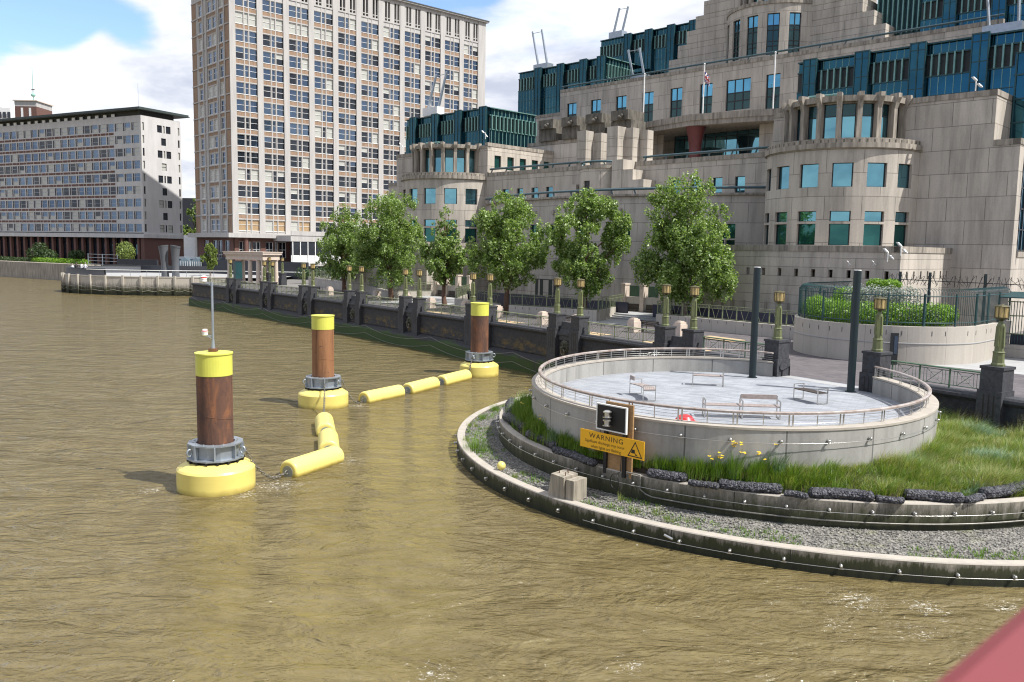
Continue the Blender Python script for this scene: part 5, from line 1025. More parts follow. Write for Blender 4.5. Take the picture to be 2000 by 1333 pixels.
# ================================================================== stone office building with teal glass blocks (S frame)
OB = thing('office_building', S(60, 70, 2.5), 'stepped cream stone riverside office complex with round bays and teal glass blocks', 'building')
CU = 60.0
def FV(v): return lambda u, d, z: S(u, v+d, z)             # river facing wall at depth v
def FS(u): return lambda v, d, z: S(u+d, v, z)             # bridge facing wall (toward -u) at u
def CYL(uc, vc, R): return lambda a, d, z: S(uc+(R-d)*math.sin(a/R), vc-(R-d)*math.cos(a/R), z)    # a: arc length from the river side
def wins(mp, hs, dep, rowsf, nx, glass_, mats, top=None, fw=.08):
    for h in hs: window(mp, *h, dep, nx, rowsf(h), fw, 1 if top is None else 1, top).build('window', mats, OB)
def wall(name, u0, u1, v, z0, z1, holes=(), mt='stone', dep=.35, cap=.45):
    mb = MB(); facade(mb, FV(v), u0, u1, z0, z1-(cap or 0), holes, dep); o = mb.build(name, M[mt], OB)
    if cap:
        mb = MB(); mbox(mb, FV(v), u0, u1, -.06, .5, z1-cap, z1); mb.build('parapet', M['stone_w'], OB)
    return o
def side(name, u, v0, v1, z0, z1, holes=(), mt='stone', dep=.35, cap=.45):
    mb = MB(); facade(mb, FS(u), v0, v1, z0, z1-(cap or 0), holes, dep); o = mb.build(name, M[mt], OB)
    if cap: mb = MB(); mbox(mb, FS(u), v0-.06, v1, -.06, .5, z1-cap, z1); mb.build('parapet', M['stone_w'], OB)
def flat(name, pts, z, mt='roof'):
    mb = MB(); mb.poly([S(u, v, z) for u, v in pts]); mb.build(name, M[mt], OB)
def curved(name, uc, vc, R, a0, a1, z0, z1, holes=(), mt='stone', dep=.35, n=40):
    mb = MB(); facade(mb, CYL(uc, vc, R), a0*R, a1*R, z0, z1, holes, dep, 0, [R*(a0+(a1-a0)*k/n) for k in range(1, n)]); return mb.build(name, M[mt], OB)
def ring(name, uc, vc, R0, R1, a0, a1, z0, z1, mt='stone_w', n=40):
    mb = MB(); A = [a0+(a1-a0)*k/n for k in range(n+1)]; p = lambda a, R, z: S(uc+R*math.sin(a), vc-R*math.cos(a), z)
    for (ra, za), (rb, zb) in (((R1, z0), (R1, z1)), ((R1, z1), (R0, z1)), ((R0, z0), (R1, z0))): mb.ribbon([p(a, ra, za) for a in A], [p(a, rb, zb) for a in A], 0, ra == rb == R1)
    mb.build(name, M[mt], OB)
def trail(name, pts, h=.55, step=2.6, off=0):     # bar rail on raking brackets along a parapet
    pts = [Vector(p) for p in pts]; mb = MB(); mb.tube([p+Vector((0, 0, h)) for p in pts], .13, 7); o = mb.build(name, M['rail_t'], OB); BASE[o.name] = BASE[OB.name]
    L = 0; nxt = .3
    for a, b in zip(pts[:-1], pts[1:]):
        d = (b-a).length
        while nxt < L+d: p = a.lerp(b, (nxt-L)/d); mb = MB(); t_ = (b-a).normalized(); mb.bar(p-t_*.12-Vector((0, 0, .05)), p+t_*.12+Vector((0, 0, h)), .12, .12); mb.build('bracket', M['rail_t'], o); nxt += step
        L += d
WB = [M['frame_d'], M['win'], M['win_d'], M['win_b'], M['win_g']]
PI12 = PI/12; BW = (-4.8, -3.2, -1.6, 0, 1.6, 3.2, 4.8)
for sgn, uc in ((1, 33.5), (-1, 86.5)):
    # podium
    a, b = (24.0, 41.5) if sgn > 0 else (78.5, 96.0)
    sl = [(u, u+.32, 6.75, 7.35) for u in np.arange(a+.8, b-.5, 1.42)]
    wall('podium_wall', a, b, 64.0, 2.4, 9.2, sl, 'stone_band', .3)
    mb = MB(); [mbox(mb, FV(64.0), u, u+.28, -.02, .0, 3.9, 4.6) for u in np.arange(a+.4, b-.3, 1.0)]; mb.build("course_pattern", M["stone_w"], OB)
    sl = [(v, v+.3, 6.75, 7.35) for v in np.arange(65.2, 74, 1.42)]
    side('podium_end_wall', a, 64.0, 74.7, 2.4, 9.2, sl, 'stone_band', .3); flat('podium_roof', [(a, 64), (b, 64), (b, 75), (a, 75)], 9.0, 'stone_w')
    # round bay
    R = 6.5; hs2 = [(k*PI12*R-.82, k*PI12*R+.82, 14.06, 16.0) for k in BW]; hs1 = [(k*PI12*R-.82, k*PI12*R+.82, 9.3, 11.05) for k in BW]; hs0 = [(k*PI12*R-.82, k*PI12*R+.82, 11.25, 12.1) for k in BW]
    curved('bay_wall', uc, 74.7, R, -PI/2, PI/2, 2.4, 17.2, hs2+hs1+hs0, 'stone', .35)
    cy = CYL(uc, 74.7, R); wins(cy, hs2, .28, lambda h: (), 1, 1, WB); wins(cy, hs0, .28, lambda h: (), 1, 1, WB)
    for h in hs1: window(cy, *h, .28, 1, (), .08, 4).build('window', WB, OB)
    ring('bay_cornice', uc, 74.7, 4.6, R+.22, -PI/2, PI/2, 17.2, 17.62); ring('bay_coping', uc, 74.7, 4.6, R+.02, -PI/2, PI/2, 17.62, 18.0)
    mb = MB()
    for k in range(34): q = -PI/2+PI*(k+.5)/34; mbox(mb, CYL(uc, 74.7, R+.02), q*(R+.02)-.05, q*(R+.02)+.05, -.02, .01, 17.64, 17.9)
    mb.build('coping_slots', M['stone_d'], OB)
    # colonnade drum
    R = 4.75; st_ = PI/10; hs = [((k+.5)*st_*R-.55, (k+.5)*st_*R+.55, 18.0, 21.0) for k in range(-5, 5)]
    curved('drum_wall', uc, 74.7, R, -PI/2, PI/2, 17.9, 21.6, hs, 'stone_w', .25, 20)
    for h in hs: window(CYL(uc, 74.7, R), *h, .18, 1, (20.0,), .06, 2, 1).build('window', WB, OB)
    for k in range(-5, 6):
        q = k*st_; d = S.eu*math.sin(q)-S.ev*math.cos(q); e = S.eu*math.cos(q)+S.ev*math.sin(q); o_ = S(uc, 74.7, 0); mb = MB()
        pr = [(4.7, 17.9), (5.2, 17.9), (5.2, 20.6), (5.35, 21.1), (5.55, 21.5), (5.55, 21.85), (4.7, 21.85)]
        A = [o_+d*r_+e*.2+Vector((0, 0, z)) for r_, z in pr]; B = [o_+d*r_-e*.2+Vector((0, 0, z)) for r_, z in pr]; mb.poly(A); mb.poly(B[::-1]); n = len(pr)
        for i in range(n): mb.quad(A[i], B[i], B[(i+1) % n], A[(i+1) % n])
        mb.build('fin', M['stone_w'], OB)
    ring('drum_cornice', uc, 74.7, 3.5, 5.15, -PI/2, PI/2, 21.15, 21.62); flat('drum_roof', [(uc+5*math.sin(q), 74.7-5*math.cos(q)) for q in np.linspace(-PI/2, PI/2, 20)], 21.6)
    # wing
    if sgn > 0:
        wall('wing_wall', 21.5, 40.4, 74.7, 2.4, 21.6); wall('wing_end_wall', 19.6, 21.5, 74.7, 2.4, 17.7); side('wing_side_wall', 21.5, 74.7, 79, 17.5, 21.6)
        side('wing_side_wall', 19.6, 74.7, 75.9, 2.4, 17.7); side('lower_side_wall', 19.6, 75.9, 84, 2.4, 9.0)
        mb = MB(); facade(mb, FS(19.9), 75.9, 84, 9.0, 17.5, (), 0); mb.build('glazed_wall', M['win_b'], OB); mb = MB()
        for v in np.arange(75.95, 84.2, .95): mbox(mb, FS(19.9), v-.05, v+.05, -.1, .05, 9.0, 17.4)
        for z in np.arange(9.1, 17.6, 1.65): mbox(mb, FS(19.9), 75.9, 84, -.08, .04, z-.05, z+.05)
        mb.build('mullions', M['frame_d'], OB)
        flat('wing_roof', [(21.5, 74.7), (40.4, 74.7), (40.4, 84), (21.5, 84)], 21.3); flat('wing_roof', [(19.6, 74.7), (21.5, 74.7), (21.5, 84), (19.6, 84)], 17.5)
    else:
        wall('wing_wall', 79.6, 98.5, 74.7, 2.4, 21.6); wall('wing_end_wall', 98.5, 100.4, 74.7, 2.4, 17.7)
        hs = [(v-.6, v+.6, 18.7, 20.4) for v in (76.5, 78.8, 81.1, 83.4, 85.7, 88)]; side('wing_side_wall', 79.6, 74.7, 97, 14, 21.9, hs)
        for h in hs: window(FS(79.6), *h, .28, 1, (), .08, 4).build('window', WB, OB)
        flat('wing_roof', [(79.6, 74.7), (98.5, 74.7), (98.5, 97), (79.6, 97)], 21.4)
# bowed central wall
def vb(u): return 74.7-5.8*(1-((u-60)/19.8)**2)
bow = lambda u, d, z: S(u, vb(u)+d, z)
hs = [(u-.85, u+.85, 9.9, 11.3) for u in (43.9, 48.8, 53.8, 58.6, 62.6, 66.2, 71.2, 76.1)]; hs2 = [(h[0]+k*.9, h[0]+.8+k*.9, 9.15, 9.75) for h in hs for k in (0, 1)]
mb = MB(); facade(mb, bow, 40.2, 79.8, 2.4, 14.0, hs+hs2, .35, 0, [40+k*.8 for k in range(50)]); mb.build('bowed_wall', M['stone'], OB)
for h in hs: window(bow, *h, .28, 1, (), .08, 4).build('window', WB, OB)
mb = MB(); [mbox(mb, bow, h[0], h[1], .25, .3, h[2], h[3], 0) for h in hs2]; mb.build('low_lights', M['win_d'], OB)
mb = MB(); us = [40.2+.8*k for k in range(50)]
for (d0, z0), (d1, z1) in zip([(0, 14.0), (-.3, 14.05), (-.3, 14.25), (.3, 14.25)][:-1], [(-.3, 14.05), (-.3, 14.25), (.3, 14.25)]): mb.ribbon([bow(u, d0, z0) for u in us], [bow(u, d1, z1) for u in us])
mb.build('bowed_coping', M['stone_w'], OB); trail('terrace_rail', [bow(u, -.15, 14.2) for u in us])
flat('lower_terrace', [(u, vb(u)) for u in us]+[(79.4, 75), (40.6, 75)], 13.9, 'stone_w')
mb = MB()
for u in (44, 54, 57, 63, 66, 76):
    c = bow(u, -.02, 12.6); d = (bow(u, -1, 12.6)-bow(u, 0, 12.6)); mb = MB(); mb.tube([c, c+d*.12], .25, 14); mb.build('wall_vent', M['stone_w'], OB)
mb = MB(); [mbox(mb, bow, u, u+.9, -.03, -.003, 3.0, 5.2) for u in np.arange(41, 79, 1.5)]; mb.build('base_panels', M['stone'], OB)
mb = MB(); mbox(mb, bow, 62.2, 65.8, -.05, -.005, 2.4, 5.3); mb.build('service_door', M['pole'], OB)
# terrace wall above, half round stair tower, stepped buttresses
hs = [(u-.55, u+.55, 14.35, 15.95) for u in (76.3, 73.8, 71.3, 68.9, 43.7, 46.2, 48.7, 51.1)]
wall('terrace_wall', 40.4, 79.6, 74.72, 13.9, 18.1, hs)
for h in hs: window(FV(74.72), *h, .28, 1, (), .07, 1).build('window', WB, OB)
for a, b in ((79.3, 64.5), (55.5, 40.7)): trail('terrace_rail', [S(a, 74.9, 18.05), S(b, 74.9, 18.05)], .5)
flat('upper_terrace', [(40.4, 74.8), (79.6, 74.8), (79.6, 101), (40.4, 101)], 17.8, 'stone_w')
curved('stair_tower', 60.6, 74.7, 2.75, -PI/2, PI/2, 13.9, 17.4, [(-.2, .75, 13.95, 16.1)], 'stone', .2, 20); ring('stair_tower_cap', 60.6, 74.7, 0, 2.85, -PI/2, PI/2, 17.4, 17.75)
mb = MB(); mbox(mb, CYL(60.6, 74.7, 2.75), -.2, .75, .15, .2, 13.95, 16.1); mb.build('door', M['frame_d'], OB)
trail('stair_tower_rail', [S(60.6+2.6*math.sin(q), 74.7-2.6*math.cos(q), 17.7) for q in np.linspace(-1.4, 1.4, 12)], .45, 1.6)
for k, (w_, z) in enumerate(((1.5, 18.2), (1.4, 17.1), (1.4, 16.0), (1.4, 14.95))):
    u1 = 57.9-1.4*k; mb = MB(); mbox(mb, FV(72.6), u1-w_, u1-.002, 0, 2.1, 13.9, z); mb.build('stepped_buttress', M['stone'], OB)
    if k: mb = MB(); mbox(mb, FV(73.2), 63.4+1.2*(k-1), 64.6+1.2*(k-1)-.002, 0, 1.5, 13.9, z-1.2); mb.build('stepped_buttress', M['stone'], OB)
for u, w_, z, v in ((64.5, 1.33, 22.1, 75.2), (63.3, 1.1, 21.9, 76.6), (60.05, 1.5, 22.2, 75.2), (58.85, 1.15, 22.1, 76.6), (57.8, 1.1, 21.9, 77.9)):
    mb = MB()
    for i in range(4): z0 = 17.8+(z-17.8)*i/4; z1 = 17.8+(z-17.8)*(i+1)/4; mbox(mb, FV(v), u-w_/2, u+w_/2, 0, w_, z0+.03, z1); mbox(mb, FV(v), u-w_/2+.04, u+w_/2-.04, .04, w_-.04, z0, z0+.03)
    mb.build('pylon', M['stone'], OB)
wall('planter_wall', 66, 84.5, 87, 17.8, 23.3)
rr = random.Random(4)
for u in (80.4, 76.2, 72.0, 67.8):
    mb = MB(); mbox(mb, FV(86.6), u-1.6, u+1.6, 0, 3, 23.3, 24.9); mbox(mb, FV(86.2), u-1.35, u+1.35, 0, 3.4, 24.9, 26.1); o = mb.build('weathered_block', M['stone_d'], OB)
    mb = MB(); c = S(u-.2, 86.1, 25.2); mb.sphere(c, .42, 0, 9, 6, (1, 1, .7)); mb.sphere(c+Vector((.2, -.2, .2)), .25, 0, 8, 6); BASE[o.name] = BASE[OB.name]; mb.build('boss', M['stone_d'], o)
# hood over the recessed balcony, oxblood column
HP = [(75, 94.6), (67.5, 91.8), (60, 90.2), (52.5, 91.8), (45, 94.6)]
mb = MB(); A = [S(u, v, 23.95) for u, v in HP]; B = [S(u, v, 24.5) for u, v in HP]; C_ = [S(u, v-.12, 24.55) for u, v in HP]; D_ = [S(u, v-.12, 25.3) for u, v in HP]; E_ = [S(u, v+.5, 25.3) for u, v in HP]
mb.ribbon(A, B, 0, False, 0, 1); mb.ribbon(B, C_); mb.ribbon(C_, D_, 0, False, 0, 1.3); mb.ribbon(D_, E_); mb.poly(A+[S(45, 101, 23.95), S(75, 101, 23.95)]); mb.poly([p-Vector((0, 0, .25)) for p in E_]+[S(45, 101, 25.05), S(75, 101, 25.05)]); mb.build('hood', M['stone_w'], OB)
mb = MB(); mb.lathe([(.78, 17.8), (.78, 21.4), (.85, 22.0), (1.0, 22.9), (1.3, 23.95)], 8, lambda x, y, z: S(60, 91.6, 0)+Vector((x, y, z))); mb.build('column', M['red_stone'], OB)
wall('recess_wall', 67.2, 75, 95, 17.8, 24.0, cap=0); wall('recess_wall', 44, 53, 94.6, 17.8, 24.0, cap=0)
window(FV(97.5), 53, 67.2, 17.9, 23.94, .1, 9, (20.6, 23.4), .1, 1).build('recess_glazing', [M['frame_d'], M['win'], M['win_d'], M['win_b'], M['win_g']], OB)
mb = MB(); facade(mb, FS(53), 94.6, 97.6, 17.8, 24.0, (), 0); mb.build('recess_cheek', M['stone'], OB)
# long windowed wall
WC_ = [88.8, 84.0, 79.2, 74.4, 69.6, 64.8, 55.0, 50.2, 45.4, 40.6, 35.8]; hs = [(u-.98, u+.98, 26.7, 31.15) for u in WC_]+[(58.15, 61.75, 27.2, 31.15)]
wall('long_wall', 29, 91.2, 101, 21, 33.4, hs); wall('long_wall_end', 91.2, 96.5, 101.02, 18, 30.0); wall('long_wall_end', 23.5, 29, 101.02, 18, 30.0)
for h in hs: window(FV(101), *h, .28, 3 if h[1]-h[0] > 3 else 2, (28.4, 29.45), .13, 3, 2).build('window', WB, OB)
trail('roof_rail', [S(91, 101.1, 33.35), S(29, 101.1, 33.35)], .5, 3.2); flat('upper_roof', [(29, 101.1), (91.2, 101.1), (91.2, 125), (29, 125)], 33.1)
# central stepped tower
for k, (w_, z) in enumerate(((17.4, 35.0), (15.9, 36.85), (14.4, 38.7), (12.9, 40.55), (11.5, 42.4), (10.2, 44.3), (8.8, 47))):
    z0 = 33.1 if k == 0 else (35.0, 36.85, 38.7, 40.55, 42.4, 44.3)[k-1]
    mb = MB(); f = FV(108-.001*k); mb2 = mb
    mbox(mb, f, 60-w_, 60+w_, 0, 9-.4*k, z0+.09, z); mbox(mb, f, 60-w_+.05, 60+w_-.05, .05, 8, z0, z0+.09); mb.build('tower_tier', M['stone'], OB)
R = 6.7; hs = [(k*PI12*R-.8, k*PI12*R+.8, 34.4, 39.7) for k in (-3.2, -1.6, 0, 1.6, 3.2)]
curved('tower_drum', 60, 110.6, R, -PI/2, PI/2, 33.0, 40.9, hs, 'stone', .35)
for h in hs: window(CYL(60, 110.6, R), *h, .28, 2, (35.6, 36.2, 37.6, 38.2), .1, 3, 2).build('window', WB, OB)
ring('tower_cornice', 60, 110.6, 3.5, R+.12, -PI/2, PI/2, 40.9, 41.35); R = 4.7; hs = [((k+.5)*PI/10*R-.5, (k+.5)*PI/10*R+.5, 41.35, 44.2) for k in range(-5, 5)]
curved('upper_drum', 60, 110.6, R, -PI/2, PI/2, 41.2, 48, hs, 'stone_w', .25, 20)
for h in hs: window(CYL(60, 110.6, R), *h, .18, 1, (), .06, 1).build('window', WB, OB)
for k in range(-5, 6): q = k*PI/10; d = S.eu*math.sin(q)-S.ev*math.cos(q); mb = MB(); o_ = S(60, 110.6, 0); mb.bar(o_+d*4.9+Vector((0, 0, 41.3)), o_+d*4.9+Vector((0, 0, 48)), .35, .6, 0, (S.eu*math.cos(q)+S.ev*math.sin(q))); mb.build('fin', M['stone_w'], OB)
mb = MB(); mbox(mb, FV(111), 40.5, 46.5, 0, 8, 33, 44.5); mb.build('finned_block', M['teal_d'], OB); mb = MB(); [mbox(mb, FV(111), u, u+.14, -.5, .0, 36, 44.5) for u in np.arange(40.6, 46.5, .62)]; mb.build('fin_screen', M['teal_l'], OB)
# teal glass blocks: plinth glazing, finned louvre band, clerestory, tall pilasters
def glassblock(u0, u1, v, z0, z1, pil, lb, sideu=None, vs=None, zl=None):
    H = z1; zl0, zl1 = H-3.0, H-1.05; g = MB(); facade(g, FV(v), u0, u1, z0, zl0, (), 0); facade(g, FV(v+.25), u0, u1, zl1, H, (), 0)
    g.quad(S(u0, v, H), S(u1, v, H), S(u1, v+10, H), S(u0, v+10, H)); blk = g.build('glass_block', M['teal'], OB); BASE[blk.name] = BASE[OB.name]
    l = MB(); facade(l, FV(v+.1), u0, u1, zl0, zl1, (), 0); l.build('louvre_band', M['louvre'], blk)
    f = MB(); us = [u for u in np.arange(u0+.35, u1-.2, .66) if not any(p-.3 < u < p+1.65 for p in pil)]
    for u in us: mbox(f, FV(v), u-.07, u+.07, -.16, .1, zl0, zl1+.05); mbox(f, FV(v), u-.03, u+.03, -.03, .0, z0, zl0); mbox(f, FV(v+.25), u-.03, u+.03, -.03, 0, zl1, H)
    f.build('fin_screen', M['teal_l'], blk)
    b = MB(); [mbox(b, FV(v), u0, u1, -.06, .3, z-.07, z+.07) for z in (z0+.07, zl0, zl1, H)]; z = zl0-1.75
    while z > z0+.3: mbox(b, FV(v), u0, u1, -.04, .0, z-.04, z+.04); z -= 1.75
    b.build('transoms', M['teal_d'], blk)
    for p in pil:
        q = MB(); mbox(q, FV(v), p, p+1.35, -.55, .0, z0, H+.12); q.build('pilaster', M['teal'], blk); q = MB()
        for a in (p-.05, p+.62, p+1.3): mbox(q, FV(v), a, a+.1, -.62, -.4, z0, H+.18)
        mbox(q, FV(v), p+.05, p+1.3, -.6, -.45, H+.04, H+.18); zz = z0+1.2
        while zz < H: mbox(q, FV(v), p+.05, p+1.3, -.58, -.5, zz-.04, zz+.04); zz += 1.75
        q.build('pilaster_frame', M['teal_d'], blk)
    if sideu is not None:
        g = MB(); facade(g, FS(sideu-.01), vs[0], vs[1], z0, zl0, (), 0); facade(g, FS(sideu+.2), vs[0], vs[1], zl1, H, (), 0); g.build('glass_side', M['teal'], blk); l = MB(); facade(l, FS(sideu+.1), vs[0], vs[1], zl0, zl1, (), 0); l.build('louvre_side', M['louvre'], blk)
        f = MB()
        for k, x in enumerate(np.arange(vs[0]+.3, vs[1], .75)): mbox(f, FS(sideu), x-.08, x+.08, -.3, .1, zl0, zl1+.05); mbox(f, FS(sideu), x-.05, x+.05, -.08, .0, z0, zl0); mbox(f, FS(sideu+.2), x-.05, x+.05, -.05, .0, zl1, H)
        [mbox(f, FS(sideu), vs[0], vs[1], -.08, .2, z-.06, z+.06) for z in (zl0, zl1, H)]; f.build('side_fins', M['teal_l'], blk)
glassblock(89.2, 108.4, 84, 21.0, 28.4, (90.1-.65, 95.4-.65, 100.7-.65, 106-.65), '', 89.2, (84, 93.5))
glassblock(13, 43, 84, 21.0, 28.0, (40.8, 35.5, 30.3, 25.0, 19.7, 14.4), ''); g_ = MB(); facade(g_, FV(78.5), 13, 21.45, 17.5, 25.0, (), 0); g_.build('corner_glazing', M['teal'], OB); g_ = MB()
for u in np.arange(13.5, 21.5, 1.3): mbox(g_, FV(78.5), u-.05, u+.05, -.12, 0, 17.5, 25)
for z in (19.4, 21.3, 23.2, 24.95): mbox(g_, FV(78.5), 13, 21.45, -.1, 0, z-.06, z+.06)
g_.build('corner_mullions', M['teal_d'], OB); flat('corner_roof', [(13, 78.5), (21.45, 78.5), (21.45, 84), (13, 84)], 25.0)
glassblock(84.6, 103.5, 104, 25, 38.0, (98.5-.65, 93.6-.65, 88.8-.65, 84.65), '', 84.6, (104, 111))
glassblock(72, 95, 115, 30, 43.9, (88.8-.65, 84.6-.65, 80.3-.65, 76.2-.65), '')
glassblock(14, 38.5, 104, 25, 38.4, (34.6, 29.6, 24.6, 19.6), '')
# ------------------------------------------------------------------ things on its roofs
def davit(pb, pt, pb2, pt2, v, lb):
    a, b, c, d = [S(sv(p[0], p[1], v)[0], v, sv(p[0], p[1], v)[1]) for p in (pb, pt, pb2, pt2)]; m_ = (a+c)/2; t_ = thing('roof_davit', m_, lb, 'crane', 'window cleaning cranes on the roofs')
    for p, q in ((a, b), (c, d)):
        mb = MB(); mb.bar(p, q, .16, .3); k = S.ev*.3; mb.bar(p+k, q+k*.6, .08, .08)
        for i in range(7): f = (i+.5)/7.5; mb.bar(p.lerp(q, f), (p+k).lerp(q+k*.6, f+.08), .05, .05)
        mb.build('arm', M['galv'], t_)
    mb = MB(); mb.tube([b.lerp(a, .06), d.lerp(c, .06)], .05, 5); mb.build('tie_bar', M['galv'], t_)
    mb = MB(); e = S.eu; L = (c-a).length/2+.5; mb.box8([m_+e*x+S.ev*y+Vector((0, 0, z)) for z in (-1.0, .25) for x, y in ((-L, -.6), (L, -.6), (L, .9), (-L, .9))]); mb.build('base', M['white_paint'] if v < 90 else M['galv'], t_)
davit((1051, 128), (1040, 62), (1069, 130), (1058, 58), 106, 'twin armed roof crane standing at the left end of the glass roof')
davit((1198, 66), (1210, 16), (1214, 66), (1227, 13), 117, 'twin armed roof crane on the upper glass roof')
davit((1236, 152), (1227, 98), (1258, 150), (1249, 94), 108, 'twin armed roof crane behind the roof rail at the middle')
davit((835, 214), (852, 146), (855, 214), (872, 140), 88, 'twin armed roof crane in front of the brick and white tower')
davit((1932, 56), (1929, -4), (1989, 50), (1991, -6), 100, 'white roof crane at the upper right corner')
for px, lb, fl in ((1241, 'bare white flagpole left of the flag', 0), (1354, 'white flagpole flying a small red white and blue flag', 1), (1500, 'bare white flagpole right of the flag', 0)):
    u = {1241: 69.0, 1354: 59.9, 1500: 50.4}[px]; p = S(u, 92.8, 25.2); t_ = thing('flagpole', p, lb, 'flagpole', 'flagpoles on the balcony hood'); mb = MB(); mb.tube([p, p+Vector((0, 0, 6.4))], .085, 8); mb.sphere(p+Vector((0, 0, 6.5)), .12, 0, 8, 6); mb.build('pole', M['white_paint'], t_)
    if fl:
        mb = MB(); n = 18; mblu, mred, mwh = 0, 1, 2; q = lambda i, j: p+Vector((0, 0, 5.8-j*1.15/10-(i/n)*.95))+S.eu*(-(i/n)*.75)+S.ev*(.12*math.sin(i*.9)+.1*j/10*math.sin(i*.5))
        for i in range(n):
            for j in range(10):
                x, y = (i+.5)/n*2-1, (j+.5)/10*2-1
                c = mred if abs(x) < .12 or abs(y) < .2 else (mwh if abs(x) < .22 or abs(y) < .34 else (mred if abs(abs(x)-abs(y)) < .1 else (mwh if abs(abs(x)-abs(y)) < .28 else mblu)))
                mb.quad(q(i, j), q(i+1, j), q(i+1, j+1), q(i, j+1), c)
        mb.build('flag', [mat('flag_blue', (.01, .03, .2)), mat('flag_red', (.6, .02, .03)), mat('flag_white', (.75, .75, .75))], t_)
def cctv(p, lb, s=1.0, nh=2):
    p = Vector(p); t_ = thing('camera', p, lb, 'camera', 'white security cameras on the building'); mb = MB(); mb.tube([p, p+Vector((0, 0, .9*s))], .05*s, 6); mb.tube([p+Vector((0, 0, .8*s)), p+Vector((-.35*s, -.35*s, .9*s))], .04*s, 6); mb.build('bracket', M['white_paint'], t_)
    for k in range(nh):
        c = p+Vector((-.35*s+.5*k*s, -.4*s, (.95-.55*k)*s)); mb = MB(); mb.lathe([(.001, -.28*s), (.16*s, -.26*s), (.18*s, .1*s), (.12*s, .25*s), (.001, .27*s)], 10, lambda x, y, z: c+Vector((x*.8+z*.5, y-z*.4, -z*.7))); mb.build('housing', M['white_paint'], t_)
for px, py, v, lb, s in ((1733, 512, 63.6, 'white dome camera on the podium wall left of its corner', .85), (1759, 500, 63.6, 'white camera cluster at the podium corner', .85), (1657, 520, 63.7, 'small grey camera in the middle of the podium wall', .35), (1706, 520, 63.7, 'small camera on the podium wall between the others', .35), (1905, 178, 74.9, 'white camera pair on top of the wing wall at the upper right', .9), (948, 272, 76, 'white camera on the left wing corner beside the glass block', .9), (785, 291, 75, 'small white camera at the left end of the left wing', .7)):
    u, z = sv(px, py, v); cctv(S(u, v, z), lb, s)
for px, lb in ((1607, 'tubular window cleaning gantry on top of the right drum'), (845, 'tubular window cleaning gantry on top of the left drum')):
    u, z = sv(px, 189 if px > 1000 else 275, 71); mb = MB(); a = S(u, 71, 22.0); t_ = thing('roof_gantry', a, lb, 'gantry'); mb.tube([a+S.eu*1.3, a-S.eu*1.3+Vector((0, 0, -.05))], .1, 7); mb.tube([a+S.eu*1.2+S.ev*.4, a-S.eu*1.2+S.ev*.4], .08, 7); [mb.bar(a+S.eu*x+Vector((0, 0, -.3)), a+S.eu*x+S.ev*.4+Vector((0, 0, .1)), .1) for x in (-.8, .8)]; mb.build('frame', M['teal_l'], t_)
# ================================================================== brick and white tower
TWR = Fr((-56.6, 172), 47.7)      # u along the wide bridge facing front, v inland from it ( -> behind ), origin at the near corner
TW = thing('tower_block', TWR(33, 0, 2.5), 'tall white framed tower with ochre brick spandrels and rows of sash windows', 'building')
BL, NB = 5.78, 11; ROWH = 3.394; Z0 = 10.9; NR = 14
# wide front: wall plane at d=0; v counted to the left of u, so the body lies at +v... body on the far side
def TWF(u, d, z): return TWR(u, -d, z)          # d inward = away from the viewer
def TWL(v, d, z): return TWR(d, -v, z)          # narrow river face: v runs back from the near corner, d inward along +u
wl_ = MB(); holes = []
WSP = [(1.6, 3.27, 2), (3.53, 4.27, 1), (4.53, 6.2, 2)]
L_ = 1.0+NB*BL+1.3
for i in range(NB):
    for r_ in range(NR):
        zs_ = Z0+.5+r_*ROWH
        for a, b, nx in WSP: holes.append((i*BL+a-.35, i*BL+b-.35, zs_, zs_+2.22))
ZT = Z0+NR*ROWH+.3
facade(wl_, TWF, 0, L_, Z0, ZT, holes, .2, 0)
for i in range(NB):
    mbox(wl_, TWF, i*BL-.05, i*BL+1.2, -.22, -.001, Z0, ZT+5.2, 0)
    for r_ in range(NR):
        z = Z0+.5+r_*ROWH+2.24+.22; x0, x1 = i*BL+1.22, i*BL+5.8
        if r_ < NR-1: wl_.quad(TWF(x0+.02, -.03, z+.0), TWF(x1, -.03, z), TWF(x1, -.03, z+.86), TWF(x0+.02, -.03, z+.86), 1)
        mbox(wl_, TWF, x0-.05, x1-.1, -.06, -.001, z-.22, z, 0); mbox(wl_, TWF, x0-.05, x1-.1, -.06, -.001, z+.865, z+.93, 0)
    for a in (i*BL+2.95, i*BL+3.95): mbox(wl_, TWF, a, a+.2, -.08, -.002, Z0, ZT, 0)
mbox(wl_, TWF, NB*BL-.05, L_, -.22, -.001, Z0, ZT+5.2, 0)
# attic with paired slots
ah = []
for i in range(NB):
    for c in (i*BL+1.7, i*BL+4.2): ah += [(c, c+.55, ZT+1.0, ZT+4.5), (c+.8, c+1.35, ZT+1.0, ZT+4.5), (c, c+.55, ZT+.35, ZT+.85), (c+.8, c+1.35, ZT+.35, ZT+.85)]
facade(wl_, lambda u, d, z: TWF(u, d-.12, z), 0, L_, ZT, ZT+5.2, ah, .5, 0)
wl_.quad(TWF(0, .37, ZT), TWF(L_, .37, ZT), TWF(L_, .37, ZT+5.2), TWF(0, .37, ZT+5.2), 3)
mbox(wl_, TWF, -.6, L_+.6, -.8, .6, ZT+5.2, ZT+5.4, 0); mbox(wl_, TWF, -.6, L_+.6, -.9, 18.5, ZT+5.4, ZT+5.65, 2)
wl_.build('front_wall', [M['tower_w'], M['tower_b'], M['roof'], M['tw_dark']], TW)
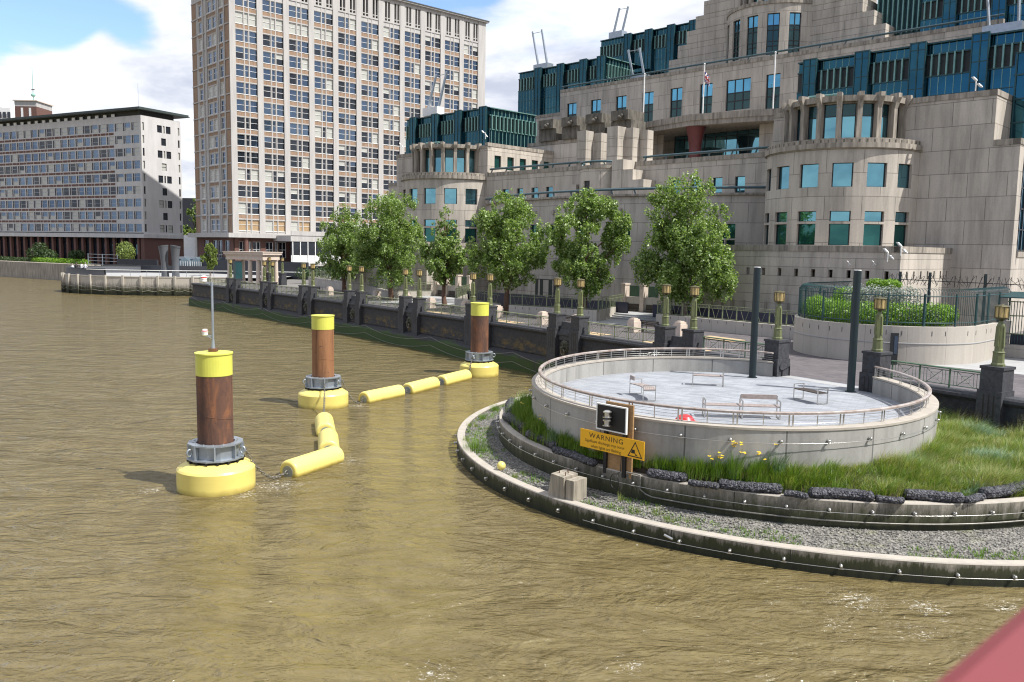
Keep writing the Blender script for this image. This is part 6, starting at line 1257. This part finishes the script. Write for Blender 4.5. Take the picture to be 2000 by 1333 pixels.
# narrow river face: brick strips, four windows in three groups
D_ = 18.4; mb = MB(); LW = [(3.0, 4.3), (6.5, 7.8), (8.7, 10.0), (12.2, 13.5)]; holes = []
LW = [(2.55, 4.45), (6.0, 7.9), (8.5, 10.4), (12.9, 14.8)]
for r_ in range(NR):
    for a, b in LW: holes.append((a, b, Z0+.5+r_*ROWH, Z0+2.72+r_*ROWH))
facade(mb, TWL, 0, D_, Z0, ZT+5.2, holes, .2, 0)
for r_ in range(NR):
    z = Z0+.5+r_*ROWH+2.24
    for a, b in ((.05, 1.9), (D_-2.3, D_-.05)): mb.quad(TWL(a, -.04, z-2.7), TWL(b, -.04, z-2.7), TWL(b, -.04, z+.8), TWL(a, -.04, z+.8), 1)
    for a, b in LW: mb.quad(TWL(a-.2, -.03, z+.25), TWL(b+.2, -.03, z+.25), TWL(b+.2, -.03, z+1.08), TWL(a-.2, -.03, z+1.08), 1)
    mbox(mb, TWL, -.05, D_, -.12, -.045, z+.82, z+1.06, 0)
for a in (1.95, 4.6, 5.4, 10.7, 12.3): mbox(mb, TWL, a, a+.5, -.16, -.05, Z0, ZT+5.2, 0)
mb.build('river_wall', [M['tower_w'], M['tower_b']], TW)
mb = MB(); mb.quad(TWF(L_, 0, 2), TWF(L_, 18.4, 2), TWF(L_, 18.4, ZT+5.2), TWF(L_, 0, ZT+5.2)); mb.quad(TWF(0, 18.4, 2), TWF(L_, 18.4, 2), TWF(L_, 18.4, ZT+5.2), TWF(0, 18.4, ZT+5.2))
for r_ in range(NR): mbox(mb, lambda v, d, z: TWF(L_+d, v, z), 1.0, 17, 0.0, .05, Z0+.4+r_*ROWH+2.3, Z0+.4+r_*ROWH+3.3, 1)
mb.build('rear_walls', [M['tower_w'], M['tower_b']], TW)
wr = random.Random(9)
def sash(mb, mp, a, b, c, d, kind, dep=.16):
    z = (c+d)/2+.15; g0, g1 = {0: (1, 1), 1: (2, 2), 2: (3, 1), 3: (3, 3), 4: (2, 1), 5: (4, 4)}[kind]; fw = .065
    mb.quad(mp(a, dep, z), mp(b, dep, z), mp(b, dep, d), mp(a, dep, d), g0); mb.quad(mp(a, dep+.02, c), mp(b, dep+.02, c), mp(b, dep+.02, z), mp(a, dep+.02, z), g1)
    for x0, x1 in ((a, a+fw), (b-fw, b)): mbox(mb, mp, x0, x1, dep-.05, dep+.03, c, d, 0)
    for z0 in (c, z-.05, d-fw): mbox(mb, mp, a+fw, b-fw, dep-.05, dep+.03, z0, z0+fw, 0)
    mbox(mb, mp, a-.06, b+.06, -.1, dep, c-.1, c, 0)
TG = [M['white_paint'], M['tw_dark'], M['tw_blue'], M['tw_blind'], M['tw_tan']]
rest = MB(); n_ind = 0
for r_ in range(NR):
    for i in range(NB):
        # which bays see sky, which look dark: bands across the front, as blinds and reflections fall
        for k, (a, b, nx) in enumerate(WSP):
            x = wr.random(); base = 1 if r_ > 8 else (0 if r_ < 6 else (1 if (i+r_) % 3 else 0))
            kind = base if x < .66 else (2 if x < .73 else (3 if x < .85 else (4 if x < .92 else 1-base)))
            if k == 1: kind = base
            if r_ == 0 and i < 3: kind = 5 if x < .6 else 3
            if r_ == NR-2 and i < 4: kind = 3
            zs_ = Z0+.5+r_*ROWH; ar = (i*BL+a-.35, i*BL+b-.35, zs_, zs_+2.22)
            if n_ind < 78 and i < 3 and 0 < r_: mb = MB(); sash(mb, TWF, *ar, kind); mb.build('window', TG, TW); n_ind += 1
            else: sash(rest, TWF, *ar, kind)
tag(rest.build('windows', TG, TW), kind='stuff')
for r_ in range(NR):
    for k, (a, b) in enumerate(LW):
        if r_ < 5: mb = MB(); sash(mb, TWL, a, b, Z0+.5+r_*ROWH, Z0+2.72+r_*ROWH, 1 if wr.random() < .7 else 3); mb.build('window', TG, TW)
rest = MB()
for r_ in range(5, NR):
    for a, b in LW: sash(rest, TWL, a, b, Z0+.5+r_*ROWH, Z0+2.72+r_*ROWH, 1 if wr.random() < .75 else 3)
tag(rest.build('side_windows', TG, TW), kind='stuff')
# ground storeys: brown brick, cornice slab, glazed annexe
mb = MB(); mbox(mb, TWF, -1.5, L_+1, -1.4, 19.5, Z0-.9, Z0); mb.build('cornice', M['tower_w'], TW)
gh = [(i*BL+a-.3, i*BL+b-.3, 5.9, 9.2) for i in range(NB) for a, b, n in WSP]; mb = MB(); facade(mb, TWF, .3, L_-.3, 2, Z0-.9, gh, .3); gl = [(a-.2, b+.2, 4.6, 9.4) for a, b in LW]; facade(mb, lambda v, d, z: TWL(v, d+.25, z), 0.3, D_, 2, Z0-.9, gl, .3); mb.build('brick_base', M['brick_d'], TW)
for h in gh[:12]: window(TWF, *h, .25, 2, (7.6,), .12, 1).build('window', [M['white_paint'], M['tw_dark']], TW)
for h in gl: window(lambda v, d, z: TWL(v, d+.25, z), *h, .25, 2, (6.4,), .12, 1).build('window', [M['white_paint'], M['tw_blue']], TW)
mb = MB(); mbox(mb, TWF, 8.8, L_-4, -7.5, 0, 9.4, 10.6); mbox(mb, TWF, 8.8, L_-4, -7.45, 0, 4.4, 5.0); mbox(mb, TWF, 8.9, L_-4.1, -7.6, -7.4, 10.6, 11.5)
for u in (21.2, 34, 47, 60): mbox(mb, TWF, u, u+1.6, -8.1, -6.9, 2, 11.8)
mb.build('annexe_frame', M['tower_w'], TW)
mb = MB(); mbox(mb, TWF, 9, L_-4.2, -7.3, -7.1, 6.6, 9.4, 1); mbox(mb, TWF, 9, L_-4.2, -7.32, -7.12, 5.0, 6.6, 0)
for u in np.arange(9.2, L_-4.2, 1.7): mbox(mb, TWF, u, u+.16, -7.45, -7.2, 5.0, 9.4, 0)
mb.build('annexe_glazing', [M['white_paint'], M['tw_dark']], TW)
mb = MB(); mbox(mb, TWF, 9, L_-4.2, -6.8, -.5, 2, 4.4); mb.build('undercroft', M['dark_wall'], TW)
mb = MB(); mb.tube([TWF(2.5, -.6, 2.4), TWF(2.5, -.6, Z0-.9)], .5, 6); mb.build('brick_pier', M['brick_d'], TW)
# ================================================================== long low office building on the left
dl = 203.0; co = AT(281.5, 463, dl); LF = Fr((co.x, co.y), -62.7)     # u to the left along the river front, v inland
LBD = thing('long_office_block', LF(30, 0, 2.5), 'long pale office block with thin overhanging roof and brown spandrel strips', 'building')
f_ = dl/223.0; RH = 2.97; ZB = 10.9; NRL = 9; ZTOP = ZB+NRL*RH+.8
FR = lambda u, d, z: LF(u, d, z); END = lambda v, d, z: LF(d, v, z)
LEN = 78; DE = 11.6; PB = 3.2*f_; holes = []; wn_ = []
mb = MB()
for r_ in range(NRL):
    z = ZB+.35+r_*RH; u = .4
    while u < LEN-2:
        wn_.append((u+.3, u+.3+2.1*f_, z, z+2.05*f_, r_, u)); u += PB
holes = [w_[:4] for w_ in wn_]+[(w_[1]+.14, w_[1]+.14+.52, w_[2], w_[3]) for w_ in wn_]
facade(mb, FR, 0, LEN, ZB-.1, ZTOP, holes, .14, 0)
nst = .4+3*PB
for r_ in range(1, NRL):
    z = ZB+.35+r_*RH
    u = nst
    while u < LEN-2: mb.quad(FR(u+.42, -.02, z-.84*f_), FR(u+.5+1.75*f_, -.02, z-.84*f_), FR(u+.5+1.75*f_, -.02, z-.28*f_), FR(u+.42, -.02, z-.28*f_), 1); mb.quad(FR(u+.5+1.75*f_+.2, -.02, z-.84*f_), FR(u+PB+.3, -.02, z-.84*f_), FR(u+PB+.3, -.02, z-.28*f_), FR(u+.5+1.75*f_+.2, -.02, z-.28*f_), 1); u += PB
mb.build('river_wall', [M['block'], M['brick_d']], LBD)
mb = MB(); eh = []
for r_ in range(NRL):
    z = ZB+.35+r_*RH
    eh += [(.35, .85, z, z+2*f_), (DE-.9, DE-.4, z, z+2*f_)]
    eh += [(4.6, 6.0, z, z+1.9*f_), (6.35, 6.8, z, z+1.9*f_), (7.15, 8.55, z, z+1.9*f_)] if r_ % 2 == 0 else [(5.7, 7.1, z, z+1.9*f_)]
facade(mb, END, 0, DE, ZB-.1, ZTOP, eh, .25); mb.build('end_wall', M['block'], LBD)
for h in eh: window(END, *h, .2, 1, ((h[2]+h[3])/2,) if h[1]-h[0] > 1 else (), .08, wr.choice((1, 1, 2))).build('window', [M['frame_d'], M['tw_dark'], M['tw_blind']], LBD)
lwm = [M['galv'], M['tw_blue'], M['tw_dark'], M['tw_blind']]
rest = MB(); ni = 0; lr = random.Random(12)
for (a, b, c, d, r_, u) in wn_:
    x = lr.random(); g = 1 if x < .6 else (3 if x < .72 else 2); tgt = window(FR, a, b, c, d, .1, 1, (c+(d-c)*lr.choice((.4, .5, .6)),), .06, g, g if lr.random() < .8 else 3)
    for y in (MB(),): y.quad(FR(b+.14, .1, c), FR(b+.7, .1, c), FR(b+.7, .1, d), FR(b+.14, .1, d), 2)
    b0 = len(tgt.v); tgt.v += y.v; tgt.f += [tuple(i+b0 for i in q) for q in y.f]; tgt.m += y.m; tgt.sm += y.sm; tgt.uv += y.uv
    if ni < 70 and u < 26: tgt.build('window', lwm, LBD); ni += 1
    else: b0 = len(rest.v); rest.v += tgt.v; rest.f += [tuple(i+b0 for i in q) for q in tgt.f]; rest.m += tgt.m; rest.sm += tgt.sm; rest.uv += tgt.uv
tag(rest.build('windows', lwm, LBD), kind='stuff')
mb = MB(); mbox(mb, FR, -.6, LEN, -.6, DE+.5, ZB-1.1, ZB-.12); mb.build('cornice_band', M['block'], LBD); mb = MB(); mbox(mb, FR, .1, LEN, -.15, .2, ZB-.12, ZB+.12); mb.build('shade_strip', M['roof'], LBD)  # dark solid strip drawn for the shade above the cornice band
mb = MB(); facade(mb, lambda u, d, z: FR(u, d+1.0, z), .2, LEN, 2, ZB-1.1, (), 0); mb.build('ground_glazing', M['tw_dark'], LBD)
mb = MB(); facade(mb, END, .4, DE, 2, ZB-1.1, (), 0); mbox(mb, FR, .0, 1.2, .0, .4, 2, ZB-1.1); mb.build('brick_base', M['brick_d'], LBD)
for k in range(24): u = 1.9+k*PB; mb = MB(); mbox(mb, FR, u, u+.75, .1, .8, 2, ZB-1.1); mb.build('brick_pier', M['brick_d'], LBD)
for k in range(23): u = 2.8+k*PB; mb = MB(); mbox(mb, FR, u, u+1.1, .9, .98, 5.8, 8.2); mb.build('blue_window', M['tw_blue'] if k % 3 else M['win'], LBD)  # bluer panes set in front of the dark ground glazing
mb = MB(); mbox(mb, FR, 1.2, LEN, .9, DE-1, ZTOP, ZTOP+1.2); mb.build('attic', M['roof'], LBD)
for k in range(20): u = 9.5+k*PB; mb = MB(); mbox(mb, FR, u, u+1.1, .3, .5, ZTOP+.1, ZTOP+.75); mb.build('attic_vent', M['white_paint'], LBD)
mb = MB(); P4 = [(-.9, -1.5), (LEN, -1.5), (LEN, DE+2.2), (-.9, DE+2.2)]; mb.prism(P4, ZTOP+1.2, ZTOP+1.35, 0, True, True, FR); mb.prism([(u, v+.4 if v < 0 else v-.4) for u, v in P4], ZTOP+1.35, ZTOP+1.75, 0, True, False, FR); mb.build('roof', M['copper'], LBD)
mb = MB(); rz = ZTOP+1.75
def at_l(px, py, back): p = AT(px, py, 205+back); return p
p0 = LF(36, 6, rz); bx = thing('roof_lantern_house', p0, 'brick roof house with pale cornice and a mast on the long office block', 'roof house')
d0 = (AT(116, 200, 252)-AT(72, 196, 240)); c0 = AT(72, 230, 240); ex = Vector((d0.x, d0.y, 0)).normalized(); ey = Vector((-ex.y, ex.x, 0)); c0.z = 0; Z1_ = AT(72, 197, 240).z
for z0, z1, e, nm, mt in ((rz-1, Z1_-1.6, 0, 'walls', 'brick_d'), (Z1_-1.6, Z1_-.15, .02, 'frieze', 'tower_w'), (Z1_-.15, Z1_+.1, .35, 'cornice', 'portland')):
    mb = MB(); mb.box8([c0+ex*x+ey*y+Vector((0, 0, z)) for z in (z0, z1) for x, y in ((-e, -e), (8.2+e, -e), (8.2+e, 6+e), (-e, 6+e))]); mb.build(nm, M[mt], bx)
for k in range(2): mb = MB(); q = c0+ey*(1.5+2.2*k)-ex*.02; mb.box8([q+ey*y-ex*x+Vector((0, 0, z)) for z in (rz, Z1_-2) for x, y in ((0, 0), (.04, 0), (.04, .6), (0, .6))]); mb.build('slit_window', M['white_paint'], bx)
mp_ = c0+ex*3.2+ey*2.5; mp_.z = Z1_; ma = thing('copper_mast', mp_, 'thin pale green mast with a globe above the brick roof house', 'mast'); mb = MB(); mb.tube([mp_, mp_+Vector((0, 0, 9.5))], [.12, .05], 7); mb.build('pole', M['verdigris'], ma); mb = MB(); mb.sphere(mp_+Vector((0, 0, 2.0)), .6, 0, 12, 8, (1, 1, .85)); mb.build('globe', M['verdigris'], ma); mb = MB(); mb.lathe([(.001, 3.4), (.5, 3.5), (.5, 3.6), (.001, 3.62)], 12, lambda x, y, z: mp_+Vector((x, y, z))); mb.build('vane', M['roof'], ma)
am = thing('aerial', LF(5.5, 4, rz), 'hair thin aerial on the roof of the long office block', 'aerial'); mb = MB(); mb.tube([LF(5.5, 4, rz), LF(5.5, 4, rz+6.5)], .035, 4); mb.build('rod', M['galv'], am)
rg = thing('roof_railing', LF(24, 4, rz), 'thin metal railing along the roof of the long office block', 'railing'); mb = MB(); [mb.tube([LF(13, 4, rz+z), LF(34, 4, rz+z)], .03, 4) for z in (.6, 1.15)]; [mb.tube([LF(u, 4, rz), LF(u, 4, rz+1.15)], .025, 4) for u in np.arange(13, 34.1, 1.5)]; mb.build('rails', M['galv'], rg)
sh_ = MB()
# white building at the far left, dark gabled block and arch between the two buildings
wb = thing('white_building', AT(5, 215, 330), 'white stepped building peeping at the far left edge', 'building')
def fbox(px0, px1, py0, py1, dist, dep, nm, mt, par):
    a = AT(px0, py1, dist); b = AT(px1, py1, dist); t_ = AT(px0, py0, dist); mb = MB(); mb.box((a.x, dist, min(a.z, 2)), (b.x, dist+dep, t_.z)); return mb.build(nm, M[mt], par)
fbox(-60, 21, 209, 240, 330, 25, 'upper_block', 'white_paint', wb); fbox(-80, 4, 194, 215, 334, 18, 'top_block', 'white_paint', wb)
for k in range(3):
    a = AT(-4+9*k, 224, 329.6); mb = MB(); mb.box((a.x, 329.7, a.z-1.2), (a.x+1.1, 329.9, a.z+1)); mb.build('window', M['tw_dark'], wb)
gb = thing('roofed_block', AT(375, 500, 300), 'stone block with a dark mansard roof seen between the two office buildings', 'building')
fbox(352, 430, 405, 520, 300, 20, 'walls', 'stone_band', gb); fbox(350, 432, 387, 405, 299, 20, 'roof', 'dark_wall', gb)
for k in range(6):
    a = AT(361+8*k, 425, 299.6); mb = MB(); mb.box((a.x, 299.8, a.z-3.4), (a.x+.8, 299.95, a.z+2.2)); mb.build('window', M['tw_dark'], gb)
ag = thing('brick_gateway', AT(369, 500, 190), 'small brick and white gateway beside the long office block', 'gateway'); fbox(373, 380, 466, 500, 190, 1.2, 'brick_pier', 'brick_d', ag); fbox(359, 380.5, 460, 466, 189.5, 1.8, 'lintel', 'white_paint', ag); fbox(359, 368, 466, 500, 191, .8, 'screen_wall', 'stone_w', ag)
# ================================================================== ribbed river terrace far left
rt_ = thing('ribbed_terrace', (-62, 150, 0), 'pale ribbed concrete river terrace with rounded left end far up the river', 'terrace wall')
def rpt(s, off, z):      # s: 0 right end .. 1 far back left
    if s < .42: f = s/.42; p = Vector((-46.5-15*f, 142.4-3.6*math.sin(f*PI/2), 0)); n = Vector((-.1, -1, 0))
    else: a = -PI/2-(s-.42)/.58*2.6; p = Vector((-61.5+17.2*math.cos(a), 150.5+11.7*math.sin(a), 0)); n = Vector((math.cos(a)*.7, math.sin(a), 0))
    return p+n.normalized()*off+Vector((0, 0, z))
SR = np.linspace(0, 1, 90); mb = MB(); mb.ribbon([rpt(s, 0, -.5) for s in SR], [rpt(s, 0, 2.95) for s in SR], 0, True); mb.ribbon([rpt(s, .06, 2.95) for s in SR], [rpt(s, .06, 3.1) for s in SR]); mb.ribbon([rpt(s, .06, 3.1) for s in SR], [rpt(s, -.5, 3.1) for s in SR]); mb.ribbon([rpt(s, .06, 2.95) for s in SR], [rpt(s, 0, 2.95) for s in SR]); mb.build('wall', M['algae_rib'], rt_)
for s in list(np.linspace(.03, .40, 6))+list(np.linspace(.45, .86, 11)): mb = MB(); a, b = rpt(s, 0, -.5), rpt(s, .34, -.5); d = (b-a).normalized(); e = Vector((-d.y, d.x, 0)); mb.box8([a+e*.16, a-e*.16, b-e*.16, b+e*.16]+[q+Vector((0, 0, 3.75)) for q in (a+e*.16, a-e*.16, b-e*.16, b+e*.16)]); mb.build('rib', M['algae_rib'], rt_)
for z in (1.5, .9): mb = MB(); mb.tube([rpt(s, .3, z-.25*abs(math.sin(s*60))) for s in np.linspace(0, .86, 120)], .03, 4); mb.build('grab_chain', M['rope'], rt_)
mb = MB(); mb.poly([rpt(s, -.4, 3.0) for s in SR]+[Vector((-62, 175, 3.0)), Vector((-40, 175, 3.0)), Vector((-40, 143.5, 3.0))]); tag(mb.build('river_terrace_paving', M['pale_pave']), 'pale paving of the ribbed river terrace', 'paving', kind='structure')
cp = thing('curved_parapet', rpt(.8, -1, 3), 'charcoal curved parapet on the ribbed terrace with pale inner face', 'parapet'); SC_ = np.linspace(.5, 1, 50)
mb = MB(); mb.ribbon([rpt(s, -.45, 3.0) for s in SC_], [rpt(s, -.45, 4.15) for s in SC_]); mb.ribbon([rpt(s, -.45, 4.15) for s in SC_], [rpt(s, -.85, 4.15) for s in SC_]); mb.ribbon([rpt(s, -.85, 4.15) for s in SC_], [rpt(s, -.85, 3.0) for s in SC_]); mb.build('wall', M['vent'], cp); mb = MB(); mb.tube([rpt(s, -.65, 4.2) for s in SC_], .1, 6); mb.build('coping', M['frame_d'], cp)
c2 = thing('charcoal_parapet', (-66, 162, 3), 'second charcoal curved parapet behind the people on the ribbed terrace', 'parapet'); mb = MB(); q2 = [Vector((-80+30*f, 166-5*math.sin(f*PI), 0)) for f in np.linspace(0, 1, 30)]; mb.ribbon([p+Vector((0, 0, 3)) for p in q2], [p+Vector((0, 0, 4.35)) for p in q2]); mb.ribbon([p+Vector((0, 0, 4.35)) for p in q2], [p+Vector((0, .6, 4.35)) for p in q2]); mb.build('wall', M['dark_wall'], c2)
hr = thing('terrace_handrail', rpt(.2, -.3, 3), 'long thin pale handrail along the ribbed terrace edge', 'railing'); mb = MB(); hp = [Vector((-30, 142.5, 4.1))]+[rpt(s, -.3, 4.1) for s in np.linspace(0, .55, 30)]; mb.tube(hp, .06, 5); mb.build('rail', M['white_paint'], hr)
for k in range(0, 30, 3): mb = MB(); mb.tube([hp[k]-Vector((0, 0, 1.1)), hp[k]], .035, 5); mb.build('post', M['galv'], hr)
for (px, py), lb, tw_ in (((323, 541), 'left one of two leaning grey tapered vent columns', 1), ((343.5, 541.5), 'right one of two leaning grey tapered vent columns', -1)):
    q = G(px, py, 3.0); t_ = thing('vent_column', q, lb, 'vent column', 'tapered vent columns on the ribbed terrace'); mb = MB(); K = 18; R_ = []
    for i in range(12): f = i/11; r_ = .62-.1*math.sin(f*PI)+.2*f*f; c = q+Vector((-.15*f*f*tw_-.1*f, 0, 5.2*f)); R_.append([c+Vector((r_*math.cos(2*PI*k/K), r_*math.sin(2*PI*k/K), (.12*math.cos(2*PI*k/K)*tw_ if i == 11 else 0))) for k in range(K)])
    mb.add([p for r2 in R_ for p in r2], [(i*K+k, i*K+(k+1) % K, (i+1)*K+(k+1) % K, (i+1)*K+k) for i in range(11) for k in range(K)], 0, True); mb.build('shell', M['vent'], t_); mb = MB(); mb.poly([p-Vector((0, 0, .25)) for p in R_[-1]]); mb.build('mouth', M['ink'], t_)
# people sitting on the parapet, far away
def person(q, face, lb, shirt, legs, hairc):
    q = Vector(q); t_ = thing('person', q, lb, 'person'); f = Vector((math.sin(face), math.cos(face), 0)); s = Vector((f.y, -f.x, 0)); U_ = Vector((0, 0, 1))
    me = bpy.data.meshes.new('body'); V = [(0, 0, .0), (0, -.02, .25), (0, -.02, .5), (0, 0, .62), (0, .03, .74), (.11, .05, .0), (.14, .45, .02), (.14, .5, -.42), (.14, .6, -.46), (-.11, .05, .0), (-.14, .42, .02), (-.14, .47, -.42), (-.14, .57, -.46), (.2, 0, .5), (.27, .1, .25), (.16, .33, .12), (-.2, 0, .5), (-.27, .1, .25), (-.16, .33, .12), (0, .05, .86)]
    E = [(0, 1), (1, 2), (2, 3), (3, 4), (4, 19), (0, 5), (5, 6), (6, 7), (7, 8), (0, 9), (9, 10), (10, 11), (11, 12), (2, 13), (13, 14), (14, 15), (2, 16), (16, 17), (17, 18)]
    me.from_pydata([tuple(s*x+f*y+U_*z) for x, y, z in V], E, []); ob = bpy.data.objects.new('body', me); COL.objects.link(ob); ob.parent = t_
    md = ob.modifiers.new('skin', 'SKIN'); rad = [.15, .15, .17, .06, .09, .1, .07, .05, .04, .1, .07, .05, .04, .06, .045, .035, .06, .045, .035, .09]
    for i, sv_ in enumerate(me.skin_vertices[0].data): sv_.radius = (rad[i], rad[i]); sv_.use_root = (i == 0)
    ob.modifiers.new('sub', 'SUBSURF').levels = 1; ob.modifiers['sub'].render_levels = 1; me.materials.append(M['skin'])
    def wrap(name, chain_, mt): mb = MB(); [mb.tube([q+s*V[i][0]+f*V[i][1]+U_*V[i][2] for i in c], [rad[i]*1.18 for i in c], 9) for c in chain_]; mb.build(name, M[mt], t_)
    wrap('shirt', [(0, 1, 2, 3), (2, 13, 14), (2, 16, 17)], shirt); wrap('trousers', [(0, 5, 6, 7), (0, 9, 10, 11)], legs)
    mb = MB(); mb.sphere(q+U_*.84+f*.0, .125, 0, 10, 7, (1, 1.05, 1)); mb.build('hair', M[hairc], t_)
pb_ = [rpt(s, -.7, 4.2) for s in (.60, .575, .56, .72)]
person(pb_[0], PI*.1, 'person in dark clothes sitting on the far curved parapet', 'cloth_k', 'cloth_k', 'hair'); person(pb_[1]+Vector((0, 0, 0)), PI*.1, 'person in a pale shirt sitting between two others on the far parapet', 'cloth_w', 'cloth_b', 'hair'); person(pb_[2], PI*.1, 'person in a pale shirt and jeans at the right of the sitting group', 'cloth_w', 'cloth_b', 'bench_w'); person(pb_[3]+Vector((0, 1.5, -.4)), PI, 'person in white sitting alone left of the group on the far parapet', 'cloth_w', 'cloth_w', 'bench_w')
# dark hoarding, glass pavilion, white gate, hedges, shrubs and the old river wall
def slab(name, lb, cat, px0, px1, z0, z1, d0, d1, th_, mt, kind=None, group=None):
    a = AT(px0, 500, d0); b = AT(px1, 500, d1); a.z = b.z = 0; n_ = Vector((-(b-a).y, (b-a).x, 0)).normalized()*th_; mb = MB(); mb.box8([p+Vector((0, 0, z)) for z in (z0, z1) for p in (a, b, b+n_, a+n_)]); return tag(mb.build(name, M[mt], None, (a.x, a.y, z0)), lb, cat, group, kind)
slab('hoarding', 'charcoal hoarding wall behind the terrace shrub', 'wall', 228, 306, 2.5, 5.3, 172, 168, .4, 'dark_wall'); slab('hoarding', 'long charcoal hoarding in front of the tower base', 'wall', 345, 600, 2.5, 5.6, 166, 152, .4, 'dark_wall')
slab('site_cabin', 'pale flat roof behind the charcoal hoarding', 'cabin', 345, 420, 5.0, 5.9, 174, 172, 5, 'galv')
gp = thing('glass_pavilion', AT(370, 520, 163), 'low glass pavilion with pitched bays in front of the hoarding', 'pavilion')
for k in range(2):
    a, b = AT(349+23*k, 520, 163), AT(371+22*k, 520, 163); mb = MB(); z0, z1 = 2.9, 5.2; mb.box((a.x, 163, z0), (b.x, 165.5, z1)); mb.build('glazed_bay', M['glasshouse'], gp); mb = MB(); m_ = (a.x+b.x)/2; mb.add([(a.x, 163, z1), (b.x, 163, z1), (m_, 163, z1+.8), (a.x, 165.5, z1), (b.x, 165.5, z1), (m_, 165.5, z1+.8)], [(0, 1, 2), (3, 5, 4), (0, 2, 5, 3), (1, 4, 5, 2)]); mb.build('glass_roof', M['glasshouse'], gp); mb = MB(); [mb.bar((x, 162.96, z0), (x, 162.96, z1), .08, .05) for x in np.linspace(a.x, b.x, 6)]; mb.build('mullions', M['white_paint'], gp)
wg = thing('metal_gate', AT(200, 515, 180), 'pale metal railing gate on the old river wall', 'gate'); a, b = AT(172, 500, 186), AT(229, 500, 178); a.z = b.z = 0; mb = MB(); [mb.bar(a+Vector((0, 0, z)), b+Vector((0, 0, z)), .08, .08) for z in (3.9, 4.6, 5.3, 6.0)]; mb.build('rails', M['galv'], wg); [(lambda m_: (m_.bar(a.lerp(b, f)+Vector((0, 0, 3.2)), a.lerp(b, f)+Vector((0, 0, 6.1)), .12), m_.build('post', M['galv'], wg)))(MB()) for f in (0, .5, 1)]
slab('old_river_wall', 'stained old stone river wall at the far left', 'wall', -60, 170, -.5, 3.7, 214, 182, 3, 'stone_w')
def hedge_row(name, lb, px0, px1, py, d0, d1, h, mt, seed, n): a, b = AT(px0, py, d0), AT(px1, py, d1); k = max(4, int((b-a).length/1.1)); return shrub(name, lb, 'hedge', [(a.x+(b.x-a.x)*i/k, a.y+(b.y-a.y)*i/k, 4.1, .9, .9, h) for i in range(k+1)], n, .24, mt, seed)
hedge_row('hedge', 'long low hedge on top of the old river wall', 66, 170, 508, 205, 187, .75, 'leaf_h', 21, 4000); hedge_row('hedge', 'olive hedge at the far left edge on the old river wall', -10, 70, 508, 218, 205, .6, 'leaf_d', 22, 2500)
def bush(px, py, d, r_, h, lb, mt, seed, n, size=.3): p = AT(px, py, d); rr = random.Random(seed); return shrub('shrub', lb, 'shrub', [(p.x+rr.uniform(-.6, .6)*r_, p.y+rr.uniform(-.4, .4)*r_, 3.2+h*(.35+.5*rr.random()), r_*.6, r_*.6, h*.32) for k in range(8)], n, size, mt, seed)
bush(85, 500, 206, 3.0, 4.6, 'broad dark shrub before the brick piers of the long block', 'leaf_d', 31, 4500); bush(150, 500, 196, 1.7, 3.2, 'small dark round shrub right of the broad shrub', 'leaf_d', 32, 2200); bush(244, 495, 176, 2.3, 5.0, 'pale green airy shrub above the charcoal hoarding', 'leaf_y', 33, 2200)
mb = MB()
tree(0, 0, 1.75, 8.2, 4.4, 'small pale green young tree left of the stone pavilion', 41, 2600, None, 'leaf_y', 'bark_g', .3, [(0, .3), (.2, .9), (.45, 1), (.7, .7), (1, .2)], .5, 'young_tree', (AT(411, 500, 150).x, 150, 3.0))
for px, d_, hw, zt, sd, mt, lb in ((384, 235, 4.5, 21, 51, 'leaf', 'tall green tree glimpsed between the two office buildings'), (372, 225, 3.2, 12, 52, 'leaf_y', 'paler tree below the tall one between the buildings'), (390, 222, 3.0, 9, 53, 'leaf_y', 'low bright tree beside the brick gateway')):
    p = AT(px, 500, d_); tree(0, 0, hw, zt, 4.0, lb, sd, 3200, 'trees between the office buildings', mt, 'bark_g', .5, None, .5, 'background_tree', (p.x, p.y, 2.5))
shr = G(640, 560); shrub('shrub', 'dark low planting behind the far lamp pair of the leftmost tree', 'shrub', [(shr.x-6+k*1.5, shr.y+9+k*1.2, 4.2, 1.3, 1.3, 1.0) for k in range(9)], 3500, .25, 'leaf_d', 61)
